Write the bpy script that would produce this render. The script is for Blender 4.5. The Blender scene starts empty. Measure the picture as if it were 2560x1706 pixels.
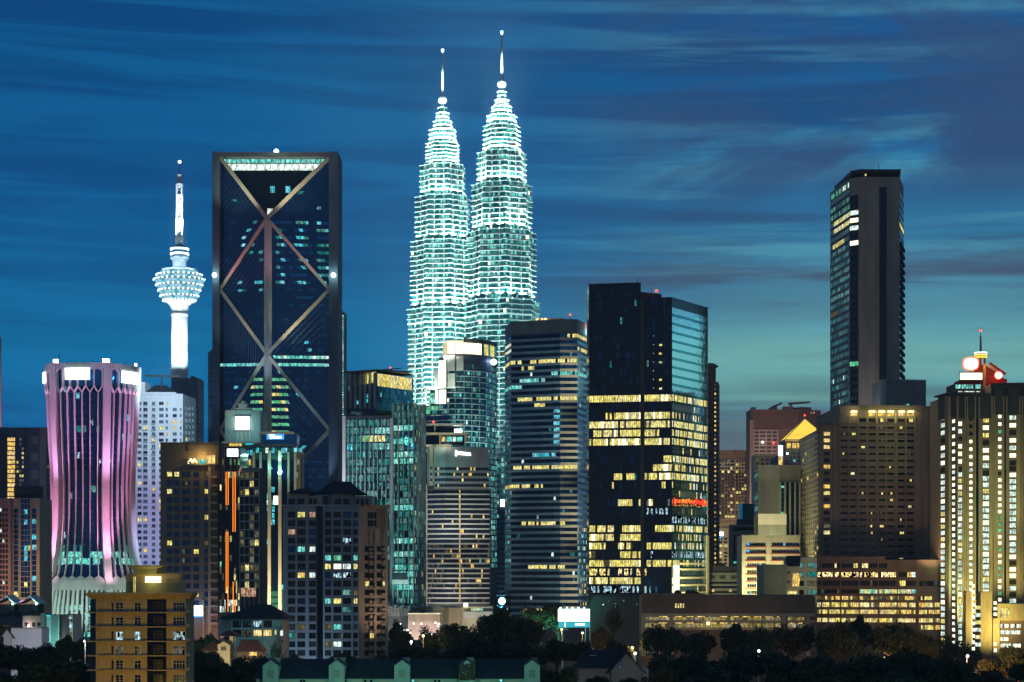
import bpy, math, random
from mathutils import Vector, Matrix
R = math.radians
rng = random.Random(11)
sc = bpy.context.scene
col = sc.collection

# ---------------------------------------------------------------- camera
F, YH, H = 4978.0, 1420.0, 40.0          # focal length in photo pixels, horizon row, eye height (m)
cam_d = bpy.data.cameras.new('camera'); cam = bpy.data.objects.new('camera', cam_d); col.objects.link(cam)
cam.location = (0, 0, H); cam.rotation_euler = (R(90), 0, 0)
cam_d.sensor_width = 36; cam_d.lens = 36*F/2560; cam_d.shift_y = (YH-853)/2560
cam_d.clip_start = 1; cam_d.clip_end = 12000
sc.camera = cam
sc.view_settings.view_transform = 'Standard'; sc.view_settings.look = 'None'
sc.view_settings.exposure = 0; sc.view_settings.gamma = 1
sc.cycles.use_denoising = True
sc.cycles.max_bounces = 5; sc.cycles.diffuse_bounces = 2; sc.cycles.glossy_bounces = 3
sc.cycles.sample_clamp_indirect = 3
sc.cycles.caustics_reflective = False; sc.cycles.caustics_refractive = False

def lin(r, g, b):
    f = lambda c: (c/255/12.92) if c/255 <= .04045 else ((c/255+.055)/1.055)**2.4
    return (f(r), f(g), f(b))

# ---------------------------------------------------------------- dusk sky
w = bpy.data.worlds.new('World'); sc.world = w; w.use_nodes = True
nt = w.node_tree; N = nt.nodes; L = nt.links; N.clear()
def node(tree, t, **k):
    n = tree.nodes.new(t)
    for a, v in k.items(): setattr(n, a, v)
    return n
def wm(op, a, b=None, c=None, clamp=False):
    n = node(nt, 'ShaderNodeMath', operation=op); n.use_clamp = clamp
    for i, v in enumerate((a, b, c)):
        if v is None: continue
        if isinstance(v, (int, float)): n.inputs[i].default_value = v
        else: L.new(v, n.inputs[i])
    return n.outputs[0]
def wmap(v, a, b, c, d, smooth=True):
    n = node(nt, 'ShaderNodeMapRange', interpolation_type='SMOOTHSTEP' if smooth else 'LINEAR'); n.clamp = True
    L.new(v, n.inputs[0])
    for i, q in enumerate((a, b, c, d)): n.inputs[1+i].default_value = q
    return n.outputs[0]
def wramp(v, stops):
    n = node(nt, 'ShaderNodeValToRGB'); e = n.color_ramp.elements
    while len(e) < len(stops): e.new(.5)
    for el, (p, c) in zip(e, stops): el.position = p; el.color = (*c, 1)
    L.new(v, n.inputs[0]); return n.outputs[0]
def wmix(f, a, b):
    n = node(nt, 'ShaderNodeMix', data_type='RGBA')
    if isinstance(f, (int, float)): n.inputs[0].default_value = f
    else: L.new(f, n.inputs[0])
    for i, v in ((6, a), (7, b)):
        if isinstance(v, tuple): n.inputs[i].default_value = (*v, 1)
        else: L.new(v, n.inputs[i])
    return n.outputs[2]
tc = node(nt, 'ShaderNodeTexCoord'); sx = node(nt, 'ShaderNodeSeparateXYZ'); L.new(tc.outputs['Generated'], sx.inputs[0])
dx, dy, dz = sx.outputs
t = wm('DIVIDE', dz, .285)
leftc = wramp(t, [(0, lin(0,98,146)), (.2, lin(0,88,148)), (.38, lin(0,106,154)), (.5, lin(0,92,144)), (.62, lin(0,80,134)), (.8, lin(0,71,122)), (1, lin(0,60,112))])
rightc = wramp(t, [(0, lin(120,165,150)), (.28, lin(120,182,170)), (.4, lin(98,158,166)), (.5, lin(66,138,168)), (.62, lin(36,124,170)), (.78, lin(8,100,158)), (.9, lin(2,84,142)), (1, lin(0,74,134))])
side = wmap(dx, -.04, .16, 0, 1)
base = wmix(side, leftc, rightc)
glowr = wmap(dx, .3, .7, 1, 1.7)  # sky beside the view brightened for the side glass to reflect
def streak(sx_, sz_, off, detail=5, rough=.6, tilt=.02):
    c = node(nt, 'ShaderNodeCombineXYZ')
    L.new(wm('MULTIPLY', dx, sx_), c.inputs[0]); c.inputs[1].default_value = off
    L.new(wm('MULTIPLY', wm('ADD', dz, wm('MULTIPLY', dx, tilt)), sz_), c.inputs[2])
    n = node(nt, 'ShaderNodeTexNoise'); n.inputs['Scale'].default_value = 1; n.inputs['Detail'].default_value = detail
    n.inputs['Roughness'].default_value = rough; n.inputs['Distortion'].default_value = .6
    L.new(c.outputs[0], n.inputs['Vector']); return n.outputs['Fac']
s1 = wmap(streak(3, 40, 2.3, 5, .55), .42, .60, 0, 1)
s2 = wmap(streak(3.2, 60, 7.9, 6, .6), .44, .62, 0, 1)
s3 = wmap(streak(4, 15, 4.1, 6, .62), .38, .58, 0, 1)
rightmask = wmap(dx, -.02, .10, 0, 1)
low = wmap(dz, .06, .26, 1, .55)
base = wmix(wm('MULTIPLY', wm('MULTIPLY', s1, rightmask), .8), base, wmix(wmap(dz, .05, .24, 0, 1), lin(60,80,104), lin(22,64,110)))
base = wmix(wm('MULTIPLY', wm('MULTIPLY', s2, rightmask), wm('MULTIPLY', low, .8)), base, lin(88,168,188))
base = wmix(wm('MULTIPLY', wm('MULTIPLY', s3, rightmask), wmap(dz, .15, .2, .1, .95)), base, lin(44,72,112))
lm = wm('SUBTRACT', 1, rightmask)
base = wmix(wm('MULTIPLY', wm('MULTIPLY', s1, lm), .45), base, lin(0,62,118))
base = wmix(wm('MULTIPLY', wm('MULTIPLY', s2, lm), wm('MULTIPLY', low, .5)), base, lin(8,116,172))
band = wm('MULTIPLY', wm('MULTIPLY', wmap(dz, .112, .13, 0, 1), wmap(dz, .14, .165, 1, 0)), rightmask)
base = wmix(wm('MULTIPLY', band, wm('ADD', .25, wm('MULTIPLY', s1, .6))), base, lin(68,84,108))
pale = wm('MULTIPLY', wm('MULTIPLY', wmap(dz, .08, .096, 0, 1), wmap(dz, .104, .125, 1, 0)), rightmask)
base = wmix(wm('MULTIPLY', pale, .6), base, lin(116,178,170))
# dusky cloud bank low over the horizon
bank = wm('MULTIPLY', wmap(dz, .062, .092, 1, 0), wmap(dx, .03, .1, 0, 1))
base = wmix(wm('MULTIPLY', bank, .85), base, lin(84,96,112))
# the rest of the dome (behind the viewer): town glow low down, raised to light the facades, deep blue above
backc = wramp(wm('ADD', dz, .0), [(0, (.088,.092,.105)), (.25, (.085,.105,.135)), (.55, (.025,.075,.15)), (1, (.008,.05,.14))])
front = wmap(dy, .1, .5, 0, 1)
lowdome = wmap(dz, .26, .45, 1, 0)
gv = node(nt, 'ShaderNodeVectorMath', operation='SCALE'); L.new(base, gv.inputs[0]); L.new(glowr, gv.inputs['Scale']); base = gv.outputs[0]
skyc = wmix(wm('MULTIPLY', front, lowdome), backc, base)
below = wmap(dz, -.06, -.01, 1, 0)
skyc = wmix(below, skyc, (.012,.014,.016))
ns = node(nt, 'ShaderNodeTexSky'); ns.sky_type = 'NISHITA'; ns.sun_disc = False
ns.sun_elevation = R(-4); ns.sun_rotation = R(60)
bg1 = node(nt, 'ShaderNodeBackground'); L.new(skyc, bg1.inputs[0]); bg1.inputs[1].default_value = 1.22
bg2 = node(nt, 'ShaderNodeBackground'); L.new(ns.outputs[0], bg2.inputs[0]); bg2.inputs[1].default_value = .05
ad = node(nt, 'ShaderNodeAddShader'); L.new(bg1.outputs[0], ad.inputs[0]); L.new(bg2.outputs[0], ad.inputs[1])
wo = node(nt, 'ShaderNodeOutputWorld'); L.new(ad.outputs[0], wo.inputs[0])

# ---------------------------------------------------------------- materials
M = {}
def newmat(name):
    m = bpy.data.materials.new(name); m.use_nodes = True; M[name] = m
    return m, m.node_tree, m.node_tree.nodes['Principled BSDF']
def solid(name, c, rough=.8, var=.18, scale=.25, metal=0, spec=.3, streaks=True):
    """weathered wall / painted surface: mottling plus faint vertical rain streaks"""
    m, t_, p = newmat(name)
    p.inputs['Roughness'].default_value = rough; p.inputs['Metallic'].default_value = metal
    p.inputs['Specular IOR Level'].default_value = spec
    tc = node(t_, 'ShaderNodeTexCoord')
    n = node(t_, 'ShaderNodeTexNoise'); n.inputs['Scale'].default_value = scale; n.inputs['Detail'].default_value = 6
    mp = node(t_, 'ShaderNodeMapping'); mp.inputs['Scale'].default_value = (1, 1, .25 if streaks else 1)
    t_.links.new(tc.outputs['Object'], mp.inputs[0]); t_.links.new(mp.outputs[0], n.inputs['Vector'])
    mr = node(t_, 'ShaderNodeMapRange'); mr.inputs[1].default_value = .3; mr.inputs[2].default_value = .7
    mr.inputs[3].default_value = 1-var; mr.inputs[4].default_value = 1+var*.6
    t_.links.new(n.outputs['Fac'], mr.inputs[0])
    mx = node(t_, 'ShaderNodeVectorMath', operation='SCALE'); mx.inputs[0].default_value = c
    t_.links.new(mr.outputs[0], mx.inputs['Scale']); t_.links.new(mx.outputs[0], p.inputs['Base Color'])
    return m
def glass(name, c, rough=.08, spec=.6, bump=.03, metal=0):
    m, t_, p = newmat(name)
    p.inputs['Base Color'].default_value = (*c, 1); p.inputs['Roughness'].default_value = rough
    p.inputs['Specular IOR Level'].default_value = spec; p.inputs['Metallic'].default_value = metal
    tc = node(t_, 'ShaderNodeTexCoord'); n = node(t_, 'ShaderNodeTexNoise'); n.inputs['Scale'].default_value = .35
    b = node(t_, 'ShaderNodeBump'); b.inputs['Strength'].default_value = bump; b.inputs['Distance'].default_value = 1
    t_.links.new(tc.outputs['Object'], n.inputs['Vector']); t_.links.new(n.outputs['Fac'], b.inputs['Height'])
    t_.links.new(b.outputs[0], p.inputs['Normal'])
    return m
def lit(name, c, s, lo=.45, hi=1.35, scale=.8, sample=False, det=1):
    """a room with its lights on, seen through the pane: uneven brightness from room to room"""
    s *= 1.3
    m = bpy.data.materials.new(name); m.use_nodes = True; M[name] = m; t_ = m.node_tree; t_.nodes.clear()
    e = node(t_, 'ShaderNodeEmission'); o = node(t_, 'ShaderNodeOutputMaterial'); t_.links.new(e.outputs[0], o.inputs[0])
    e.inputs[0].default_value = (*c, 1)
    tc = node(t_, 'ShaderNodeTexCoord'); n = node(t_, 'ShaderNodeTexNoise'); n.inputs['Scale'].default_value = scale; n.inputs['Detail'].default_value = 3
    mp = node(t_, 'ShaderNodeMapping'); mp.inputs['Scale'].default_value = (1, 1, .6)
    oi = node(t_, 'ShaderNodeObjectInfo'); cb = node(t_, 'ShaderNodeVectorMath', operation='SCALE'); cb.inputs[0].default_value = (37, 91, 53)
    t_.links.new(oi.outputs['Random'], cb.inputs['Scale']); t_.links.new(cb.outputs[0], mp.inputs['Location'])
    t_.links.new(tc.outputs['Object'], mp.inputs[0]); t_.links.new(mp.outputs[0], n.inputs['Vector'])
    mr = node(t_, 'ShaderNodeMapRange'); mr.inputs[1].default_value = .3; mr.inputs[2].default_value = .68
    mr.inputs[3].default_value = lo*s; mr.inputs[4].default_value = hi*s
    t_.links.new(n.outputs['Fac'], mr.inputs[0])
    n2 = node(t_, 'ShaderNodeTexNoise'); n2.inputs['Scale'].default_value = 2.4; n2.inputs['Detail'].default_value = 1
    mp2 = node(t_, 'ShaderNodeMapping'); mp2.inputs['Scale'].default_value = (1, 1, .45); t_.links.new(mp.outputs[0], mp2.inputs[0]); t_.links.new(mp2.outputs[0], n2.inputs['Vector'])
    mr2 = node(t_, 'ShaderNodeMapRange'); mr2.inputs[1].default_value = .36; mr2.inputs[2].default_value = .62; mr2.inputs[3].default_value = 1-.55*det; mr2.inputs[4].default_value = 1+.3*det
    t_.links.new(n2.outputs['Fac'], mr2.inputs[0])
    ml = node(t_, 'ShaderNodeMath', operation='MULTIPLY'); t_.links.new(mr.outputs[0], ml.inputs[0]); t_.links.new(mr2.outputs[0], ml.inputs[1]); t_.links.new(ml.outputs[0], e.inputs[1])
    cx = node(t_, 'ShaderNodeMix', data_type='RGBA'); cx.inputs[6].default_value = (*c, 1); cx.inputs[7].default_value = (*[q*.45+.5 for q in c], 1)
    n3 = node(t_, 'ShaderNodeTexNoise'); n3.inputs['Scale'].default_value = .16; t_.links.new(mp.outputs[0], n3.inputs['Vector'])
    mr3 = node(t_, 'ShaderNodeMapRange'); mr3.inputs[1].default_value = .42; mr3.inputs[2].default_value = .7; mr3.inputs[4].default_value = .45; t_.links.new(n3.outputs['Fac'], mr3.inputs[0])
    t_.links.new(mr3.outputs[0], cx.inputs[0]); t_.links.new(cx.outputs[2], e.inputs[0])
    m.cycles.emission_sampling = 'FRONT' if sample else 'NONE'
    return m
def glow(name, c, s, sample=True):
    m = bpy.data.materials.new(name); m.use_nodes = True; M[name] = m; t_ = m.node_tree; t_.nodes.clear()
    e = node(t_, 'ShaderNodeEmission'); o = node(t_, 'ShaderNodeOutputMaterial'); t_.links.new(e.outputs[0], o.inputs[0])
    e.inputs[0].default_value = (*c, 1); e.inputs[1].default_value = s
    m.cycles.emission_sampling = 'FRONT' if sample else 'NONE'
    return m
solid('concrete', (.34,.32,.29)); solid('concrete_dark', (.13,.13,.13)); solid('concrete_pale', (.5,.49,.46))
solid('white_wall', (.7,.7,.7), var=.1); solid('beige_wall', (.48,.42,.32), var=.12); solid('tan_wall', (.36,.28,.2))
solid('brown_wall', (.2,.15,.12)); solid('pink_wall', (.42,.28,.26)); solid('navy_wall', (.10,.13,.19)); solid('grey_wall', (.27,.28,.27))
solid('panel_blue', (.3,.5,.64), rough=.7); solid('frame_grey', (.11,.15,.2)); solid('slate', (.06,.07,.09)); solid('roof_dark', (.03,.035,.045), rough=.9); solid('roof_tile', (.16,.08,.055), scale=1.5, streaks=False)
solid('cream_wall', (.66,.6,.42), var=.1); solid('olive_wall', (.3,.3,.2)); solid('yellow_wall', (.5,.4,.22), var=.22, scale=.6); solid('teal_wall', (.35,.45,.42), scale=.8)
solid('steel', (.72,.75,.76), rough=.42, metal=.15, var=.06, spec=.5); solid('fin_metal', (.5,.52,.54), rough=.75, var=.08); solid('hotel_wall', (.25,.225,.205)); solid('condo_wall', (.40,.42,.46))
solid('dark_metal', (.05,.055,.06), rough=.5); solid('frame_white', (.55,.55,.55), rough=.6, var=.05); solid('frame_dark', (.07,.07,.07), rough=.6)
solid('red_sill', (.4,.1,.05)); solid('red_paint', (.35,.06,.05)); solid('scaffold', (.24,.16,.135))
solid('bark', (.07,.05,.035), scale=2); solid('earth', (.035,.04,.025), scale=.05, streaks=False)
glass('glass_navy', (.022,.10,.27), metal=.9); glass('glass_black', (.025,.045,.075), rough=.12, metal=.9); glass('glass_teal', (.06,.34,.38), metal=.85); glass('glass_green', (.08,.38,.3), metal=.8)
glass('glass_blue', (.03,.22,.55), metal=.9); glass('glass_sky', (.62,.9,.95), rough=.06, metal=.95); glass('glass_dim', (.015,.018,.02), rough=.2)
glass('glass_bluegrey', (.05,.09,.16), rough=.25)
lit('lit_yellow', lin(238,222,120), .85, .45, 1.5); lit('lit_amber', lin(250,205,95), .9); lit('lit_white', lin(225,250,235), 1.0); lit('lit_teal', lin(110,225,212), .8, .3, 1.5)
lit('lit_green', lin(100,215,160), .7, .35, 1.3); lit('lit_cyan', lin(80,215,235), .7, .2, 1.5); lit('lit_dim', lin(150,140,85), .28, .2, 1.4); lit('lit_tealdim', lin(40,165,155), .42, .2, 1.7); lit('lit_pod', lin(165,228,248), .8, .5, 1.2, det=.5)
lit('lit_bright', lin(255,248,205), 1.5, .9, 1.1, det=0); lit('lit_pink', lin(235,180,150), .5); lit('lit_city', lin(190,240,255), .55, -.9, 2.2, 1.3); lit('lit_sparkle', lin(255,225,140), .8, -.8, 2.6, 1.6)
glow('lamp_white', (1,.98,.95), 6); glow('lamp_cool', (.72,.93,1), 6); glow('lamp_teal', (.45,1,.9), 6); glow('lamp_warm', (1,.72,.3), 5); glow('lamp_red', (1,.05,.04), 5)
glow('sign_white', (.93,.98,1), 3.0); glow('sign_blue', lin(70,170,255), 1.3); glow('sign_cyan', lin(40,225,240), 1.1); glow('neon_orange', (1,.25,.02), 1.8); glow('neon_red', (1,.05,.02), 1.6)
glow('sign_red', (1,.12,.05), 2.6); glow('sign_gold', (1,.75,.25), 3); glow('neon_yellow', (1,.8,.12), 1.6); glow('ledge_light', lin(215,255,245), 2.2, False)
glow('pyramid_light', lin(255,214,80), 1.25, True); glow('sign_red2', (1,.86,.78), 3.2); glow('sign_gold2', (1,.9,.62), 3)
lit('lit_deck', lin(170,150,75), .6, .5, 1.3, .3)
lit('lit_faint', lin(120,120,90), .2, -.6, 2, 1.5)
glow('billboard_white', (.9,1,.98), 2.2); glow('billboard_cyan', lin(60,195,215), .9)
def leafmat(name, c):
    m, t_, p = newmat(name); p.inputs['Roughness'].default_value = .7; p.inputs['Specular IOR Level'].default_value = .2
    g = node(t_, 'ShaderNodeNewGeometry'); mr = node(t_, 'ShaderNodeMapRange'); mr.inputs[3].default_value = .5; mr.inputs[4].default_value = 1.5
    mx = node(t_, 'ShaderNodeVectorMath', operation='SCALE'); mx.inputs[0].default_value = c
    t_.links.new(g.outputs['Random Per Island'], mr.inputs[0]); t_.links.new(mr.outputs[0], mx.inputs['Scale']); t_.links.new(mx.outputs[0], p.inputs['Base Color'])
leafmat('leaf', (.055,.085,.035)); leafmat('leaf_olive', (.07,.075,.025))

# ---------------------------------------------------------------- geometry helpers
def PX(px, D): return (px-1280)/F*D
def PZ(py, D): return H+(YH-py)/F*D
def ground_z(D):
    q = min(1, max(0, (700-D)/450.)); return 16*q*q*(3-2*q)
class MB:
    """collects faces, becomes one mesh object"""
    def __init__(s): s.v = []; s.f = []; s.m = []
    def face(s, pts, m):
        i = len(s.v); s.v += [tuple(p) for p in pts]; s.f.append(tuple(range(i, i+len(pts)))); s.m.append(m)
    def hexa(s, p, m, cap=None):
        i = len(s.v); s.v += [tuple(q) for q in p]
        for k, q in enumerate(((0,1,5,4),(1,2,6,5),(2,3,7,6),(3,0,4,7),(4,5,6,7),(3,2,1,0))):
            s.f.append(tuple(i+j for j in q)); s.m.append(cap if cap and k == 4 else m)
    def box(s, x0, x1, y0, y1, z0, z1, m, cap=None):
        s.hexa([(x0,y0,z0),(x1,y0,z0),(x1,y1,z0),(x0,y1,z0),(x0,y0,z1),(x1,y0,z1),(x1,y1,z1),(x0,y1,z1)], m, cap)
    def prism(s, poly, z0, z1, m, cap=None, z1b=None):
        n = len(poly); i = len(s.v)
        s.v += [(x, y, z0) for x, y in poly]+[(x, y, z1) for x, y in poly]
        for k in range(n): s.f.append((i+k, i+(k+1) % n, i+n+(k+1) % n, i+n+k)); s.m.append(m)
        s.f.append(tuple(i+n+k for k in range(n))); s.m.append(cap or m)
        s.f.append(tuple(i+n-1-k for k in range(n))); s.m.append(m)
    def loft(s, rings, m, mats=None, closed=True, cap=True):
        n = len(rings[0]); i = len(s.v)
        for r in rings: s.v += [tuple(p) for p in r]
        for j in range(len(rings)-1):
            for k in range(n if closed else n-1):
                a, b = i+j*n+k, i+j*n+(k+1) % n
                s.f.append((a, b, b+n, a+n)); s.m.append(mats[j] if mats else m)
        if cap: s.f.append(tuple(i+(len(rings)-1)*n+k for k in range(n))); s.m.append(mats[-1] if mats else m)
    def lathe(s, cx, cy, prof, m, n=32, mats=None, a0=0, a1=2*math.pi):
        full = abs(a1-a0) > 6.28
        an = [a0+(a1-a0)*k/(n if full else n-1) for k in range(n)]
        s.loft([[(cx+r*math.cos(a), cy+r*math.sin(a), z) for a in an] for r, z in prof], m, mats, full, full)
    def tube(s, p, q, r, m, n=6, r2=None):
        p, q = Vector(p), Vector(q); d = (q-p).normalized()
        a = d.orthogonal().normalized(); b = d.cross(a); r2 = r if r2 is None else r2
        s.loft([[p+(a*math.cos(k*2*math.pi/n)+b*math.sin(k*2*math.pi/n))*r for k in range(n)],
                [q+(a*math.cos(k*2*math.pi/n)+b*math.sin(k*2*math.pi/n))*r2 for k in range(n)]], m)
    def beam(s, p, q, w_, d0, d1, m):
        """straight bar on a facade that faces -Y: w_ wide in the facade, from depth d0 to d1 out of it"""
        p, q = Vector(p), Vector(q); d = (q-p).normalized(); a = d.cross(Vector((0,-1,0))).normalized()*w_/2; o0 = Vector((0,-d0,0)); o1 = Vector((0,-d1,0))
        s.hexa([p-a+o1, p+a+o1, p+a+o0, p-a+o0, q-a+o1, q+a+o1, q+a+o0, q-a+o0], m)
    def ball(s, c, r, m, n=10, sq=1):
        prof = [(r*math.sin(math.pi*k/(n//2+1)), c[2]-r*sq*math.cos(math.pi*k/(n//2+1))) for k in range(n//2+2)]
        prof[0] = (r*.02, prof[0][1]); prof[-1] = (r*.02, prof[-1][1])
        s.lathe(c[0], c[1], prof, m, n)
    def build(s, name, parent=None, label=None, smooth=False, loc=None):
        me = bpy.data.meshes.new(name)
        o0 = Vector(parent['_o']) if parent else Vector(loc or (0,0,0))
        me.from_pydata([tuple(Vector(p)-o0) for p in s.v], [], s.f)
        names = sorted(set(s.m))
        for nm in names: me.materials.append(M[nm])
        ix = {nm: i for i, nm in enumerate(names)}
        me.polygons.foreach_set('material_index', [ix[a] for a in s.m])
        if smooth: me.polygons.foreach_set('use_smooth', [True]*len(s.f))
        o = bpy.data.objects.new(name, me); col.objects.link(o)
        if parent: o.parent = parent; o['_o'] = tuple(o0)
        else: o.location = o0; o['_o'] = tuple(o0)
        if label: o['label'] = label
        return o
def tag(o, label, cat, group=None, kind=None):
    if label: o['label'] = label
    if cat: o['category'] = cat
    if group: o['group'] = group
    if kind: o['kind'] = kind
    return o
def thing(name, label, cat, x, y, z=0, group=None):
    o = bpy.data.objects.new(name, None); col.objects.link(o); o.location = (x, y, z); o['_o'] = (x, y, z)
    o.empty_display_size = 1
    return tag(o, label, cat, group)

class Wall:
    """vertical facade plane between two ground points given as (photo column, distance)"""
    def __init__(s, a, b):
        s.p = Vector((PX(*a), a[1])); s.q = Vector((PX(*b), b[1])); s.L = (s.q-s.p).length; s.d = (s.q-s.p)/s.L
        s.n = Vector((s.d.y, -s.d.x)); s.ang = math.atan2(s.d.y, s.d.x)
    def u(s, px):
        k = (px-1280)/F; den = s.d.x-k*s.d.y
        return (k*s.p.y-s.p.x)/den
    def D(s, u): return s.p.y+s.d.y*u
    def z(s, py, px=None): return PZ(py, s.D(s.L/2 if px is None else s.u(px)))
    def pt(s, u, z, o=0):
        a = s.p+s.d*u+s.n*o; return (a.x, a.y, z)
    def wbox(s, mb, u0, u1, z0, z1, o0, o1, m, cap=None):
        mb.hexa([s.pt(u0,z0,o1), s.pt(u1,z0,o1), s.pt(u1,z0,o0), s.pt(u0,z0,o0), s.pt(u0,z1,o1), s.pt(u1,z1,o1), s.pt(u1,z1,o0), s.pt(u0,z1,o0)], m, cap)
    def quad(s, mb, u0, u1, z0, z1, o, m): mb.face([s.pt(u0,z0,o), s.pt(u1,z0,o), s.pt(u1,z1,o), s.pt(u0,z1,o)], m)
    def pbox(s, mb, px0, px1, py0, py1, o0, o1, m):
        c = (px0+px1)/2; s.wbox(mb, s.u(px0), s.u(px1), s.z(py1, c), s.z(py0, c), o0, o1, m)

_win = {}
def win_mesh(w_, h_, nx, nz, g, fr, sill):
    k = (round(w_, 1), round(h_, 1), nx, nz, g, fr, sill)
    if k in _win: return _win[k]
    w_, h_ = k[0], k[1]; mb = MB(); a, b = -w_/2, w_/2; c, d = -h_/2, h_/2
    mb.face([(a,-.04,c),(b,-.04,c),(b,-.04,d),(a,-.04,d)], g)
    if fr:
        f = min(.14, w_*.09)
        for x0, x1, z0, z1 in [(a-f,a,c-f,d+f),(b,b+f,c-f,d+f),(a,b,c-f,c),(a,b,d,d+f)]: mb.box(x0, x1, -.14, 0, z0, z1, fr)
        for i in range(1, nx+1): x = a+w_*i/(nx+1); mb.box(x-f*.35, x+f*.35, -.1, -.03, c, d, fr)
        for i in range(1, nz+1): z = c+h_*.62*i/nz; mb.box(a, b, -.095, -.035, z-f*.35, z+f*.35, fr)
    if sill: mb.box(a-.25, b+.25, -.35, 0, c-.3, c-.12, sill)
    me = bpy.data.meshes.new('window'); me.from_pydata(mb.v, [], mb.f)
    names = sorted(set(mb.m))
    for nm in names: me.materials.append(M[nm])
    me.polygons.foreach_set('material_index', [names.index(q) for q in mb.m])
    _win[k] = (me, mb); return _win[k]

class Bld:
    """a building: visible front corners (column, distance) from one end to the other, closed off `deep` metres behind"""
    def __init__(s, name, label, cat, corners, ytop, mat, deep=25, cap='roof_dark', z0=None, group=None, mass=True, ztop=None):
        s.P = [(PX(a, d), d) for a, d in corners]
        cx = sum(p[0] for p in s.P)/len(s.P); cy = sum(p[1] for p in s.P)/len(s.P)
        s.z0 = ground_z(cy)-.4 if z0 is None else z0
        s.o = thing(name, label, cat, cx, cy, s.z0, group)
        s.W = [Wall(a, b) for a, b in zip(corners, corners[1:])]
        yb = max(max(p[1] for p in s.P)+2, min(p[1] for p in s.P)+deep)
        s.poly = s.P+[(s.P[-1][0]+(.5 if s.P[-1][1] < yb-3 else 0), yb), (s.P[0][0], yb)]
        s.ztop = ztop if ztop is not None else PZ(ytop, corners[max(range(len(corners)), key=lambda i: -corners[i][1])][1])
        s.nw = 0; s.field = None; s.rng = random.Random(name+label)
        if mass:
            mb = MB(); mb.prism(s.poly, s.z0, s.ztop, mat, cap); mb.build('wall', s.o)
    def part(s, name, mb, label=None, parent=None, smooth=False):
        o = mb.build(name, parent or s.o, label, smooth)
        return o
    def win(s, W, u, z, w_, h_, g='glass_dim', fr='frame_white', nx=1, nz=0, sill=None, off=0):
        me, mb = win_mesh(w_, h_, nx, nz, g, fr, sill); p = Vector(W.pt(u, z, off+.01))
        if s.nw < 100:
            o = bpy.data.objects.new('window', me); col.objects.link(o); o.parent = s.o
            o.location = p-Vector(s.o['_o']); o.rotation_euler = (0, 0, W.ang); s.nw += 1
        else:
            if s.field is None: s.field = MB()
            mt = Matrix.Translation(p) @ Matrix.Rotation(W.ang, 4, 'Z'); i = len(s.field.v)
            s.field.v += [tuple(mt @ Vector(q)) for q in mb.v]
            s.field.f += [tuple(i+j for j in f) for f in mb.f]; s.field.m += mb.m
    def grid(s, W, cols, rows, w_, h_, fn, **k):
        """windows at photo columns x photo rows; fn(ci, ri) names the pane material, or None for no window"""
        for ri, py in enumerate(rows):
            for ci, px in enumerate(cols):
                g = fn(ci, ri)
                if not g: continue
                ww = w_[ci] if isinstance(w_, (list, tuple)) else w_
                D = W.D(W.u(px)); s.win(W, W.u(px), W.z(py, px), ww*D/F/max(.3, abs(W.d.x)), h_*D/F, g, **k)
    def done(s):
        if s.field: o = s.field.build('window_field', s.o); o['kind'] = 'stuff'
        return s.o
def strip(mb, W, u0, u1, z0, z1, cell, fn, off=.05, gap=.12, mull=None):
    """one storey's run of panes on a wall; fn(u fraction, index) names each pane's material"""
    n = max(1, round(abs(u1-u0)/cell)); d = (u1-u0)/n
    for i in range(n):
        W.quad(mb, u0+d*i+gap/2, u0+d*(i+1)-gap/2, z0, z1, off, fn((i+.5)/n, i))
def flood(x, y, z, tx, ty, tz, Lr, color, angle=70, blend=.8, r=.6, at=None):
    """a floodlight (many added and unseen) strong enough to give a mid-grey surface at the target radiance Lr"""
    p, q = Vector((x,y,z)), Vector((tx,ty,tz)); d = (q-p).length if at is None else at
    ld = bpy.data.lights.new('wash_light', 'SPOT'); ld.energy = Lr*4*math.pi**2*d*d/.5; ld.color = color
    ld.spot_size = R(angle); ld.spot_blend = blend; ld.shadow_soft_size = r
    o = bpy.data.objects.new('wash_light', ld); col.objects.link(o); o.location = p
    o.rotation_euler = (q-p).to_track_quat('-Z', 'Y').to_euler(); return o
def bulb(x, y, z, Lr, at, color, r=.5):
    ld = bpy.data.lights.new('lamp_or_glow', 'POINT'); ld.energy = Lr*4*math.pi**2*at*at/.5; ld.color = color; ld.shadow_soft_size = r
    o = bpy.data.objects.new('lamp_or_glow', ld); col.objects.link(o); o.location = (x, y, z); return o
def rows(y0, pitch, n): return [y0+pitch*i for i in range(n)]

# ---------------------------------------------------------------- ground
g = MB(); xs = [-2000, -900, -400, -150, 0, 150, 400, 900, 2000]; ys = [-60, 150, 250, 300, 350, 400, 450, 500, 550, 600, 650, 700, 900, 1500, 2600, 3200]
for a, b in zip(xs, xs[1:]):
    for c, d in zip(ys, ys[1:]): g.face([(a,c,ground_z(c)-.02),(b,c,ground_z(c)-.02),(b,d,ground_z(d)-.02),(a,d,ground_z(d)-.02)], 'earth')
tag(g.build('ground'), None, None, kind='structure')
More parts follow.
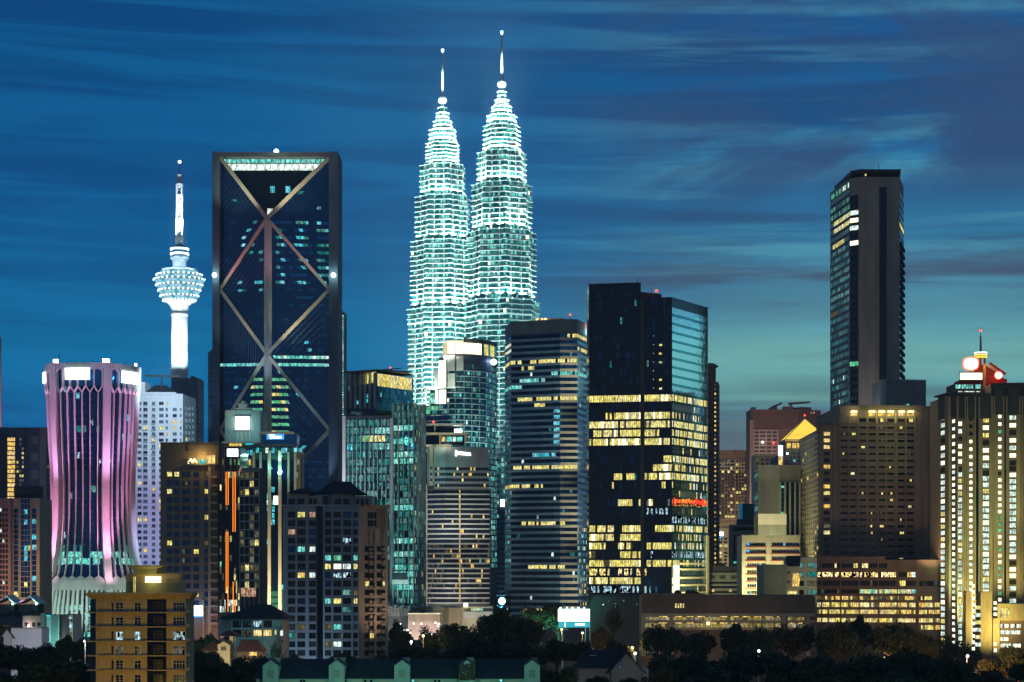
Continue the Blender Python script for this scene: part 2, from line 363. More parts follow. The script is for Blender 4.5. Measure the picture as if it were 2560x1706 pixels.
# ================================================================ twin towers
def star(cx, cy, Rr, n=96, rot=0):
    pts = []
    for i in range(n):
        a = 2*math.pi*i/n; best = 0
        for q in (0, math.pi/4):
            c, s_ = abs(math.cos(a-q-math.pi/4)), abs(math.sin(a-q-math.pi/4)); best = max(best, .7071/max(c, s_))
        for k in range(8):
            t_ = a-(k+.5)*math.pi/4; c0, r0 = .66, .215
            disc = r0*r0-(c0*math.sin(t_))**2
            if disc > 0 and math.cos(t_) > 0: best = max(best, c0*math.cos(t_)+math.sqrt(disc))
        pts.append((cx+Rr*best*math.cos(a+rot), cy+Rr*best*math.sin(a+rot)))
    return pts
def twin_tower(name, label, px, D, steps, ball_y, ball_r, spire_y, rot, bright):
    cx, cy = PX(px, D), D; t_ = thing(name, label, 'skyscraper', cx, cy, -.4, 'twin pinnacled towers')
    k = D/F; rr = random.Random(name)
    ring = lambda Rr, z: [(x, y, z) for x, y in star(cx, cy, Rr, 96, rot)]
    prevR = steps[0][1]*k*1.03
    for ti, (yb, hw) in enumerate(steps):
        yt = steps[ti+1][0] if ti+1 < len(steps) else ball_y+ball_r*1.9
        zb, zt = PZ(yb, D), PZ(yt, D); Rr = hw*k
        if ti == 0: zb = -.4
        crown = hw < 50; pitch = 3.95 if not crown else 3.2
        nf = max(1, round((zt-zb)/pitch)); h = (zt-zb)/nf; mb = MB()
        topn = 3 if not crown else (1 if hw > 20 else 0)
        for f in range(nf):
            z = zb+h*f
            fl = Rr*(1.03 if f >= nf-topn and ti == 0 else 1.0)
            r0 = ring(fl, z); r1 = ring(fl, z+h*.27); r2 = ring(fl*.985, z+h*.28); r3 = ring(fl*.985, z+h*.985)
            mb.loft([r0, r1, r2], 'steel', cap=False)
            n = len(r2); sector_glow = [rr.choice((.35, .7, 1.0, 1.35)) for _ in range(16)] if f == 0 else sector_glow
            yellow = rr.random() < .03
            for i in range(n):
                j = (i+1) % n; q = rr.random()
                bq = bright[min(ti, 3)]*sector_glow[i*16//n]; m = 'glass_teal' if q > bq else ('lit_teal' if q < .42*bq else 'lit_tealdim')  # glow share per sector stands in for facets catching the floodlights
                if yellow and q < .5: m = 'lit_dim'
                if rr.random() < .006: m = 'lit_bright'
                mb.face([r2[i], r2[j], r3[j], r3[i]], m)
            if z > -.4+20 or ti:
                sun = MB(); dz = z+h*.98; e = .75 if not crown else .6
                sun.loft([ring(fl*.97, dz-.12), ring(fl+e, dz-.12), ring(fl+e, dz+.2), ring(fl*.97, dz+.2)], 'steel', cap=False)
                sun.build('sunshade', t_)
        mb.face(ring(Rr, zt), 'steel'); mb.build('tier_wall', t_)
        if not crown:      # steel piers standing in the re-entrant corners of the star
            for q in range(16):
                i = q*6+3; (x0, y0) = star(cx, cy, Rr*1.012, 96, rot)[i]; pm = MB(); pm.tube((x0, y0, zb), (x0, y0, zt), .3, 'fin_metal', 5); pm.build('pier', t_)
        # ledge floodlights that wash the tier from its foot
        if ti:
            nl = 16 if hw > 30 else (8 if hw > 14 else 0)
            for q in range(nl):
                a = rot+2*math.pi*(q+.5)/nl; rl = (Rr+prevR)/2*(.93 if q % 2 else .95) if hw > 30 else (Rr+prevR)/2
                lx, ly = cx+rl*math.cos(a), cy+rl*math.sin(a)
                lb = MB(); lb.box(lx-.5, lx+.5, ly-.5, ly+.5, zb+.1, zb+.9, 'ledge_light'); lb.build('wash_light', t_)
                if math.sin(a) < .35:
                    ti_ = max(12, (zt-zb)*.45)
                    flood(lx+.8*math.cos(a), ly+.8*math.sin(a), zb+1, cx+Rr*.86*math.cos(a), cy+Rr*.86*math.sin(a), zb+ti_, (11, 16, 15, 20, 30, 30, 28, 26, 22)[min(ti, 8)]*(.5 if ti == 1 and px > 1200 else 1)*(.75 if ti < 4 else 1.2), (.72, 1, .93), 100, 1, .5, at=ti_*.62*rr.choice((.55, .75, 1, 1.3)))
        prevR = Rr
    # neck, ball, mast
    z0, zb_ = PZ(ball_y+ball_r*2, D), PZ(ball_y, D); nb = MB(); nb.lathe(cx, cy, [(ball_r*.42*k, z0-1), (ball_r*.35*k, zb_)], 'steel', 16); nb.build('neck', t_)
    bb = MB()
    for q in range(9):
        zz = zb_+ball_r*k*(-.9+.225*q); r0 = math.sqrt(max(.02, (ball_r*k)**2-(zz-zb_)**2)); bb.lathe(cx, cy, [(r0*.9, zz-.3), (r0, zz-.3), (r0, zz+.25), (r0*.9, zz+.25)], 'steel', 24)
    bb.ball((cx, cy, zb_), ball_r*k*.9, 'ledge_light', 16); bb.build('ring_ball', t_)
    zm, zs = PZ(ball_y-ball_r, D), PZ(spire_y, D)
    mm = MB(); mm.lathe(cx, cy, [(3.0*k, zm-.5), (2.8*k, zm+(zs-zm)*.5), (1.6*k, zs-2)], 'fin_metal', 12); mm.build('mast', t_, smooth=True)
    cp = MB(); cp.lathe(cx, cy, [(1.6*k, zs-2.4), (3.6*k, zs-1), (3.9*k, zs+.6), (1*k, zs+.9)], 'ledge_light', 12); cp.build('mast_tip', t_)
    for q in range(3):
        a = -math.pi/2+(q-1)*1.2; lx, ly = cx+5*k*math.cos(a)*1.4, cy+5*k*math.sin(a)*1.4
        flood(lx, ly, zm+1, cx, cy, zm+(zs-zm)*.75, 1.6, (.85, 1, 1), 30, .6, .3, at=(zs-zm)*.45)
    return t_
twin_tower('skyscraper', 'brightly floodlit pinnacled twin tower standing lower and behind its taller twin', 1106.5, 1600,
    [(1580, 87.5), (778, 81.5), (609, 70), (497, 58), (418, 43), (362, 34), (328, 24), (306, 16), (285, 10.5)], 250.8, 10.3, 125, .28, (.6, .65, .75, .85))
twin_tower('skyscraper', 'brightly floodlit pinnacled twin tower with the highest spire in the city', 1254.5, 1493,
    [(1600, 93), (757, 86.5), (584, 75.5), (465, 61.5), (385, 46), (318, 36), (292, 25), (269, 16), (252, 10.5)], 211, 10.5, 80, .12, (.45, .55, .7, .85))
# big unseen washes added in front of the twins
for px, D, z, tpx, tD, tz, l_ in ((1040, 1470, 60, 1090, 1600, 250, 2), (1130, 1450, 60, 1120, 1600, 340, 1.5), (1200, 1380, 70, 1240, 1493, 220, .12), (1330, 1370, 60, 1270, 1493, 330, .5), (1010, 1560, 60, 1060, 1600, 150, 2.4)):
    flood(PX(px, D), D, z, PX(tpx, tD), tD-20, tz, l_, (.62, 1, .92), 60, 1, 2)

# ================================================================ telecommunications tower
def telecom():
    D = 2200; k = D/F; cx, cy = PX(449, D), D
    t_ = thing('telecom_tower', 'white floodlit telecommunications tower with a faceted lamp-studded pod and thin mast', 'tower', cx, cy, -.4)
    P = lambda lst: [(r*k, PZ(y, D)) for r, y in lst]
    sh = MB(); fl = []
    prof = P([(24, 1600), (21.5, 1200), (20.3, 950), (19, 800), (18.8, 790)])
    n = 48
    for r, z in prof: fl.append([(cx+r*(1+(.035 if i % 2 else 0))*math.cos(2*math.pi*i/n), cy+r*(1+(.035 if i % 2 else 0))*math.sin(2*math.pi*i/n), z) for i in range(n)])
    sh.loft(fl, 'white_wall'); sh.build('shaft', t_)
    co = MB(); co.lathe(cx, cy, P([(19, 792), (21.5, 790), (21.5, 785), (19, 783)]), 'white_wall', 36); co.build('collar', t_)
    fu = MB(); fu.lathe(cx, cy, P([(18.5, 786), (20, 775), (25, 764), (32, 757), (37, 754.5), (37, 752)]), 'white_wall', 24); fu.build('funnel', t_)
    lv = [(754, 39), (743, 46), (729, 51), (716, 56), (702, 61.5), (690, 55), (679, 47)]
    for (y0, r0), (y1, r1) in zip(lv, lv[1:]):
        p = MB(); n = 32
        a_ = [2*math.pi*(i+.5)/n for i in range(n)]
        lo = [(cx+r0*k*math.cos(a), cy+r0*k*math.sin(a), PZ(y0, D)+.8) for a in a_]; hi = [(cx+r1*k*math.cos(a), cy+r1*k*math.sin(a), PZ(y1, D)-.5) for a in a_]
        for i in range(n): j = (i+1) % n; p.face([lo[i], lo[j], hi[j], hi[i]], 'lit_pod' if (i*7+int(y0)) % 4 else 'lit_cyan')
        p.lathe(cx, cy, [(r0*k*.9, PZ(y0, D)-.6), (r0*k*1.02, PZ(y0, D)-.6), (r0*k*1.02, PZ(y0, D)+.8), (r0*k*.9, PZ(y0, D)+.8)], 'fin_metal', 32)
        p.build('pod_deck', t_)
        for q in range(14):
            a = math.pi+math.pi*(q+.5)/14
            lb = MB(); lb.ball((cx+(r0*k*1.02+.6)*math.cos(a), cy+(r0*k*1.02+.6)*math.sin(a), PZ(y0, D)+.6), .85, 'lamp_cool', 6); lb.build('lamp', t_)
    tp = MB(); tp.lathe(cx, cy, P([(46, 679.5), (45, 675), (30, 671), (17, 670)]), 'white_wall', 32); tp.build('pod_roof', t_)
    nk = MB(); nk.lathe(cx, cy, P([(17, 672), (17, 655), (20, 650), (23.5, 648), (23.5, 643)]), 'white_wall', 28); nk.build('neck', t_)
    for y in (646, 635.5, 623.5):
        r_ = MB(); r_.lathe(cx, cy, P([(20, y+2), (23, y+2), (23, y-1.6), (20, y-1.6)]), 'lamp_cool' if y < 640 else 'lit_white', 28); r_.build('light_ring', t_)
    c2 = MB(); c2.lathe(cx, cy, P([(20, 646), (20, 621), (12, 618), (7, 612)]), 'glass_bluegrey', 28); c2.build('upper_cabin', t_)
    for y0, y1, r in ((612, 597, 8), (597, 550, 6.6), (550, 490, 6), (490, 462, 6)):
        ms = MB(); c_ = [(cx+r*k*sx_, cy+r*k*sy_) for sx_, sy_ in ((-1,-1),(1,-1),(1,1),(-1,1))]
        z0, z1 = PZ(y0, D), PZ(y1, D); nb = max(2, int((z1-z0)/5))
        for x, y in c_: ms.tube((x, y, z0), (x, y, z1), .8, 'white_wall', 5)
        for i in range(nb):
            za, zb = z0+(z1-z0)*i/nb, z0+(z1-z0)*(i+1)/nb
            for q in range(4):
                a, b = c_[q], c_[(q+1) % 4]; ms.tube((*a, za), (*b, zb), .5, 'white_wall', 4); ms.tube((*a, zb), (*b, zb), .5, 'white_wall', 4)
        ms.build('lattice_mast', t_)
        pl = MB(); pl.lathe(cx, cy, [((r+3)*k, z1-.8), ((r+3)*k, z1+.8)], 'white_wall', 16); pl.build('mast_platform', t_)
    an = MB(); an.lathe(cx, cy, P([(6.4, 465), (6.4, 437), (3, 436)]), 'white_wall', 16); an.build('antenna_drum', t_)
    rd = MB(); rd.tube((cx, cy, PZ(437, D)), (cx, cy, PZ(407, D)), .5, 'red_paint', 6); rd.build('tip_rod', t_)
    b = MB(); b.ball((cx, cy, PZ(405, D)), 1.7, 'lamp_white', 8); b.build('beacon', t_)
    for a in (-2.3, -1.57, -.85):
        flood(cx+40*math.cos(a), cy+40*math.sin(a), PZ(950, D), cx, cy-8, PZ(850, D), 1.2, (.6, .86, 1), 70, 1, 1)
        flood(cx+26*math.cos(a), cy+26*math.sin(a), PZ(880, D), cx, cy-8, PZ(800, D), .7, (.8, .86, 1), 90, 1, 1)
        flood(cx+14*math.cos(a), cy+14*math.sin(a), PZ(620, D), cx, cy, PZ(500, D), 5, (.72, .9, 1), 40, 1, 1)
        flood(cx+34*math.cos(a), cy+34*math.sin(a), PZ(672, D), cx, cy, PZ(650, D), .3, (.5, .8, 1), 100, 1, 1)
telecom()

# ================================================================ hourglass tower (pink)
def hourglass():
    D = 1104; k = D/F; cx, cy = PX(229.5, D), D
    t_ = thing('office_tower', 'hourglass-shaped office tower with pink floodlit piers and a glowing round crown', 'skyscraper', cx, cy, -.4)
    prof = [(1600, 158), (1535, 139), (1472, 127), (1447, 121), (1410, 112), (1360, 105), (1300, 99.5), (1240, 98.8), (1180, 100), (1100, 105), (1040, 108), (990, 110), (974, 112), (920, 113.5)]
    def rad(y):
        for (a, r0), (b, r1) in zip(prof, prof[1:]):
            if b <= y <= a: return (r0+(r1-r0)*(a-y)/(a-b))*k
        return prof[-1][1]*k if y < 920 else prof[0][1]*k
    pt = lambda a, y, o=0: (cx+(rad(y)+o)*math.sin(a), cy-(rad(y)+o)*math.cos(a), PZ(y, D))
    piers = [R(-41.6+72*i) for i in range(5)]
    # glass, one band per storey
    yy = 1445; fl = 0; rr = random.Random(5)
    while yy > 976:
        y1 = max(975, yy-16.2); gb = MB(); n = 80
        for i in range(n):
            a0, a1 = 2*math.pi*i/n, 2*math.pi*(i+1)/n; m = 'glass_navy'; q = rr.random()
            front = 20 < (i+40) % 80 < 60
            if q < .035: m = 'lit_cyan'
            if q < .012: m = 'lit_city'
            if 1395 < yy < 1418 and rr.random() < .8: m = 'lit_teal'
            if fl % 9 == 4 and q < .22: m = 'lit_tealdim'
            gb.face([pt(a0, yy, -.9), pt(a1, yy, -.9), pt(a1, y1, -.9), pt(a0, y1, -.9)], m)
            if i % 2 == 0: gb.face([pt(a0, yy, -.82), pt(a1, yy, -.82), pt(a1, yy-2.2, -.82), pt(a0, yy-2.2, -.82)], 'dark_metal')
        gb.build('glazing_band', t_); yy = y1; fl += 1
    for yb, yt in ((1592, 1474),):
        y0 = yb
        while y0 > yt:
            y1 = max(yt, y0-16.2); gb = MB()
            for i in range(80):
                a0, a1 = 2*math.pi*i/80, 2*math.pi*(i+1)/80
                gb.face([pt(a0, y0, -2), pt(a1, y0, -2), pt(a1, y1, -2), pt(a0, y1, -2)], 'lit_teal' if rr.random() < (.85 if y0 > 1520 else .12) and i > 0 else 'glass_navy')
                gb.face([pt(a0, y0, -1.9), pt(a1, y0, -1.9), pt(a1, y0-4, -1.9), pt(a0, y0-4, -1.9)], 'dark_metal')
            gb.build('glazing_band', t_); y0 = y1
    # ring beam and crown drum
    rb = MB(); rb.lathe(cx, cy, [(rad(1474)-2, PZ(1474, D)), (rad(1474)+1, PZ(1474, D)), (rad(1449)+1, PZ(1449, D)), (rad(1449)-2, PZ(1448, D))], 'concrete_pale', 90); rb.build('ring_beam', t_)
    dr = MB()
    dr.lathe(cx, cy, [(rad(920)-3, PZ(932, D)), (rad(920)+.6, PZ(934, D)), (rad(920)+.6, PZ(918, D)), (rad(920)-3, PZ(918, D)), (rad(920)-3, PZ(922, D)), (1, PZ(922, D))], 'concrete_pale', 90); dr.build('crown_rim', t_)
    dg = MB(); dg.lathe(cx, cy, [(rad(974)-1.5, PZ(976, D)), (rad(930)-1.5, PZ(931, D))], 'glass_blue', 90); dg.build('crown_glazing', t_)
    # slender ribs: spread at the head into the pointed arcade, splay at the foot
    def rib(a, name, wd, y0, y1, dep, mat):
        mb = MB(); ys_ = [y0+(y1-y0)*i/16 for i in range(17)]; rings = []
        for y in ys_:
            h = wd/2; r_ = rad(y); da = h/r_
            rings.append([pt(a-da, y, dep), pt(a+da, y, dep), pt(a+da, y, -1.2), pt(a-da, y, -1.2)])
        mb.loft(rings, mat)
        return mb
    for pa in piers:
        mb = rib(pa, 'pier', 3.9, 1600, 917, 1.9, 'concrete_pale'); mb.build('pier', t_)
        for b in range(1, 7):
            a = pa+R(72)*(b+.06)/7.12
            m = rib(a, 'rib', .5, 1447, 988, .5, 'concrete_pale'); da = R(72)/7.12/2
            for sgn in (-1, 1):      # Y-shaped head and flared foot
                pts = [(a, 990), (a+sgn*da*.55, 982), (a+sgn*da, 974), (a+sgn*da*.98, 950), (a+sgn*da*.97, 938), (a+sgn*da*.45, 929)]
                for (a0, y0), (a1, y1) in zip(pts, pts[1:]):
                    wd_ = .3; m.hexa([pt(a0-wd_/rad(y0), y0, .8), pt(a0+wd_/rad(y0), y0, .8), pt(a0+wd_/rad(y0), y0, -1), pt(a0-wd_/rad(y0), y0, -1), pt(a1-wd_/rad(y1), y1, .8), pt(a1+wd_/rad(y1), y1, .8), pt(a1+wd_/rad(y1), y1, -1), pt(a1-wd_/rad(y1), y1, -1)], 'concrete_pale')
                ft = [(a, 1436), (a+sgn*da*.3, 1441), (a+sgn*da*.75, 1443), (a+sgn*da, 1448)]
                for (a0, y0), (a1, y1) in zip(ft, ft[1:]): m.face([pt(a0, y0, .75), pt(a1, y1, .75), pt(a1, 1450, .9), pt(a0, 1450, .9)], 'concrete_pale')
            m.build('rib', t_)
            for sgn in (-.26, .26):
                m = rib(a+sgn*da*2, 'leg', 1.3, 1600, 1470, .6, 'concrete_pale'); m.build('leg_rib', t_)
    # illuminated crown signs and lamp banks on the piers
    def sign(a0, a1, y0, y1, mat):
        s_ = MB(); n = 8
        for i in range(n):
            b0, b1 = a0+(a1-a0)*i/n, a0+(a1-a0)*(i+1)/n
            s_.hexa([pt(b0, y1, 1.6), pt(b1, y1, 1.6), pt(b1, y1, .6), pt(b0, y1, .6), pt(b0, y0, 1.6), pt(b1, y0, 1.6), pt(b1, y0, .6), pt(b0, y0, .6)], mat)
        s_.build('lit_sign', t_)
    sign(R(-20.5), R(9.5), 932, 960, 'sign_white'); sign(R(-77), R(-62), 936, 962, 'sign_white'); sign(R(50), R(82), 935, 964, 'sign_white')
    for pa in piers:
        for j in range(5):
            a = pa+R(1.3)*(j-2)*1.2; lb = MB(); x, y, z = pt(a, 918, -1.2); lb.box(x-.55, x+.55, y-.55, y+.55, PZ(918, D), PZ(907.5, D), 'lamp_white'); lb.build('lamp', t_)
    for px, h in ((156, 30), (176, 12), (196, 14), (241, 16), (318, 10)):
        am = MB(); x = PX(px, D); am.tube((x, cy-8, PZ(920, D)), (x, cy-8, PZ(920-h, D)), .18, 'dark_metal', 5); am.build('antenna', t_)
    # lights: pink washers at the foot of each pier, cool light on the base, added blue-white spots for the signs' spill
    for pa in piers:
        if math.cos(pa) > -.5:
            x, y, z = pt(pa, 1446, 9); flood(x, y, z-2, *pt(pa, 1240, 1)[:3], 3.0, (1, .30, .68), 46, .9, .5, at=38)
            flood(x, y, z, *pt(pa, 1425, 1)[:3], .7, (1, .5, .72), 120, 1, .5)
            x, y, z = pt(pa, 1240, 26); flood(x, y, z-14, *pt(pa, 1020, 1)[:3], .7, (.95, .45, 1), 60, .9, .6)
    for a in (-60, -20, 15, 55):
        x, y, z = pt(R(a), 1580, 22); flood(x, y, z, *pt(R(a), 1480, 0), .45, (.7, 1, .86), 90, 1, 1)
        x, y, z = pt(R(a), 950, 16); flood(x, y, z, *pt(R(a), 950, 0), .16, (.42, .66, 1), 120, 1, 1)
    for a in (-70, -15, 8, 60):
        x, y, z = pt(R(a), 1445, 14); flood(x, y, z, *pt(R(a), 1180, 0), .12, (1, .16, .42), 60, 1, .6, at=50)
hourglass()

# ================================================================ tower with the cross-braced glass front
def diamond():
    D = 1000; k = D/F; X_ = lambda px: PX(px, D); Z_ = lambda py: PZ(py, D)
    t_ = thing('office_tower', 'dark glass office tower framed in grey with diamond bracing and a teal lit top', 'skyscraper', X_(690), D+10, -.4)
    m = MB(); m.box(X_(551), X_(824), D+4, D+25, -.4, Z_(395), 'glass_black'); m.build('core', t_)
    for a, b, nm in ((534, 551, 'frame_pillar'), (824, 846.5, 'frame_pillar')):
        p = MB(); p.box(X_(a), X_(b), D-4.5, D+21, -.4, Z_(383.5), 'frame_grey'); p.build(nm, t_)
    p = MB(); p.box(X_(551), X_(824), D-3, D+21, Z_(395), Z_(384), 'concrete_dark'); p.build('top_beam', t_)
    V = lambda px, py, o: Vector((X_(px), D-o, Z_(py)))
    TL, TR, C1, E1, E2 = V(551,395,0), V(824,395,0), V(670,550,3.4), V(551,725,.3), V(824,725,.3)
    C2, G1, G2, C3 = V(670,888,3.4), V(551,1076,.3), V(824,1076,.3), V(670,1245,3.4)
    BL, BR = V(551,1610,.3), V(824,1610,.3)
    facets = [(TL,E1,C1),(TR,C1,E2),(E1,C2,C1),(E2,C1,C2),(E1,G1,C2),(E2,C2,G2),(G1,C3,C2),(G2,C2,C3),(G1,BL,C3),(G2,C3,BR),(BL,BR,C3)]
    rr = random.Random(9)
    def litfn(z, x):
        py = YH-(z-H)/k; px = 1280+x/k; q = rr.random()
        if 894 < py < 931:
            if px > 690: return 'lit_teal' if q < .85 else 'lit_white'
            if py > 902 and px < 662: return 'lit_teal' if q < .6 else 'lit_cyan'
        if 935 < py < 1082 and (626 < px < 660 or 682 < px < 726): return 'lit_green' if q < .62 else ('lit_yellow' if q < .9 else 'glass_navy')
        if 540 < py < 770 and px > 690 and (int((px-690)/26) % 2 == 0) and py < 720: return 'lit_cyan' if q < .3 else ('lit_tealdim' if q < .65 else 'glass_blue')
        if 540 < py < 760 and px < 660 and px > 590: return 'lit_cyan' if q < .1 else ('lit_tealdim' if q < .2 else 'glass_navy')
        if py < 540: return 'lit_tealdim' if q < .05 else 'glass_navy'
        return 'lit_cyan' if q < .01 else ('glass_blue' if q < .3 else 'glass_navy')
    def tri_quad(tri, z0, z1, mb, cell, lt=1):
        vs = sorted(tri, key=lambda v: v.z)
        z0, z1 = max(z0, vs[0].z), min(z1, vs[2].z)
        if z1-z0 < .05: return
        if z0 < vs[1].z-.01 and z1 > vs[1].z+.01: tri_quad(tri, z0, vs[1].z, mb, cell, lt); tri_quad(tri, vs[1].z, z1, mb, cell, lt); return
        def xs(z):
            out = []
            for a, b in ((0,1),(1,2),(2,0)):
                p, q = tri[a], tri[b]
                if abs(p.z-q.z) > 1e-6 and min(p.z, q.z)-1e-5 <= z <= max(p.z, q.z)+1e-5: out.append(p+(q-p)*((z-p.z)/(q.z-p.z)))
            out.sort(key=lambda v: v.x); return out[0], out[-1]
        a0, b0 = xs(z0+1e-4); a1, b1 = xs(z1-1e-4)
        n = max(1, round(max((b0-a0).x, (b1-a1).x)/cell))
        for i in range(n):
            f0, f1 = (i+.03)/n, (i+.97)/n
            q = [a0+(b0-a0)*f0, a0+(b0-a0)*f1, a1+(b1-a1)*f1, a1+(b1-a1)*f0]; c = sum(q, Vector())/4
            mb.face(q, litfn(c.z, c.x) if lt else 'glass_navy')
    z = .2
    while z < Z_(396):
        mb = MB(); mr_ = MB()
        for f in facets: q_ = mb if sum(v.x for v in f)/3 < C1.x-.5 else mr_; tri_quad(f, z, z+2.0, q_, 2.2, 0); tri_quad(f, z+2.1, z+3.6, q_, 2.2, 1)
        if mr_.f: mr_.build('glazing_band', t_)
        if mb.f: mb.build('glazing_band', t_)
        mb = MB()
        if z > Z_(548):      # the deep V under the top beam
            w0 = (z+2-C1.z)/(TL.z-C1.z); xa, xb = C1.x+(TL.x-C1.x)*w0, C1.x+(TR.x-C1.x)*w0; n = max(1, int((xb-xa)/2.4)); py = YH-(z+2-H)/k
            for i in range(n):
                m_ = 'glass_black'; q = rr.random(); px = 1280+(xa+(xb-xa)*(i+.5)/n)/k
                if py < 424: m_ = 'lit_white' if py > 408 else 'lit_teal'
                elif 452 < py < 472 and px > 675: m_ = 'lit_cyan' if q < .6 else 'glass_black'
                elif 505 < py < 522 and px < 640: m_ = 'lit_green'
                elif 522 < py: m_ = 'lit_white' if 660 < px < 685 else 'glass_black'
                mb.face([(xa+(xb-xa)*(i+.04)/n, D+3.6, z+.1), (xa+(xb-xa)*(i+.96)/n, D+3.6, z+.1), (xa+(xb-xa)*(i+.96)/n, D+3.6, z+3.4), (xa+(xb-xa)*(i+.04)/n, D+3.6, z+3.4)], m_)
        if mb.f: mb.build('recessed_glazing', t_)
        z += 3.75
    # slanting mullions on the folded facets
    for A, B, C in ((TL, E1, C1), (C2, E1, C1), (C2, E1, G1), (G2, E2, C2), (C3, G1, C2), (C3, C2, G2)):
        m = MB(); nrm = Vector((0, -.12, 0))
        for q in range(1, 20):
            t0 = q/20; m.tube(A+(B-A)*t0+nrm, A+(C-A)*t0+nrm, .08, 'frame_grey', 3)
        m.build('mullions', t_)
    def brace(a, b, w_=2.9): m = MB(); m.beam(a, b, w_, -3.4, 1.4, 'beige_wall'); m.build('brace', t_)
    for a, b in ((TL,C1),(TR,C1)): brace(a, b, 1.9)
    for a, b in ((C1,E1),(C1,E2)): brace(a, b, 1.5)
    for a, b in ((E1,C2),(C2,G1),(C2,G2),(G1,C3),(G2,C3),(E2,C2)): brace(a, b, 1.7)
    m = MB(); xa, xb = X_(662), X_(681.5)
    m.hexa([(xa, D-3.2, Z_(1250)), (X_(669), D-6.2, Z_(1250)), (xb, D-3.2, Z_(1250)), (X_(670), D-1, Z_(1250)), (xa, D-3.2, Z_(566)), (X_(669), D-6.2, Z_(552)), (xb, D-3.2, Z_(566)), (X_(670), D-1, Z_(560))], 'concrete_pale'); m.build('spine_column', t_)
    # V soffit light boxes, rail lamps
    for i in range(13):
        px = 582+17.2*i; b = MB(); b.ball((X_(px), D+3.2, Z_(414)), .8, 'lamp_teal', 6); b.build('lamp', t_)
    for px, py in ((692, 381), (540, 692), (836, 692)):
        b = MB(); b.ball((X_(px), D-5.2 if py > 500 else D-2, Z_(py)), 1.25, 'lamp_cool', 8); b.tube((X_(px), D-4.4 if py > 500 else D-2, Z_(py)-2), (X_(px), D-4.4 if py > 500 else D-2, Z_(py)), .25, 'dark_metal', 4); b.build('beacon_lamp', t_)
        bulb(X_(px), D-8, Z_(py)+(0 if py > 500 else 3), .25, 8, (.6, 1, .95))
    for px, py, tx, ty, l_, c in ((610, 560, 600, 460, .45, (.9, 1, .75)), (735, 560, 740, 460, .5, (1, .95, .65)), (610, 760, 610, 640, .28, (1, .25, .4)), (735, 760, 735, 640, .28, (1, .45, .55)),
                                  (600, 900, 600, 800, .16, (.9, .85, .8)), (740, 880, 745, 800, .45, (1, .9, .6)), (600, 1080, 600, 980, .1, (.3, .6, 1)), (745, 1080, 750, 980, .14, (.4, .7, 1)), (665, 1000, 668, 800, .18, (.6, .8, 1))):
        flood(X_(px), D-22, Z_(py), X_(tx), D-2, Z_(ty), l_, c, 75, 1, 1)
    flood(X_(822), D-10, Z_(1260), X_(826), D-2, Z_(900), 1.2, (.55, .72, 1), 35, 1, .5, at=22)
diamond()
# ================================================================ far-side (west) group
def pick(r, *pairs):
    q = r.random(); a = 0
    for m, p in pairs:
        a += p
        if q < a: return m
    return pairs[-1][0]

b = Bld('tower_block', 'tower lit pink along its edge, cut off by the picture border', 'building', [(-60, 1300), (1.5, 1300)], 842, 'pink_wall', 2)
W = b.W[0]; m = MB(); W.pbox(m, -1, 1.5, 842, 1500, 0, .6, 'concrete_pale'); b.part('corner_strip', m)
b.grid(W, [-40, -25, -12], rows(870, 20, 20), 8, 8, lambda c, r: pick(rng, ('lit_teal', .2), ('glass_dim', .8)))
b.done(); flood(PX(4, 1240), 1240, 90, PX(4, 1300), 1300, 130, 1.1, (1, .25, .3), 50)

b = Bld('apartment_tower', 'dark navy apartment tower with one column of yellow lit stair windows', 'building', [(-20, 1180), (126, 1180)], 1069, 'navy_wall', 25)
W = b.W[0]
m = MB(); W.pbox(m, -20, 18, 1085, 1500, 0, 1.2, 'slate'); W.pbox(m, 100, 116, 1069, 1500, 0, .9, 'grey_wall'); W.pbox(m, 38, 41, 1075, 1500, 0, .6, 'slate'); W.pbox(m, 62, 66, 1069, 1500, 0, 1, 'slate'); b.part('pilaster', m)
for i in range(9):
    m = MB(); W.pbox(m, 78, 96, 1090+43*i, 1112+43*i, 0, .5, 'grey_wall'); b.part('balcony', m)
b.grid(W, [28.5], rows(1099, 11.4, 14), 19, 8.5, lambda c, r: 'lit_amber' if r % 4 != 5 else 'lit_yellow', fr=None, off=.05)
b.grid(W, [44, 51, 57, 71, 121], rows(1099, 11.4, 30), 4.5, 6, lambda c, r: pick(b.rng, ('lit_yellow', .16 if c < 3 else .02), ('lit_dim', .12), ('glass_navy', .7)), fr='frame_dark')
b.done()

b = Bld('office_tower', 'beige office tower with dark glass strips and a blank rooftop plant box', 'building', [(27, 900), (99, 900)], 1246, 'beige_wall', 22)
W = b.W[0]
m = MB(); W.pbox(m, 33, 90, 1214, 1246, -14, -1.5, 'slate'); b.part('plant_box', m)
for a, c, y in ((34.5, 46, 1272), (52, 77, 1248), (80, 91, 1272)):
    for r in range(20):
        y0 = y+13*r
        if y0 > 1490: break
        m = MB(); strip(m, W, W.u(a), W.u(c), W.z(y0+11.5), W.z(y0), 1.4, lambda f, i: pick(b.rng, ('lit_cyan', .28 if a > 78 else (.12 if a > 50 and .45 < f < .75 else .02)), ('lit_yellow', .015), ('glass_blue', .4), ('glass_navy', .5)), off=-.0+.04)
        b.part('glazing_band', m)
for a in (49, 78.5):
    m = MB(); W.pbox(m, a-2.2, a+1.4, 1246, 1600, 0, .8, 'beige_wall'); b.part('pilaster', m)
b.done(); flood(PX(60, 860), 860, 8, PX(60, 900), 900, 22, .3, (1, .74, .45), 90)
b = Bld('office_tower', 'pinkish floodlit slab tower with narrow windows beside the beige glass-strip tower', 'building', [(-40, 895), (26, 895)], 1246, 'pink_wall', 22)
W = b.W[0]
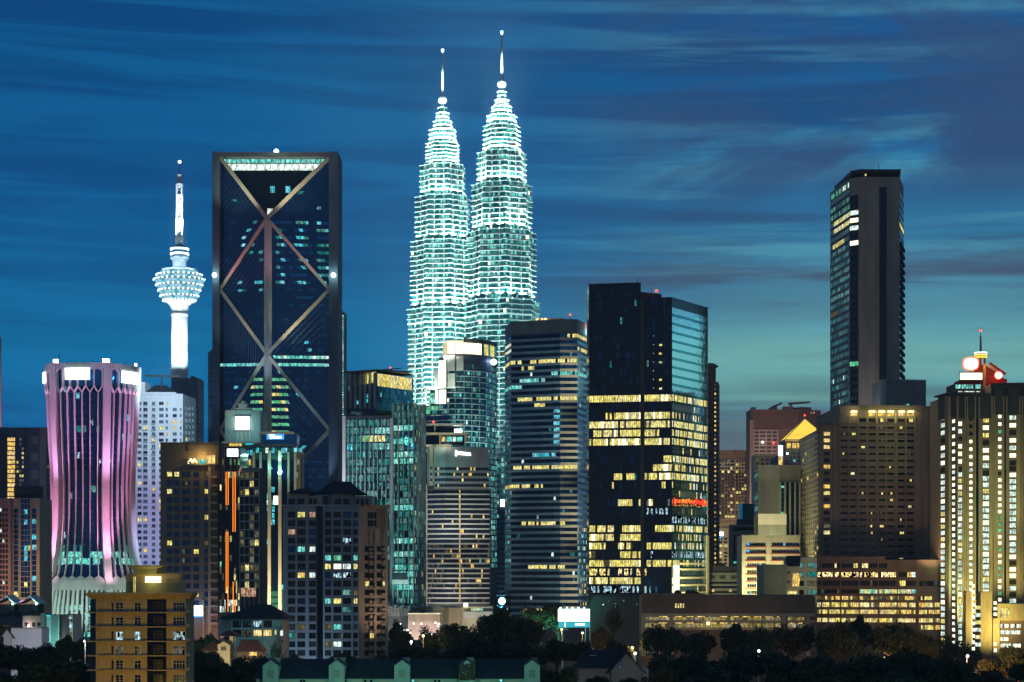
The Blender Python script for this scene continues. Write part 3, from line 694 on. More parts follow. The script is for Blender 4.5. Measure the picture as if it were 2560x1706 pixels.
b.grid(W, [2, 9, 17], rows(1275, 13, 18), 4.5, 8, lambda c, r: pick(b.rng, ('lit_white', .06), ('glass_dim', .94)), fr='frame_dark'); b.done()
flood(PX(10, 860), 860, 15, PX(10, 895), 895, 60, .07, (1, .34, .4), 80)

# pavilion with two tent-like lit roof ridges
D = 840; t_ = thing('pavilion', 'low pavilion with two tent-shaped roofs edged in green and pink light', 'pavilion', PX(45, D), D, 0)
for x0, x1, xm in ((-22, 39, 16), (39, 98, 74)):
    m = MB(); X0, X1, XM = PX(x0, D), PX(x1, D), PX(xm, D); zr, ze = PZ(1492, D), PZ(1511, D)
    for i in range(8):
        f0, f1 = i/8, (i+1)/8; c = lambda f: ze+(zr-ze)*f**1.35
        for s_, a in ((X0, -1), (X1, 1)):
            xa, xb = s_+(XM-s_)*f0, s_+(XM-s_)*f1
            m.hexa([(xa, D, c(f0)), (xb, D, c(f1)), (xb, D+14, c(f1)), (xa, D+14, c(f0)), (xa, D, c(f0)+.5), (xb, D, c(f1)+.5), (xb, D+14, c(f1)+.5), (xa, D+14, c(f0)+.5)], 'white_wall')
    m.build('roof', t_)
    wl = MB(); wl.box(X0+1, X1-1, D+1, D+13, 0, ze-.2, 'concrete_dark'); wl.build('wall', t_)
    flood(X1-1.5, D-1.5, ze-.3, XM+2, D+.5, zr, .9, (.5, 1, .8), 80); flood(X0+1.5, D-1.5, ze, XM-2, D+.5, zr, .4, (1, .4, .8), 80)
    lm = MB(); lm.ball((X1-1, D-.8, ze+.2), .5, 'lamp_teal', 6); lm.build('lamp', t_)

# low blocks by the hourglass foot
b = Bld('low_block', 'long low dark blue building behind the white gable house', 'building', [(-40, 720), (57, 720)], 1537, 'navy_wall', 15); m = MB(); b.W[0].pbox(m, -40, 57, 1535, 1538, 0, .4, 'slate'); b.part('parapet', m); b.grid(b.W[0], [5, 20, 35, 50], [1552, 1570], 8, 7, lambda c, r: 'glass_navy'); b.done()
b = Bld('low_block', 'low mauve block with a lit round lamp on its wall', 'building', [(57, 700), (117, 700)], 1540, 'pink_wall', 15)
m = MB(); b.W[0].pbox(m, 104, 128, 1533, 1620, 0, 1.5, 'pink_wall'); b.part('corner_pier', m)
m = MB(); c = b.W[0].pt(b.W[0].u(72.5), b.W[0].z(1565), .6); m.ball(c, .42, 'lamp_white', 8); b.part('globe_lamp', m); bulb(c[0], c[1]-1, c[2], .12, 6, (1, .9, .75)); b.grid(b.W[0], [66, 84, 97], [1562], 7, 9, lambda c, r: 'glass_dim', fr='frame_dark'); b.done()
b = Bld('stair_tower', 'narrow grey stair tower with a teal sign strip and glowing foot', 'building', [(117, 690), (149, 690)], 1538, 'grey_wall', 12)
W = b.W[0]; m = MB(); W.pbox(m, 117, 128.5, 1541, 1620, 0, .35, 'fin_metal'); b.part('glass_shaft', m); m = MB(); W.pbox(m, 117, 127, 1538, 1541.5, .35, .7, 'sign_cyan'); b.part('lit_sign', m)
m = MB(); W.pbox(m, 128.5, 129.5, 1536, 1620, 0, .5, 'fin_metal'); W.pbox(m, 146, 149, 1536, 1620, 0, .6, 'concrete_pale'); b.part('edge_fin', m); b.done()
flood(PX(120, 680), 680, 9, PX(122, 690), 690, 18, .6, (.3, 1, .85), 110)
b = Bld('low_block', 'pale block with a large dark window full of reflected lights', 'building', [(150, 705), (182, 705)], 1537, 'concrete_pale', 12)
b.win(b.W[0], b.W[0].u(167), b.W[0].z(1558), 3.9, 4.4, 'lit_city', 'frame_white', 3, 1); b.win(b.W[0], b.W[0].u(167), b.W[0].z(1590), 3.9, 2.4, 'lit_dim', 'frame_white', 3, 0); b.done()  # the reflected lights are painted into the pane as speckled glow
flood(PX(165, 690), 690, 8, PX(165, 705), 705, 16, .3, (.75, 1, .8), 110)

# white condominium
b = Bld('condominium', 'tall white condominium washed in blue light with rows of small windows', 'building', [(318, 1150), (457, 1150), (489, 1185)], 985, 'white_wall', 30)
W, W2 = b.W
cols = [331, 335, 349, 363.5, 384, 403.5, 417, 437, 452]; ws = [3, 3, 9, 10, 8, 11, 5, 9.5, 3.5]
b.grid(W, cols, rows(1009, 15.3, 34), ws, 8, lambda c, r: None if (c > 6 and r < 1) else pick(b.rng, ('lit_amber', .05), ('lit_yellow', .04), ('glass_bluegrey', .45), ('glass_navy', .4)), nx=1)
for c in (384, 363.5):
    for i in range(24):
        m = MB(); W.pbox(m, c-6, c+6, 1013+15.3*i, 1015+15.3*i, 0, 1.0, 'concrete_pale'); b.part('balcony', m)
b.grid(W2, [466, 474, 482], rows(1022, 15.3, 30), 5, 9, lambda c, r: pick(b.rng, ('lit_yellow', .04), ('glass_navy', .96)))
m = MB(); W.pbox(m, 318, 440, 981, 986, -20, .8, 'white_wall'); b.part('cornice', m)
m = MB(); W.pbox(m, 322, 362, 955, 981, -18, -1, 'white_wall'); b.part('lift_house', m)
m = MB(); p0, p1 = W.pt(W.u(362), 0, -2), W.pt(W.u(438), 0, -2); za, zb = W.z(981), W.z(960)
m.loft([[(p0[0], p0[1], za), (p1[0], p1[1], za), (p1[0], p1[1]+18, za), (p0[0], p0[1]+18, za)], [(p0[0]+4, p0[1]+7, zb), (p1[0]-7, p1[1]+7, zb), (p1[0]-7, p1[1]+11, zb), (p0[0]+4, p0[1]+11, zb)]], 'roof_dark'); b.part('roof', m)
m = MB(); q = W.pt(W.u(400), W.z(940), -6); m.tube(W.pt(W.u(400), W.z(975), -6), q, .5, 'dark_metal'); m.beam(Vector(W.pt(W.u(358), W.z(937), -6)), Vector(W.pt(W.u(445), W.z(939), -6)), 1.1, -.5, .5, 'dark_metal'); b.part('gondola_crane', m)
b.done()
flood(PX(425, 1075), 1075, 150, PX(395, 1150), 1150, 130, .62, (.55, .78, 1), 60); flood(PX(425, 1075), 1075, 55, PX(395, 1150), 1150, 60, .34, (.5, .5, 1), 70)  # spots added in mid-air, standing in for spill from neighbouring signs

for i, (a, c, y, dd, lb) in enumerate(((428, 470, 946, 1500, 'dark tower with a stepped roof behind the white condominium'), (472, 495, 945, 1480, 'slim dark blue tower slab just clear of the white condominium'), (520, 536, 880, 1300, 'thin dark tower edge showing beside the diamond-braced tower'))):
    b = Bld('tower_block', lb, 'building', [(a, dd), (c, dd)], y, 'navy_wall', 25)
    W = b.W[0]; m = MB(); W.pbox(m, a+4, a+12, y-5, y+1, -10, -2, 'slate'); b.part('plant_box', m)
    for j in range(7): m = MB(); W.pbox(m, a, c, y+12+20*j, y+16+20*j, 0, .3, 'glass_navy'); b.part('glazing_band', m)
    b.done()
b = Bld('tower_block', 'thin tower edge with a string of tiny lights beside the framed diamond tower', 'building', [(845, 1250), (860, 1250)], 780, 'navy_wall', 15)
b.grid(b.W[0], [857.5], rows(790, 6, 60), 2.5, 3, lambda c, r: pick(b.rng, ('lit_white', .6), ('lit_teal', .4)), fr=None); b.done()

# brown block with a rooftop lounge and a neon glass stair
b = Bld('apartment_tower', 'dark brown apartment tower with a bright yellow rooftop lounge', 'building', [(401, 750), (546, 750)], 1108, 'brown_wall', 22)
W = b.W[0]
cols = [424, 442, 459, 466, 473, 491, 517]; ws = [12, 11, 5, 5, 5, 12, 10]
b.grid(W, cols, rows(1186, 21.5, 17), ws, 11, lambda c, r: pick(b.rng, ('lit_yellow', .05), ('lit_dim', .05), ('glass_navy', .9)), fr='frame_dark')
for i in range(18):
    m = MB(); W.pbox(m, 528, 546, 1190+21.5*i, 1196+21.5*i, 0, 1.2, 'tan_wall'); b.part('balcony', m)
m = MB(); W.pbox(m, 521, 528, 1160, 1620, 0, .9, 'tan_wall'); W.pbox(m, 507, 511, 1500, 1620, 0, .8, 'tan_wall'); b.part('pilaster', m)
m = MB(); W.pbox(m, 470, 548, 1112, 1130, 0, .5, 'brown_wall'); W.pbox(m, 401, 548, 1106, 1110, -20, .3, 'concrete_dark'); b.part('parapet', m)
for a, c, y0, y1, mt in ((516, 538, 1138, 1160, 'lit_amber'), (498, 515, 1150, 1160, 'lit_teal'), (470, 496, 1152, 1160, 'lit_sparkle')):
    m = MB(); W.pbox(m, a, c, y0, y1, 0, .25, mt); b.part('lounge_window', m)
m = MB(); W.pbox(m, 466, 542, 1160, 1164, 0, 1.4, 'concrete_dark'); b.part('terrace', m)
for px in (478, 487): m = MB(); m.ball(W.pt(W.u(px), W.z(1151), 1), .55, 'lamp_warm', 6); b.part('terrace_lamp', m)
bulb(*W.pt(W.u(505), W.z(1146), 3), .5, 6, (1, .75, .2))
# illuminated sign low on the wall
m = MB(); W.pbox(m, 480, 508, 1514, 1540, .3, .9, 'sign_white'); b.part('lit_sign', m); m = MB(); W.pbox(m, 463.5, 474.5, 1506.5, 1519, .3, .9, 'sign_white'); b.part('lit_sign', m)
m = MB(); W.pbox(m, 463, 469, 1539, 1544, .3, .9, 'sign_cyan'); W.pbox(m, 472, 508, 1540.5, 1543.5, .3, .8, 'sign_blue'); b.part('sign_strip', m)
bulb(*W.pt(W.u(490), W.z(1526), 5), .38, 7, (.2, .5, 1)); b.done()
flood(PX(525, 735), 735, 10, PX(525, 750), 750, 22, .25, (1, .6, .45), 100)

b = Bld('glass_stair_tower', 'slim glass stair tower with orange neon lines and a lit white sign', 'building', [(548, 748), (601, 748)], 1119, 'glass_black', 18)
W = b.W[0]
for i in range(24):
    y0 = 1148+16*i; m = MB(); strip(m, W, W.u(549), W.u(600), W.z(y0+15), W.z(y0), .75, lambda f, k: pick(b.rng, ('lit_dim', .12), ('lit_yellow', .03 if i < 20 else .1), ('lit_green', .16 if i < 3 else .02), ('lit_white', .0 if i < 22 else .45), ('glass_black', .8)), off=.05); b.part('glazing_band', m)
for a in (549, 556, 561, 577.5, 594, 600): m = MB(); W.pbox(m, a-.7, a+.7, 1119, 1560, .05, .7, 'frame_dark'); b.part('mullion', m)
for a, y0, y1 in ((566, 1180, 1263), (571, 1180, 1263), (566, 1330, 1480), (570.5, 1330, 1530), (583, 1180, 1330), (588.5, 1180, 1330), (583.5, 1455, 1530), (588.5, 1500, 1530)):
    m = MB(); W.pbox(m, a-.8, a+.8, y0, y1, .5, .8, 'neon_orange'); b.part('neon_tube', m)
m = MB(); W.pbox(m, 569, 596, 1123, 1142, .8, 1.5, 'sign_white'); b.part('lit_sign', m)
m = MB(); f = lambda px, py: W.pt(W.u(px), W.z(py), 1.56)
m.face([f(578.6, 1136), f(583.4, 1136), f(582.2, 1129), f(580, 1129)], 'sign_cyan')
for a, c, y0, y1 in ((585.5, 586.6, 1129, 1136.8), (585.5, 592, 1136, 1136.9), (586, 591, 1129.2, 1130), (590.5, 591.6, 1131.5, 1136), (573.6, 574.8, 1131, 1135)): m.face([f(a, y1), f(c, y1), f(c, y0), f(a, y0)], 'frame_dark')
b.part('sign_mark', m); b.done()
flood(PX(585, 738), 738, PZ(1180, 738), PX(580, 748), 748, PZ(1160, 748), .3, (1, .45, .3), 110)

# block with the big square sign
b = Bld('office_block', 'grey stepped office block crowned by a glowing white square sign', 'building', [(562, 850), (651, 850)], 1026, 'teal_wall', 18)
W = b.W[0]
for a, c, y in ((588, 627, 1020), (595, 617, 1009), (602, 611, 1002)): m = MB(); W.pbox(m, a, c, y, 1027, -6, -.5+.1*(y-1009)/10, 'concrete_pale'); b.part('roof_step', m)
m = MB(); W.pbox(m, 563.5, 588, 1026, 1038, 0, .4, 'concrete_pale'); b.part('roof_step', m)
m = MB(); W.pbox(m, 589, 623.5, 1042, 1075.5, .4, 1.1, 'sign_white'); b.part('lit_sign', m); m = MB(); W.pbox(m, 587.8, 624.7, 1040.8, 1042, .3, 1.2, 'frame_dark'); W.pbox(m, 587.8, 624.7, 1075.5, 1076.6, .3, 1.2, 'frame_dark'); b.part('sign_frame', m)
for a in (590, 601, 612, 622): m = MB(); W.pbox(m, a, a+6, 1078, 1104, 0, .4, 'concrete_pale'); b.part('pilaster', m)
bulb(*W.pt(W.u(606), W.z(1058), 6), .26, 8, (.55, 1, .95)); bulb(*W.pt(W.u(640), W.z(1075), 7), .10, 8, (.4, .9, 1))
m = MB(); W.pbox(m, 558, 650, 1105, 1110, -14, 4, 'concrete_pale'); b.part('terrace_roof', m)
for a, c, mt in ((575, 597, 'lit_amber'), (598, 606, 'lit_yellow'), (616, 637, 'sign_cyan')): m = MB(); W.pbox(m, a, c, 1110.5, 1116.5 if mt != 'sign_cyan' else 1113, 2.8, 3.0, mt); b.part('terrace_window', m)
m = MB(); W.pbox(m, 556, 650, 1118, 1600, 0, 3, 'navy_wall'); b.part('lower_wall', m)
for i in range(4): m = MB(); W.pbox(m, 597+10*i, 604+10*i, 1127, 1139, 3, 3.2, 'lit_cyan'); b.part('window', m)
m = MB(); W.pbox(m, 600, 632, 1148, 1170, 3, 4, 'concrete_pale'); b.part('annex_wall', m)
for a in (612, 618.5, 625.5): m = MB(); W.pbox(m, a, a+4.6, 1151, 1164, 4, 4.15, 'lit_amber'); b.part('window', m)
b.done()

# grid of balconies
b = Bld('hotel_block', 'grey hotel block with a white grid of balcony slabs beside the neon stair', 'building', [(600, 742), (649, 742)], 1172, 'slate', 18)
W = b.W[0]
for i in range(14):
    y = 1178+21*i; m = MB(); W.pbox(m, 600, 649, y-1.3, y+1.3, 0, 1.5, 'concrete_pale'); b.part('balcony', m)
    for c in range(4):
        px = 606+12*c; b.win(W, W.u(px), W.z(y+11), 1.45, 2.2, pick(b.rng, ('lit_dim', .35), ('lit_yellow', .08), ('glass_black', .6)), 'frame_dark', 1)
m = MB(); [W.pbox(m, a-.5, a+.5, 1172, 1560, 0, 1.45, 'concrete_pale') for a in (600.5, 612, 624, 636, 648.5)]; b.part('fin_wall', m)
m = MB(); W.pbox(m, 600, 649, 1170, 1174, -15, 1.2, 'concrete'); b.part('parapet', m)
for a in (604, 617, 630): m = MB(); W.pbox(m, a, a+11, 1470, 1492, 1.5, 1.7, 'lit_pink'); b.part('lobby_window', m)
b.done()

# tower with beige fins
b = Bld('office_tower', 'office tower with tall beige fins and a bright teal lamp on its front', 'building', [(632, 805), (742, 805), (757, 838)], 1118, 'glass_navy', 25)
W, W2 = b.W
m = MB(); W.pbox(m, 648, 735, 1080, 1086, -14, 1.5, 'concrete_pale'); b.part('roof_slab', m)
m = MB(); W.pbox(m, 655, 742, 1086, 1112, -12, 0, 'glass_blue'); W.pbox(m, 632, 742, 1111, 1117, -12, 1.5, 'slate'); b.part('crown_wall', m)
m = MB(); W.pbox(m, 667, 710, 1085.5, 1099, 0, .25, 'sign_blue'); b.part('sign_board', m)
m = MB(); W.pbox(m, 680, 704, 1091, 1096.5, .25, .7, 'sign_white'); W.pbox(m, 680, 686.5, 1087, 1091, .25, .7, 'sign_white'); b.part('sign_mark', m)
m = MB(); f = lambda px, py: W.pt(W.u(px), W.z(py), .5); m.face([f(676, 1098), f(679.5, 1098), f(678, 1087), f(672.5, 1087)], 'sign_white'); b.part('sign_mark', m)
for i in range(25):
    y0 = 1120+16.3*i; m = MB()
    for WW, u0, u1 in ((W, 0, W.L), (W2, 0, W2.L)): strip(m, WW, u0, u1, WW.z(y0+13), WW.z(y0), 1.3, lambda fr_, k: pick(b.rng, ('lit_cyan', .5 if i in (0,) else (.25 if 7 <= i <= 11 else .03)), ('lit_white', .12 if 8 <= i <= 11 else .01), ('glass_green' if i < 2 or i > 21 else 'glass_navy', .8)), off=.05)
    b.part('glazing_band', m)
for a, wd, y0 in ((635, 6, 1131), (652, 5, 1131), (674, 7.5, 1127), (700.5, 8, 1127), (722, 5, 1131), (739, 6, 1131)):
    m = MB(); W.pbox(m, a-wd/2, a+wd/2, y0, 1610, 0, 1.5, 'beige_wall'); b.part('fin', m)
m = MB(); [W2.pbox(m, a-1.6, a+1.6, 1131, 1610, 0, .8, 'beige_wall') for a in (747, 754)]; b.part('fin', m)
for py in (1183, 1150): m = MB(); m.ball(W.pt(W.u(700.5), W.z(py), 2.2), .8 if py > 1160 else .5, 'lamp_teal', 8); b.part('lamp', m)
bulb(*W.pt(W.u(700.5), W.z(1178), 3.6), 1.5, 3, (.3, 1, .8)); bulb(*W.pt(W.u(674), W.z(1170), 4), .35, 4, (.3, 1, .85)); bulb(*W.pt(W.u(700.5), W.z(1140), 3.5), .7, 3, (.4, 1, .85))
m = MB(); W.pbox(m, 684, 698, 1240, 1262, .1, .6, 'lit_bright'); b.part('lit_box', m)
b.done()
for px in (640, 690, 735): flood(PX(px, 785), 785, 4, PX(px, 805), 805, 45, .5, (1, .85, .5), 80)

# condominium in front of the diamond tower
def condo():
    b = Bld('condominium', 'grey condominium with hipped penthouse roofs and scattered lit windows', 'building', [(708, 702), (795, 700), (897, 700), (969, 722)], 1264, 'condo_wall', 16, z0=0)
    for W, c0 in ((b.W[0], 0), (b.W[1], 1)):
        pass
    W0, W1, W2 = b.W
    m = MB(); W2.wbox(m, 0, W2.L, 0, b.ztop-.1, 0, .03, 'tan_wall'); b.part('side_cladding', m)
    m = MB(); W1.pbox(m, 793.5, 807.5, 1262, 1680, 0, .02, 'glass_black'); W0.pbox(m, 790, 793.5, 1262, 1680, 0, .5, 'concrete_dark'); b.part('well_shade', m)  # flat dark sheet stands in for the shade of the recess
    litmap = {(1, 0): 'lit_yellow', (2, 0): 'lit_pink', (0, 2): 'lit_pink', (1, 4): 'lit_teal', (2, 4): 'lit_white', (3, 5): 'lit_teal', (4, 5): 'lit_green', (6, 5): 'lit_teal', (3, 6): 'lit_yellow', (4, 6): 'lit_bright', (5, 6): 'lit_white', (6, 6): 'lit_yellow', (1, 7): 'lit_amber', (2, 7): 'lit_white', (3, 10): 'lit_teal', (4, 10): 'lit_yellow', (6, 10): 'lit_yellow', (4, 13): 'lit_teal', (3, 13): 'lit_dim', (1, 13): 'lit_dim', (4, 15): 'lit_white', (0, 14): 'lit_tealdim', (5, 9): 'lit_tealdim', (5, 11): 'lit_tealdim', (5, 3): 'lit_city', (3, 15): 'lit_dim', (5, 7): 'lit_city', (4, 7): 'lit_city', (6, 9): 'lit_dim'}
    fn = lambda c, r: litmap.get((c, r), pick(b.rng, ('glass_dim', .55), ('glass_black', .3), ('glass_navy', .15)))
    rw = rows(1287, 21.6, 17)
    b.grid(W0, [730, 753.5, 781], rw, [19, 18, 15], 13, lambda c, r: fn(c, r), fr='frame_dark', nx=1)
    b.grid(W1, [820, 844, 867], rw, [14, 19, 19], 13, lambda c, r: fn(c+3, r), fr='frame_dark', nx=1)
    b.grid(W1, [889], rw, 9, 13, lambda c, r: fn(6, r), fr='frame_dark', nx=1)
    for i in range(17):
        y = 1287+21.6*i
        m = MB(); W0.pbox(m, 719, 792, y+8.5, y+11, 0, .35, 'condo_wall'); b.part('spandrel', m)
        m = MB(); W1.pbox(m, 809, 880, y+8.5, y+11, 0, .35, 'condo_wall'); b.part('spandrel', m)
    for W, xs in ((W0, (711, 741.5, 769)), (W1, (810, 831, 855.5, 880.5))):
        for a in xs: m = MB(); W.pbox(m, a-2.2, a+2.2, 1264, 1680, 0, .5, 'condo_wall'); b.part('pilaster', m)
    # side wing
    b.grid(W2, [917, 929, 945, 952, 959], [1287+21.6*i for i in range(4, 18)], [9, 8, 6, 5, 5], 12, lambda c, r: pick(b.rng, ('lit_yellow', .03), ('lit_dim', .04), ('glass_black', .9)), fr='frame_dark', nx=0)
    b.grid(W2, [922, 929, 937], [1289, 1309], 4.5, 14, lambda c, r: 'glass_black', fr='frame_dark')
    for a in (942, 948, 954, 960): m = MB(); W2.pbox(m, a-.9, a+.9, 1272, 1322, 0, .6, 'tan_wall'); b.part('fin', m)
    m = MB(); W2.pbox(m, 903, 969, 1262, 1268, 0, .9, 'tan_wall'); b.part('cornice', m)
    for i in range(17):
        for a in (923, 934, 955): m = MB(); W2.pbox(m, a-3.5, a+3.5, 1333+18.8*i, 1339+18.8*i, 0, .8, 'tan_wall'); b.part('balcony', m)
    m = MB(); W0.pbox(m, 706, 796, 1262, 1266, -12, .7, 'condo_wall'); W1.pbox(m, 796, 899, 1262, 1266, -12, .7, 'condo_wall'); b.part('cornice', m)
    # penthouses
    for W, a, c, y in ((W0, 715, 770, 1234), (W0, 771, 804, 1240), (W1, 829, 882, 1234), (W1, 883, 930, 1240)):
        m = MB(); W.pbox(m, a, c, y, 1262, -9, -1.2, 'concrete'); b.part('penthouse', m)
    for W, pxs in ((W0, (727, 750, 775, 786)), (W1, (844, 866, 893, 905, 917))):
        for a in pxs: b.win(W, W.u(a), W.z(1255), 2.0 if a not in (775, 786, 893, 905, 917) else .9, 2.0, 'glass_black', 'frame_dark', off=-1.15)
    for W, a, c, y0, y1, da in ((W0, 720, 785, 1233, 1221, 22), (W1, 793, 905, 1233, 1203, 26), (W1, 860, 912, 1236, 1224, 16)):
        m = MB(); u0, u1 = W.u(a), W.u(c); z0, z1 = W.z(y0), W.z(y1); d_ = (u1-u0)*.30
        m.loft([[W.pt(u0, z0, .3), W.pt(u1, z0, .3), W.pt(u1, z0, -12), W.pt(u0, z0, -12)], [W.pt(u0, z0+.35, .3), W.pt(u1, z0+.35, .3), W.pt(u1, z0+.35, -12), W.pt(u0, z0+.35, -12)], [W.pt(u0+d_, z1, -4), W.pt(u1-d_, z1, -4), W.pt(u1-d_, z1, -7), W.pt(u0+d_, z1, -7)]], 'roof_dark'); b.part('roof', m)
    for a in range(934, 968, 6): m = MB(); W2.pbox(m, a-.3, a+.3, 1251, 1262, -.6, -.4, 'dark_metal'); b.part('railing_post', m)
    m = MB(); W2.pbox(m, 930, 969, 1250, 1251.2, -.6, -.4, 'dark_metal'); b.part('railing', m)
    b.done()
    flood(PX(1050, 704), 704, 8, PX(935, 711), 711, 42, .16, (1, .66, .48), 90)
    flood(PX(745, 680), 680, 5, PX(760, 700), 700, 12, .22, (.5, .78, 1), 110)
condo()
# ================================================================ middle group of glass towers
b = Bld('office_tower', 'boxy glass tower with a yellow glowing top storey and white fins', 'building', [(866, 985), (942, 960), (1029, 985)], 932, 'glass_navy', 30)
W, W2 = b.W
for i in range(7):
    m = MB(); a = 868+12*i; W.pbox(m, a-1.4, a+1.4, 932, 1022, 0, 1.2, 'fin_metal'); b.part('fin', m)
for i in range(5):
    m = MB(); y0 = 963+12.5*i
    strip(m, W, 0, W.L, W.z(y0+9), W.z(y0), 1.2, lambda f, k: pick(b.rng, ('lit_cyan', .05), ('glass_blue', .5), ('glass_navy', .45)), off=.06); b.part('glazing_band', m)
m = MB(); strip(m, W, W.u(909), W.u(941), W.z(962), W.z(936), 1.1, lambda f, k: 'lit_yellow', off=.06); strip(m, W, 0, W.u(908), W.z(962), W.z(936), 1.1, lambda f, k: 'glass_sky', off=.06); strip(m, W2, W2.u(943.5), W2.L, W2.z(971), W2.z(940), .75, lambda f, k: 'lit_yellow' if k % 9 != 8 else 'lit_amber', off=.06); b.part('crown_glazing', m)
for i in range(12):
    y0 = 974+12.5*i; m = MB(); strip(m, W2, 0, W2.L, W2.z(y0+11), W2.z(y0), .75, lambda f, k: pick(b.rng, ('lit_teal', .02), ('glass_teal', .6), ('glass_navy', .4)), off=.06); b.part('glazing_band', m)
m = MB(); W.pbox(m, 866, 942, 930, 933, -20, .6, 'dark_metal'); W2.pbox(m, 942, 1029, 930, 933, -20, .6, 'dark_metal'); b.part('parapet', m)
m = MB(); q = W.pt(W.u(950), 0, -6); zt = b.ztop
m.tube((q[0], q[1], zt), (q[0], q[1], zt+2.4), .3, 'dark_metal'); m.tube((q[0]-5, q[1], zt+1.3), (q[0]+5, q[1], zt+2.2), .25, 'dark_metal'); b.part('gondola_crane', m); m = MB(); m.ball((q[0]-.2, q[1], zt+2.4), .45, 'lamp_red', 6); b.part('beacon', m)
b.done()

b = Bld('office_tower', 'teal glass office tower with a glowing white edge fin', 'building', [(859, 905), (979, 900), (985, 925)], 1042, 'glass_navy', 25)
W = b.W[0]
m = MB(); W.pbox(m, 858.5, 866, 1041, 1600, 0, 1.6, 'white_wall'); b.part('edge_fin', m)
for i in range(11): m = MB(); a = 872+10.4*i; W.pbox(m, a-.5, a+.5, 1048, 1600, 0, .8, 'fin_metal'); b.part('mullion', m)
m = MB(); W.pbox(m, 978, 983, 1046, 1600, 0, 1.2, 'fin_metal'); b.part('edge_fin', m)
for i in range(28):
    y0 = 1050+19.7*i; m = MB()
    def fn(f, k, i=i):
        q = b.rng.random()
        if i == 1 and f > .62: return 'lit_teal'
        if i == 2 and .38 < f < .88: return 'lit_yellow' if q < .75 else 'lit_green'
        if i in (3,) and f > .6: return 'lit_teal' if q < .6 else 'lit_tealdim'
        if i == 4 and .36 < f < .62: return 'lit_teal' if q < .6 else 'glass_teal'
        return 'lit_tealdim' if q < (.6 if i < 12 else .45) else ('lit_blueish' if False else ('glass_teal' if q < .85 else 'glass_green'))
    strip(m, W, W.u(867), W.u(978), W.z(y0+15.5), W.z(y0), .95, fn, off=.06); b.part('glazing_band', m)
m = MB(); W.pbox(m, 866, 985, 1040, 1046, -18, .5, 'slate'); b.part('parapet', m)
for px in (945, 952, 960, 968): m = MB(); m.ball((W.pt(W.u(px), 0, -2)[0], W.pt(W.u(px), 0, -2)[1], W.z(1034)), 1.5, 'leaf', 7); b.part('roof_shrub', m)
b.done(); flood(*W.pt(W.u(862), 8, 10), *W.pt(W.u(862), 90, 1), 3.2, (.8, .86, 1), 50, at=50); flood(*W.pt(W.u(862), 40, 9), *W.pt(W.u(862), 100, 1), .7, (.7, .8, 1), 50)

b = Bld('office_tower', 'tall teal glass tower with brightly lit office storeys and pale vertical mullions', 'building', [(983, 890), (1036, 885), (1062, 920)], 1008, 'glass_teal', 25)
W, W2 = b.W
for i in range(32):
    y0 = 1014+16.6*i; m = MB()
    litrow = i in (3, 5, 7, 15, 20, 22, 24, 26, 27, 31) or i in (8, 25)
    def fn(f, k, litrow=litrow, i=i):
        q = b.rng.random()
        if litrow: return 'lit_teal' if q < .72 else ('lit_white' if q < .8 else 'lit_tealdim')
        return 'lit_tealdim' if q < .5 else ('lit_teal' if q < .53 else ('glass_teal' if q < .7 else 'glass_navy'))
    strip(m, W, 0, W.L, W.z(y0+13), W.z(y0), .95, fn, off=.06)
    strip(m, W2, 0, W2.L, W2.z(y0+13), W2.z(y0), 1.2, lambda f, k: pick(b.rng, ('lit_tealdim', .25), ('lit_yellow', .03 if f > .0 else 0), ('lit_teal', .04), ('glass_teal', .5), ('glass_navy', .3)), off=.06); b.part('glazing_band', m)
for a in (984.5, 997, 1010.5, 1024, 1035.5): m = MB(); W.pbox(m, a-.6, a+.6, 1008, 1600, 0, .9, 'concrete_pale'); b.part('mullion', m)
for a in (1044, 1050, 1056, 1061): m = MB(); W2.pbox(m, a-.4, a+.4, 1012, 1600, 0, .7, 'fin_metal'); b.part('mullion', m)
m = MB(); W.pbox(m, 983, 1023, 1450, 1461, .95, 1.1, 'white_wall'); b.part('banner', m)
m = MB(); W.pbox(m, 983.5, 1022, 1432, 1449.6, .95, 1.05, 'slate'); b.part('banner', m)
m = MB(); W.pbox(m, 983.5, 989.5, 1420, 1431, .95, 1.1, 'red_paint'); b.part('banner', m)
b.done(); flood(*W.pt(W.L/2, 20, 18), *W.pt(W.L/2, 45, 0), .25, (.6, 1, .9), 90)

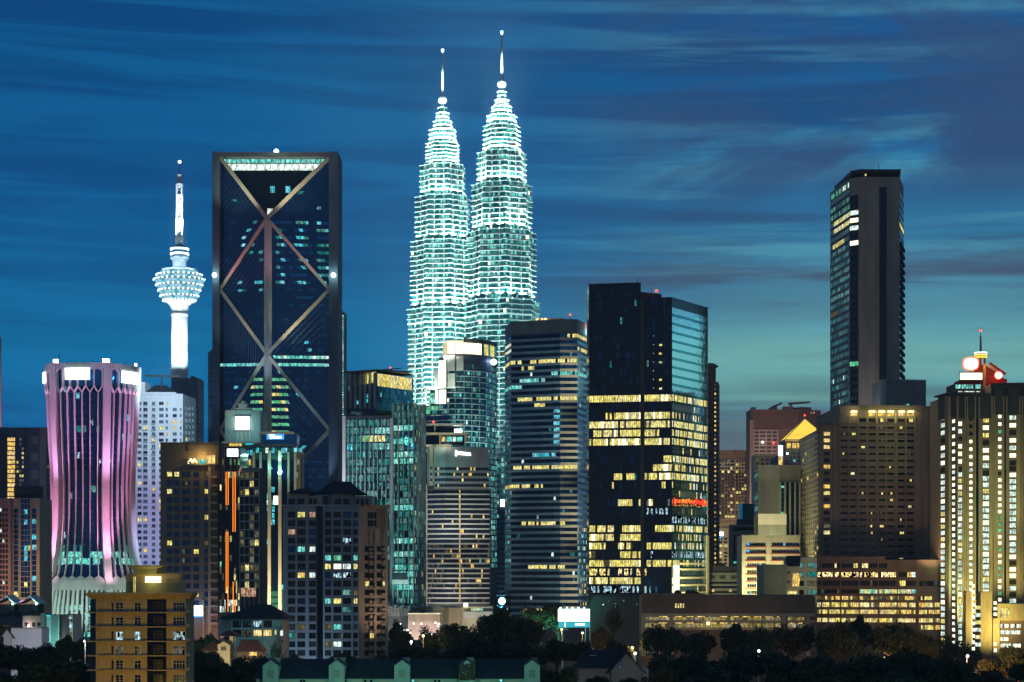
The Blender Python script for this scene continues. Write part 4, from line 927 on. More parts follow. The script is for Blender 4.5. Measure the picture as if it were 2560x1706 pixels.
# curved tower with the cream lit crown
def curved():
    D = 1260; t_ = thing('office_tower', 'curved glass tower with a cream glowing crown and stepped white side frames', 'skyscraper', PX(1160, D), D+10, -.4)
    rr = random.Random(21)
    pts = [(1118, 1250), (1138, 1249), (1160, 1250), (1179, 1252.5), (1198, 1256), (1216, 1261), (1230, 1268), (1241, 1277)]
    Ws = [Wall(a, b) for a, b in zip(pts, pts[1:])]
    poly = [(PX(a, d), d) for a, d in pts]
    Z = lambda py: PZ(py, 1255)
    m = MB(); m.prism(poly+[(PX(1241, 1277), 1310), (PX(1118, 1250), 1310)], -.4, Z(852), 'slate', 'roof_dark'); m.build('wall', t_)
    Wl = Wall((1054, 1262), (1119, 1252))
    for a, y, mt in ((1097, 893, 'concrete_pale'), (1075, 971, 'concrete_pale'), (1054, 1011, 'concrete_pale')):
        m = MB(); Wl.pbox(m, a, 1119 if a > 1090 else (1097 if a > 1070 else 1075), y, 1600, -30, 0, 'slate'); m.build('wall', t_)
    for y0, y1, n0 in ((888, 906, 0), (908, 926, 0)):
        pass
    i = 0; y = 930.0
    while y < 1420:
        m = MB(); s_ = MB()
        for W in Ws:
            strip(m, W, 0, W.L, Z(y+9.3), Z(y), 1.3, lambda f, k: pick(rr, ('lit_teal', .03 if y < 1055 else .12), ('lit_white', .012), ('lit_tealdim', .2 if y < 1055 else .4), ('glass_navy', .45), ('glass_teal', .3)), off=.05)
            W.wbox(s_, -.1, W.L+.1, Z(y), Z(y-1.6), 0, .5, 'white_wall'); W.wbox(m, W.L-.15, W.L+.15, Z(y+9.3), Z(y), .05, .35, 'fin_metal')
        m.build('glazing_band', t_); m = MB()
        if y > 1022: strip(m, Wl, Wl.u(1056), Wl.u(1118), Z(y+9.3), Z(y), 3.4, lambda f, k: pick(rr, ('lit_tealdim', .15), ('glass_navy', .8)), off=.06); Wl.wbox(s_, Wl.u(1055), Wl.L, Z(y), Z(y-1.6), 0, .5, 'fin_metal')
        elif y > 985: strip(m, Wl, Wl.u(1098), Wl.u(1118), Z(y+9.3), Z(y), 3.4, lambda f, k: pick(rr, ('lit_tealdim', .3), ('glass_navy', .7)), off=.06)
        if m.f: m.build('glazing_band', t_)
        s_.build('sunshade', t_); y += 13.7; i += 1
    for y0 in (894, 913):
        m = MB()
        for W in Ws[2:]: strip(m, W, 0, W.L, Z(y0+10), Z(y0), 2.2, lambda f, k: pick(rr, ('lit_tealdim', .2), ('glass_bluegrey', .8)), off=.05, gap=.6)
        m.build('glazing_band', t_)
    # crown: lit rooms behind tall openings, thin curved lid
    m = MB()
    for W, pat in zip(Ws, (('b',), ('b',), ('b', 'b'), ('b', 'b', 'w'), ('w', 'g', 'y'), ('y', 'g', 'y'), ('y', 'g'))):
        n = len(pat)
        for k, c in enumerate(pat): W.quad(m, W.L*(k+.04)/n, W.L*(k+.96)/n, Z(887), Z(859), .06, {'b': 'lit_bright', 'w': 'lit_bright', 'y': 'lit_yellow', 'g': 'glass_teal'}[c])
    m.build('crown_glazing', t_)
    Wc = Wall((1107, 1254), (1119, 1251)); m = MB(); Wc.pbox(m, 1107, 1119, 856, 889, -12, .2, 'cream_wall'); m.build('crown_wall', t_)
    m = MB(); m.prism([(x, y_-1.2) for x, y_ in poly[2:]]+[(PX(1243, 1277), 1300), (PX(1160, 1250), 1300)], Z(857), Z(848.5), 'concrete_dark', 'roof_dark'); m.build('crown_lid', t_)
    m = MB(); Ws[0].pbox(m, 1118, 1160, 852, 858, 0, .8, 'cream_wall'); m.build('crown_lid', t_)
    # white stepped frames on the flank
    fr = Wall((1054, 1256), (1160, 1245))
    for a, c, y0, y1, mt in ((1098, 1117, 902, 970, 'lit_bright'), (1099, 1117, 975, 1010, 'lit_bright')): m = MB(); fr.pbox(m, a, c, y0, y1, .5, .9, mt); m.build('light_panel', t_)
    for a, c, y0, y1 in ((1119, 1138, 888, 928), (1142, 1160, 892, 926), (1120, 1138, 934, 968)): m = MB(); fr.pbox(m, a, c, y0, y1, .5, .8, 'concrete_pale'); m.build('panel', t_)
    for a, c, y0, y1 in ((1063, 1097, 971, 976), (1063, 1069, 976, 1011), (1090, 1097, 976, 1011), (1054, 1076, 1011, 1016), (1054, 1060, 1016, 1040), (1087, 1097, 925, 971), (1117, 1119, 888, 1012), (1139, 1141, 888, 968), (1097, 1140, 968, 972)): m = MB(); fr.pbox(m, a, c, y0, y1, .5, 1.2, 'white_wall' if a < 1100 else 'slate'); m.build('frame', t_)
    for a, c, y0, y1, mt in ((1075, 1090, 983, 992, 'lit_green'), (1072, 1090, 994, 1010, 'lit_teal'), (1062, 1076, 1018, 1036, 'lit_green'), (1078, 1096, 1016, 1026, 'lit_green')): m = MB(); fr.pbox(m, a, c, y0, y1, .4, .6, mt); m.build('window', t_)
    m = MB(); W = Ws[-1]; m.ball((PX(1234, 1266), 1266, Z(901)), 2.0, 'lamp_cool', 8); m.build('crown_lamp', t_); m = MB(); m.ball((PX(1114, 1250), 1247, Z(898)), 1.2, 'lamp_cool', 8); m.build('crown_lamp', t_)
    bulb(PX(1234, 1263), 1262, Z(901), .5, 6, (.3, .55, 1))
    flood(PX(1075, 1240), 1238, Z(1000), PX(1075, 1256), 1256, Z(985), .7, (.8, 1, .85), 110); flood(PX(1130, 1236), 1232, Z(975), PX(1130, 1250), 1250, Z(930), .4, (.85, 1, .8), 100)
    for z_ in (30, 75, 115): flood(PX(1190, 1225), 1222, z_, PX(1190, 1257), 1257, z_+18, .36, (.5, 1, .92), 90)  # unseen teal spots added to brighten the floor bands
    for px in (1112, 1140): flood(PX(px, 1240), 1238, Z(882), PX(px, 1252), 1252, Z(866), .6, (1, .95, .75), 110)
curved()

b = Bld('office_tower', 'grey ribbon-windowed tower with terraces and a white sign on its blank top', 'building', [(1062, 1152), (1112, 1145), (1224, 1150)], 1222, 'concrete_dark', 25)
W0, W1 = b.W; Z = lambda py: PZ(py, 1148)
m = MB(); W0.pbox(m, 1085, 1112.2, 1118, 1222, -25, 0, 'teal_wall'); W1.pbox(m, 1112, 1222, 1118, 1222, -25, 0, 'grey_wall'); b.part('upper_wall', m)
m = MB(); W0.pbox(m, 1063, 1085, 1112, 1222, -20, -2, 'teal_wall'); b.part('stair_wall', m)
m = MB(); W0.pbox(m, 1071, 1081, 1118, 1215, -2, -1, 'cream_wall'); b.part('pilaster', m)
b.grid(W0, [1076], [1171, 1185.5, 1200], 5.5, 7, lambda c, r: 'glass_dim', off=-1)
m = MB(); W1.pbox(m, 1138, 1141.5, 1126, 1141, .2, .7, 'sign_white'); b.part('lit_sign', m)
m = MB(); f = lambda px, py, o=.55: W1.pt(W1.u(px), Z(py), o); m.face([f(1141.5, 1137.5), f(1177, 1139.5), f(1176, 1132.5), f(1141.5, 1129)], 'sign_white'); b.part('lit_sign', m)
# terraces stepping up behind the blank wall
for y0, y1, x1, mt in ((1113, 1118, 1130, 'cream_wall'), (1083, 1088, 1172, 'beige_wall'), (1060, 1064, 1158, 'concrete_pale')): m = MB(); Wt = Wall((1063, 1156), (x1, 1156)); Wt.pbox(m, 1063, x1, y0, y1, -14, 4, mt); b.part('terrace_slab', m)
Wt = Wall((1063, 1158), (1165, 1158)); m = MB(); Wt.pbox(m, 1063, 1165, 1088, 1113, -12, -2, 'glass_black'); Wt.pbox(m, 1063, 1140, 1064, 1083, -12, -3, 'glass_black'); b.part('terrace_wall', m)
for a, c, mt in ((1104, 1113, 'lit_amber'), (1116, 1130, 'lit_teal'), (1132, 1140, 'lit_white'), (1142, 1156, 'lit_teal')): m = MB(); Wt.pbox(m, a, c, 1092, 1104, -2, -1.8, mt); b.part('terrace_window', m)
m = MB(); Wt.pbox(m, 1136, 1155, 1073.5, 1083, -2, 3, 'sign_white'); b.part('lit_sign', m); m = MB(); f = lambda px, py: Wt.pt(Wt.u(px), Wt.z(py), 3.2); m.face([f(1135, 1067), f(1150, 1067), f(1157, 1061), f(1130, 1061)], 'lit_white'); b.part('canopy_underside', m)
for a in (1087, 1100, 1163): m = MB(); Wt.pbox(m, a-2, a+2, 1064 if a == 1087 else 1088, 1083 if a == 1087 else 1113, -3, 1, 'beige_wall'); b.part('column', m)
m = MB(); m.ball(Wt.pt(Wt.u(1084), Wt.z(1056), 2), .7, 'lamp_red', 6); m.tube(Wt.pt(Wt.u(1084), Wt.z(1060), 2), Wt.pt(Wt.u(1084), Wt.z(1056), 2), .15, 'dark_metal', 4); b.part('beacon', m)
for i in range(4):
    y0 = 1169+13.8*i; m = MB(); strip(m, W0, W0.u(1087), W0.L, Z(y0+7.5), Z(y0), 1, lambda f, k: 'lit_amber' if k == 2 and i != 2 else 'glass_navy', off=.05)
    strip(m, W1, 0, W1.u(1222), Z(y0+7.5), Z(y0), 1, lambda f, k: pick(b.rng, ('lit_amber', .10), ('lit_yellow', .03), ('glass_navy', .8)) if f > .2 else 'glass_navy', off=.05); b.part('glazing_band', m)
for i in range(23):
    y0 = 1226+12.35*i; m = MB()
    fn = lambda f, k: pick(b.rng, ('lit_amber', .035 if 3 < i < 20 else .01), ('lit_dim', .10 if i > 10 else .02), ('lit_teal', .02 if i in (13, 14) else 0), ('glass_navy', .6), ('glass_black', .3))
    strip(m, W0, 0, W0.L, Z(y0+8.2), Z(y0), 1.0, fn, off=.05); strip(m, W1, 0, W1.L, Z(y0+8.2), Z(y0), 1.0, fn, off=.05)
    W1.quad(m, W1.u(1148), W1.u(1151), Z(y0+7.4), Z(y0), .09, 'lit_amber'); b.part('glazing_band', m)
    m = MB(); W0.wbox(m, 0, W0.L, Z(y0+12.2), Z(y0+8.4), 0, .45, 'concrete_pale'); W1.wbox(m, 0, W1.L, Z(y0+12.2), Z(y0+8.4), 0, .45, 'concrete_pale'); b.part('spandrel', m)
m = MB(); W0.pbox(m, 1062, 1068.5, 1212, 1560, 0, 1.2, 'cream_wall'); b.part('edge_fin', m)
b.done()
for px in (1075, 1120, 1180): flood(PX(px, 1118), 1118, 10, PX(px, 1148), 1148, 34, .2, (1, .97, .86), 70); flood(PX(px, 1118), 1118, 52, PX(px, 1148), 1148, 74, .2, (.92, 1, .9), 80)  # unseen spots stacked in front, added to lift the pale spandrels
flood(PX(1110, 1138), 1136, Z(1110), PX(1110, 1150), 1150, Z(1088), .4, (1, .95, .7), 120); flood(PX(1100, 1120), 1120, Z(1190), PX(1100, 1148), 1148, Z(1140), .10, (.3, 1, .9), 80)

# podium at the foot of the glass towers
t_ = thing('podium', 'low lit podium with a row of pale fins and a pink louvred wall', 'building', PX(1060, 830), 830, -.4)
W = Wall((968, 838), (1062, 838)); m = MB(); W.pbox(m, 968, 1062, 1520, 1600, -20, 0, 'concrete_dark'); m.build('wall', t_)
for i in range(26): m = MB(); a = 968+3.5*i; W.pbox(m, a, a+1.1, 1514, 1541, 0, .7, 'concrete_pale'); m.build('fin', t_)
W = Wall((1020, 826), (1100, 826)); m = MB(); W.pbox(m, 1020, 1100, 1535, 1600, -8, 0, 'pink_wall'); W.pbox(m, 1019, 1101, 1533, 1536, -8, .6, 'cream_wall'); m.build('louvre_wall', t_)
for i in range(34): m = MB(); a = 1021+2.35*i; W.pbox(m, a, a+.9, 1536, 1556, 0, .4, 'tan_wall'); m.build('louvre', t_)
W = Wall((1062, 842), (1232, 842)); m = MB(); W.pbox(m, 1062, 1232, 1517, 1600, -20, 0, 'beige_wall'); m.build('wall', t_)
m = MB(); W.pbox(m, 1110, 1152, 1520, 1600, 0, 1, 'tan_wall'); m.build('portal', t_); m = MB(); W.pbox(m, 1159, 1170, 1508, 1518, -1, .8, 'lit_bright'); m.build('lit_box', t_)
m = MB(); W.pbox(m, 1160, 1232, 1529, 1545, 0, 3, 'concrete_pale'); m.build('canopy', t_)
for a in range(1178, 1206, 5): m = MB(); W.pbox(m, a, a+3.5, 1521, 1527, 0, .3, 'lit_teal' if a % 2 else 'lit_amber'); m.build('window', t_)
for px, c, l_ in ((985, (.8, 1, .95), .35), (1060, (1, .85, .72), .38), (1130, (1, .85, .5), .12), (1200, (.9, 1, .75), .22)): flood(PX(px, 800), 800, 3, PX(px, 830), 830, 16, l_, c, 120)

b = Bld('office_block', 'small dark ribbon-windowed tower topped by two bright white box lights', 'building', [(1224, 1320), (1264, 1320)], 1262, 'navy_wall', 20)
W = b.W[0]
for i in range(21): m = MB(); y0 = 1275+12.5*i; strip(m, W, 0, W.L, W.z(y0+7), W.z(y0), 1.5, lambda f, k: pick(b.rng, ('lit_white', .012), ('lit_teal', .012), ('glass_navy', .9)), off=.06); b.part('glazing_band', m)
for a in (1226, 1251): m = MB(); W.pbox(m, a, a+11, 1249, 1267, -3, .8, 'sign_white'); b.part('lit_box', m)
m = MB(); W.pbox(m, 1224, 1240, 1240, 1252, -12, -4, 'slate'); b.part('plant_box', m); b.done()

# ribbon tower with beige bands
b = Bld('office_tower', 'blue ribbon-windowed tower with one column of beige bands and a red beacon corner', 'skyscraper', [(1263, 1175), (1278, 1152), (1400, 1140), (1443, 1140), (1476, 1172)], 832, 'navy_wall', 35)
WW = b.W; Z = lambda py: PZ(py, 1142)
mb_ = MB(); mb_.prism([(x, y+.6) for x, y in b.poly[:5]]+[b.poly[5], b.poly[6]], PZ(835, 1142), PZ(799, 1142), 'grey_wall', 'roof_dark'); b.part('crown_wall', mb_)
for i in range(47):
    y0 = 836+15.6*i
    if y0 > 1560: break
    m = MB()
    mode = {2: ('y', .86, 1), 0: ('y', .72, 1), 4: ('y', 0, .84), 5: ('y', .2, .35), 6: ('t', .55, 1), 7: ('t', .15, .52), 8: ('t', 0, .2), 10: ('y', .12, .84), 11: ('y', .34, .48), 19: ('c', .32, .6), 21: ('y', .1, .85), 24: ('y', 0, .45)}.get(i)
    mode = mode if mode else (('y', .2, .7) if i > 26 and i % 7 == 2 else None)
    for wi, W in enumerate(WW):
        def fn(f, k, wi=wi, W=W):
            q = b.rng.random(); px = (1263, 1278, 1400, 1443)[wi]+(15, 122, 43, 33)[wi]*f; g_ = (px-1263)/213
            if mode and mode[1] <= g_ <= mode[2] and q < .8: return {'y': 'lit_yellow', 't': 'lit_teal', 'c': 'lit_cyan'}[mode[0]]
            if i in (12, 13, 14, 15, 16, 17) and wi == 1 and f > .88: return 'lit_cyan'
            if i > 30 and wi == 3 and q < .25: return 'lit_yellow' if q < .12 else 'lit_teal'
            if q < .018: return 'lit_white' if q < .008 else 'lit_tealdim'
            return 'glass_teal' if (q < .4 and wi != 2) else ('glass_blue' if q < .6 else 'glass_navy')
        strip(m, W, 0, W.L, Z(y0+9), Z(y0), 1.35, fn, off=.05)
    b.part('glazing_band', m)
    m = MB()
    for wi, W in enumerate(WW): W.wbox(m, 0, W.L, Z(y0+15.5), Z(y0+9.1), 0, .3 if wi != 2 else .55, 'cream_wall' if wi == 2 else 'panel_blue')
    b.part('spandrel', m)
    m = MB(); WW[1].wbox(m, WW[1].u(1292), WW[1].u(1386), Z(y0+11.6), Z(y0+10), .3, .75, 'panel_blue'); WW[1].wbox(m, WW[1].u(1386), WW[1].L, Z(y0+14.8), Z(y0+12.8), .3, .7, 'panel_blue'); WW[1].wbox(m, 0, WW[1].u(1292), Z(y0+14.8), Z(y0+12.8), .3, .7, 'fin_metal'); b.part('rail', m)
for a, c, mt in ((1330, 1362, 'lit_sparkle'), (1362, 1392, 'lit_dim'), (1392, 1414, 'cream_wall')): m = MB(); WW[1].pbox(m, a, min(c, 1399), 793.5, 800, -9, -5, mt); b.part('plant_box', m)
q = WW[2].pt(WW[2].u(1426), 0, -5); m = MB(); m.tube((q[0], q[1], Z(799)), (q[0], q[1], Z(787)), .2, 'dark_metal', 5); m.ball((q[0], q[1], Z(786)), .6, 'lamp_red', 6); b.part('beacon', m)
q = WW[3].pt(WW[3].u(1470), Z(818), .8); m = MB(); m.ball(q, 1.9, 'lamp_cool', 8, 1.5); m.ball((q[0], q[1], q[2]+3.4), 1.0, 'lamp_red', 6); b.part('corner_beacon', m); bulb(q[0], q[1]-3, q[2], .4, 6, (.4, 1, 1)); bulb(q[0], q[1]-3, q[2]+4, .3, 5, (1, .1, .1))
b.done(); [flood(PX(1535, 1112), 1112, z_, PX(1415, 1140), 1140, z_+4, .32, (1, .96, .78), 62, 1, 1) for z_ in (25, 65, 105, 145)]  # lamps hung out of sight, added to brighten the beige bands

# black tower
b = Bld('office_tower', 'black glass office tower with a notched roof and bands of yellow lit floors', 'skyscraper', [(1473, 908), (1602, 903), (1680, 900), (1768, 936)], 743, 'glass_black', 30)
W0, W1, W2 = b.W; Z = lambda py: PZ(py, 902)
m = MB(); d0 = W0.pt(0, 0, 0); e0 = W0.pt(W0.L, 0, 0); m.prism([(d0[0], d0[1]), (e0[0], e0[1]), (e0[0]+1.2, e0[1]+33), (d0[0], d0[1]+33)], Z(744), Z(705.5), 'glass_black', 'roof_dark'); b.part('roof_block', m)
m = MB(); W1.wbox(m, 0, 1.6, 0, Z(744), 0, .5, 'frame_dark'); b.part('recess_fin', m)
SEG = {0: [(1474, 1600), (1603, 1679)], 2: [(1512, 1530), (1534, 1600), (1612, 1676)], 3: [(1474, 1543), (1549, 1600), (1602, 1674)], 4: [(1484, 1543), (1550, 1600), (1612, 1648)], 5: [(1474, 1600), (1612, 1674)], 7: [(1658, 1679)], 8: [(1630, 1679)], 9: [(1535, 1548), (1552, 1558), (1565, 1588), (1603, 1679)], 10: [(1528, 1535), (1652, 1664)], 12: [(1543, 1580), (1596, 1602), (1618, 1632)], 15: [(1474, 1490), (1494, 1536), (1553, 1602), (1640, 1680)], 16: [(1474, 1536), (1550, 1602)], 17: [(1474, 1512), (1545, 1560), (1564, 1580), (1614, 1678)], 18: [(1474, 1490), (1552, 1600)], 19: [(1474, 1602), (1614, 1678)], 20: [(1474, 1490)], 21: [(1474, 1520), (1524, 1604)]}
LEFT = {0: 1, 2: .15, 3: .8, 4: .8, 5: .75, 7: .75, 8: .35, 9: .7, 10: .12, 15: .6, 16: .3, 17: .45, 18: 0, 19: .4}
for i in range(-12, 26):
    y0 = 987.5+21.75*i
    if y0 < 748 or y0 > 1520: 
        if y0 < 708 or y0 > 1520: continue
    m = MB()
    def fn(f, k, W=None, a=0, c=1, i=i):
        px = a+(c-a)*f; q = b.rng.random()
        for s0, s1 in SEG.get(i, ()):
            if s0 <= px <= s1: return 'lit_yellow' if q < .82 else ('lit_bright' if q < .93 else 'lit_dim')
        if i == 13 and px > 1612 and q < .45: return 'lit_city'
        if i in (20, 22) and px < 1625 and q < .6: return 'lit_city' if i == 22 else 'lit_sparkle'
        if i in (18, 24) and q < .08: return 'lit_city'
        if q < .01: return 'lit_tealdim'
        return 'glass_black' if q < .9 else 'glass_navy'
    if y0 > 708: strip(m, W0, 0, W0.L, Z(y0+16.3), Z(y0), .95, lambda f, k: fn(f, k, a=1473, c=1602), off=.06); b.part('glazing_band', m); m = MB()
    if y0 > 744: strip(m, W1, 1.7, W1.L, Z(y0+16.3), Z(y0), .95, lambda f, k: fn(f, k, a=1611, c=1680), off=.06)
    if -8 < i < 1 and y0 > 744:
        W1.quad(m, W1.u(1633), W1.u(1634.4), Z(y0+6), Z(y0+4.5), .1, 'lit_white')
        if i in (-6, -5, -4, -2, -1): W1.quad(m, W1.u(1648), W1.u(1655), Z(y0+9), Z(y0+4), .1, 'lit_yellow')
    if m.f: b.part('glazing_band', m); m = MB()
    if 750 < y0 < 1495:
        z0_, z1_ = Z(y0+15.5), Z(y0)
        def fs(f, k, i=i):
            q = b.rng.random(); p = LEFT.get(i)
            if p is None: p = 0 if i < 1 else .02
            if i == 14: return 'lit_city' if q < .5 else 'glass_black'
            if i == 18: return 'lit_city' if q < .7 else 'glass_bluegrey'
            if q < p*(1 if i else .9): return 'lit_yellow' if q < p*.8 else 'lit_white'
            return 'glass_sky' if i < 2 or i in (6, 11) else ('glass_bluegrey' if q < .6 else 'glass_sky')
        strip(m, W2, 0, W2.L, z0_, z1_, 1.0 if i > -1 else 2.4, fs, off=.06, gap=.08)
    if m.f: b.part('glazing_band', m)
    if 750 < y0 < 1495:
        m = MB(); W2.wbox(m, 0, W2.L, Z(y0+21.6), Z(y0+15.6), 0, .25, 'glass_teal'); b.part('spandrel', m)
for a in (1473, 1602, 1679.5): m = MB(); (W0 if a < 1602 else W1).pbox(m, a-.6, a+.6, 744 if a > 1601 else 706, 1520, 0, .4, 'frame_dark'); b.part('edge_fin', m)
m = MB(); W2.wbox(m, W2.L-.5, W2.L, 0, Z(743), 0, .4, 'fin_metal'); b.part('edge_fin', m)
# red neon writing strokes high over the side entrance
rr = random.Random(8)
for j in range(34):
    u = W2.L*(.02+.94*(j+.3)/34); h0 = rr.uniform(-.6, .5); hh = rr.uniform(.9, 2.1)*(1.5 if j in (0, 1, 22, 23, 29, 30, 31) else 1); zc = Z(1251)+h0
    m = MB(); W2.wbox(m, u, u+.42, zc-hh/2, zc+hh/2, .5, .8, 'neon_red' if rr.random() < .55 else 'neon_orange')
    if j % 3 == 0: W2.wbox(m, u, u+rr.uniform(.7, 1.3), zc-hh/2-.1, zc-hh/2+.35, .5, .82, 'neon_red')
    if j % 4 == 1: W2.wbox(m, u, u+.5, zc-2.2, zc-1.7, .5, .8, 'neon_orange')
    b.part('neon_letter', m)
m = MB(); W2.pbox(m, 1682, 1695, 1414, 1492, .4, .7, 'lit_bright'); b.part('light_strip', m)
for y in (1410, 1424, 1445, 1463, 1482): m = MB(); W2.pbox(m, 1696, 1767, y-2.5, y+2.5, .3, .7, 'cream_wall'); b.part('ledge', m)
m = MB(); W2.pbox(m, 1763, 1768, 1340, 1500, .3, 1, 'cream_wall'); b.part('edge_fin', m)
for px, o in ((1590, -4), (1622, -8)): m = MB(); q = W0.pt(W0.u(px), 0, o); zb = Z(705.5) if px < 1602 else Z(730); m.tube((q[0], q[1], zb), (q[0], q[1], zb+2.6), .15, 'dark_metal', 4); b.part('antenna', m)
m = MB(); q = W0.pt(W0.u(1622), 0, -25); m.tube((q[0], q[1], Z(744)), (q[0], q[1], Z(711)), .2, 'dark_metal', 5); m.ball((q[0], q[1], Z(709)), .65, 'lamp_red', 8); b.part('beacon', m)
m = MB(); Wb = Wall((1603, 925), (1655, 933)); Wb.pbox(m, 1604, 1654, 733, 745, -6, 0, 'slate'); b.part('plant_box', m)
b.done()
flood(PX(1755, 885), 885, 20, PX(1730, 920), 920, 36, .8, (1, .95, .45), 90); flood(PX(1790, 880), 880, 25, PX(1735, 920), 920, 60, .14, (1, .9, .4), 70)
# ================================================================ east group
# slim brown tower with tiny balcony lights
D = 1200
b = Bld('apartment_tower', 'slim dark brown tower with a round cap and one column of tiny amber lights', 'building', [(1764, D), (1795, D), (1799, D+20)], 955, 'scaffold', 20)
W = b.W[0]; k = D/F
m = MB(); m.lathe(PX(1781, D), D+10, [(13*k, PZ(960, D)), (13*k, PZ(916, D)), (19*k, PZ(914, D)), (19*k, PZ(911, D)), (9*k, PZ(905, D)), (1, PZ(904, D))], 'scaffold', 24); b.part('round_cap', m)
for i in range(46):
    y = 962+11.4*i; m = MB(); W.pbox(m, 1785, 1798, y+4, y+6, 0, 1.3, 'brown_wall'); b.part('balcony', m)
    b.win(W, W.u(1788), W.z(y), .9, 1.2, 'lit_amber' if b.rng.random() < .55 else 'lit_dim', None, 0); b.win(W, W.u(1775), W.z(y), 1.2, 1.4, 'glass_dim', None, 0)
for i in range(40): m = MB(); W.pbox(m, 1764, 1784, 966+13*i, 968+13*i, 0, .4, 'brown_wall'); b.part('ledge', m)
b.done()

# hazy distant cluster
b = Bld('apartment_block', 'distant brown apartment block with a pale colonnaded top and a few yellow windows', 'building', [(1797, 1700), (1838, 1692), (1873, 1700)], 1128, 'scaffold', 25)
W0, W1 = b.W; m = MB(); W0.pbox(m, 1797, 1838, 1150, 1182, 0, .8, 'beige_wall'); W1.pbox(m, 1838, 1871, 1150, 1182, 0, .8, 'beige_wall'); b.part('upper_band', m)
m = MB(); W0.pbox(m, 1800, 1838, 1126, 1139, 0, 1.5, 'scaffold'); W1.pbox(m, 1838, 1868, 1126, 1139, 0, 1.5, 'scaffold'); b.part('roof_screen', m)
b.grid(W0, [1801, 1808, 1816, 1823, 1830, 1835], rows(1154, 8.6, 17), 5, 5.5, lambda c, r: pick(b.rng, ('lit_yellow', .12), ('lit_dim', .12), ('glass_dim', .76)), fr=None, off=.85)
b.grid(W1, [1841, 1848, 1855, 1862, 1868], rows(1154, 8.6, 17), 5, 5.5, lambda c, r: pick(b.rng, ('lit_yellow', .08), ('lit_dim', .12), ('glass_dim', .8)), fr=None, off=.85)
for i in range(14): m = MB(); W0.pbox(m, 1800, 1838, 1186+8.6*i, 1189+8.6*i, 0, .9, 'tan_wall'); W1.pbox(m, 1838, 1870, 1186+8.6*i, 1189+8.6*i, 0, .9, 'tan_wall'); b.part('balcony', m)
b.done()
b = Bld('construction_tower', 'reddish tower under construction with roof cranes behind the lit pyramid roof', 'building', [(1876, 1650), (1995, 1650), (2052, 1660)], 1024, 'scaffold', 30)
W0, W1 = b.W
m = MB(); W0.pbox(m, 1874, 1884, 1050, 1420, 0, 1.2, 'pink_wall'); b.part('edge_pillar', m)
for a, c, y0, y1 in ((1880, 1890, 1018, 1030), (1925, 1940, 1019, 1026), (1960, 1985, 1016, 1026), (2004, 2030, 1018, 1026)): m = MB(); (W0 if a < 1990 else W1).pbox(m, a, c, y0, y1, -12, -1, 'scaffold'); b.part('formwork', m)
for i in range(9): m = MB(); W0.pbox(m, 1884, 1945, 1076+9.5*i-1.5, 1076+9.5*i+1.5, 0, .9, 'concrete_pale'); b.part('floor_slab', m)
for a in (1884, 1898, 1915, 1930, 1944): m = MB(); W0.pbox(m, a-1.6, a+1.6, 1075, 1160, 0, 1.0, 'concrete_pale'); b.part('column', m)
for i in range(11): m = MB(); W0.pbox(m, 1876, 1995, 1030+4.2*i, 1031+4.2*i, 0, .3, 'brown_wall'); W1.pbox(m, 1995, 2052, 1030+4.2*i, 1031+4.2*i, 0, .3, 'brown_wall'); b.part('scaffold_deck', m)
b.grid(W0, [1958, 1965, 1972, 1979], [1074], 3, 3, lambda c, r: 'lit_dim', fr=None); b.grid(W1, [2028, 2035], [1032], 4, 4, lambda c, r: 'lit_pink', fr=None)
for px, y, a0, a1, ty in ((1977, 1010, 1970, 2025, 1006), (1940, 1020, 1927, 1955, 1008)):
    m = MB(); D = 1658; m.tube((PX(px, D), D, PZ(1026, D)), (PX(px, D), D, PZ(y-3, D)), .9, 'scaffold', 5); m.beam(Vector((PX(a0, D), D, PZ(y, D))), Vector((PX(a1, D), D, PZ(ty, D))), 1.6, -.8, .8, 'scaffold'); b.part('crane', m)
for px, y, r in ((1934, 1108, 'lamp_red'), (1906, 1106, 'lamp_white')): m = MB(); m.ball(W0.pt(W0.u(px), W0.z(y), 1.5), .9, r, 6); b.part('work_lamp', m)
b.done(); flood(PX(1890, 1560), 1560, 40, PX(1910, 1650), 1650, 120, .24, (1, .66, .52), 80); flood(PX(1840, 1600), 1600, 30, PX(1840, 1700), 1700, 90, .24, (1, .72, .42), 80); flood(PX(2020, 1560), 1560, 120, PX(2010, 1650), 1650, 165, .07, (1, .45, .35), 80)
b = Bld('apartment_block', 'cream low-rise block tucked under the unfinished reddish tower', 'building', [(1886, 1500), (1944, 1500)], 1138, 'beige_wall', 20)
W = b.W[0]; m = MB(); W.pbox(m, 1884, 1946, 1137, 1140, 0, 1, 'cream_wall'); b.part('cornice', m); b.grid(W, [1894, 1906, 1918, 1930, 1940], [1150, 1160], 7, 5, lambda c, r: pick(b.rng, ('lit_dim', .5), ('glass_dim', .5)), fr=None); b.done()
b = Bld('apartment_block', 'cream lit block with a grid of dark square windows and a blue-white sign', 'building', [(1792, 1400), (1836, 1400)], 1305, 'beige_wall', 20)
W = b.W[0]; b.grid(W, [1801, 1814, 1827], rows(1347, 8.9, 9), 8.5, 5, lambda c, r: pick(b.rng, ('lit_yellow', .22), ('lit_dim', .2), ('glass_dim', .5)), fr=None); b.grid(W, [1799, 1805, 1811, 1817, 1823, 1829], [1318], 3, 5, lambda c, r: 'glass_dim', fr=None)
m = MB(); W.pbox(m, 1796, 1808, 1330, 1340, 0, .6, 'sign_white'); W.pbox(m, 1797, 1802, 1340, 1348, 0, .6, 'sign_blue'); b.part('lit_sign', m); m = MB(); W.pbox(m, 1790, 1838, 1303, 1307, 0, 1.2, 'tan_wall'); b.part('cornice', m); b.done()
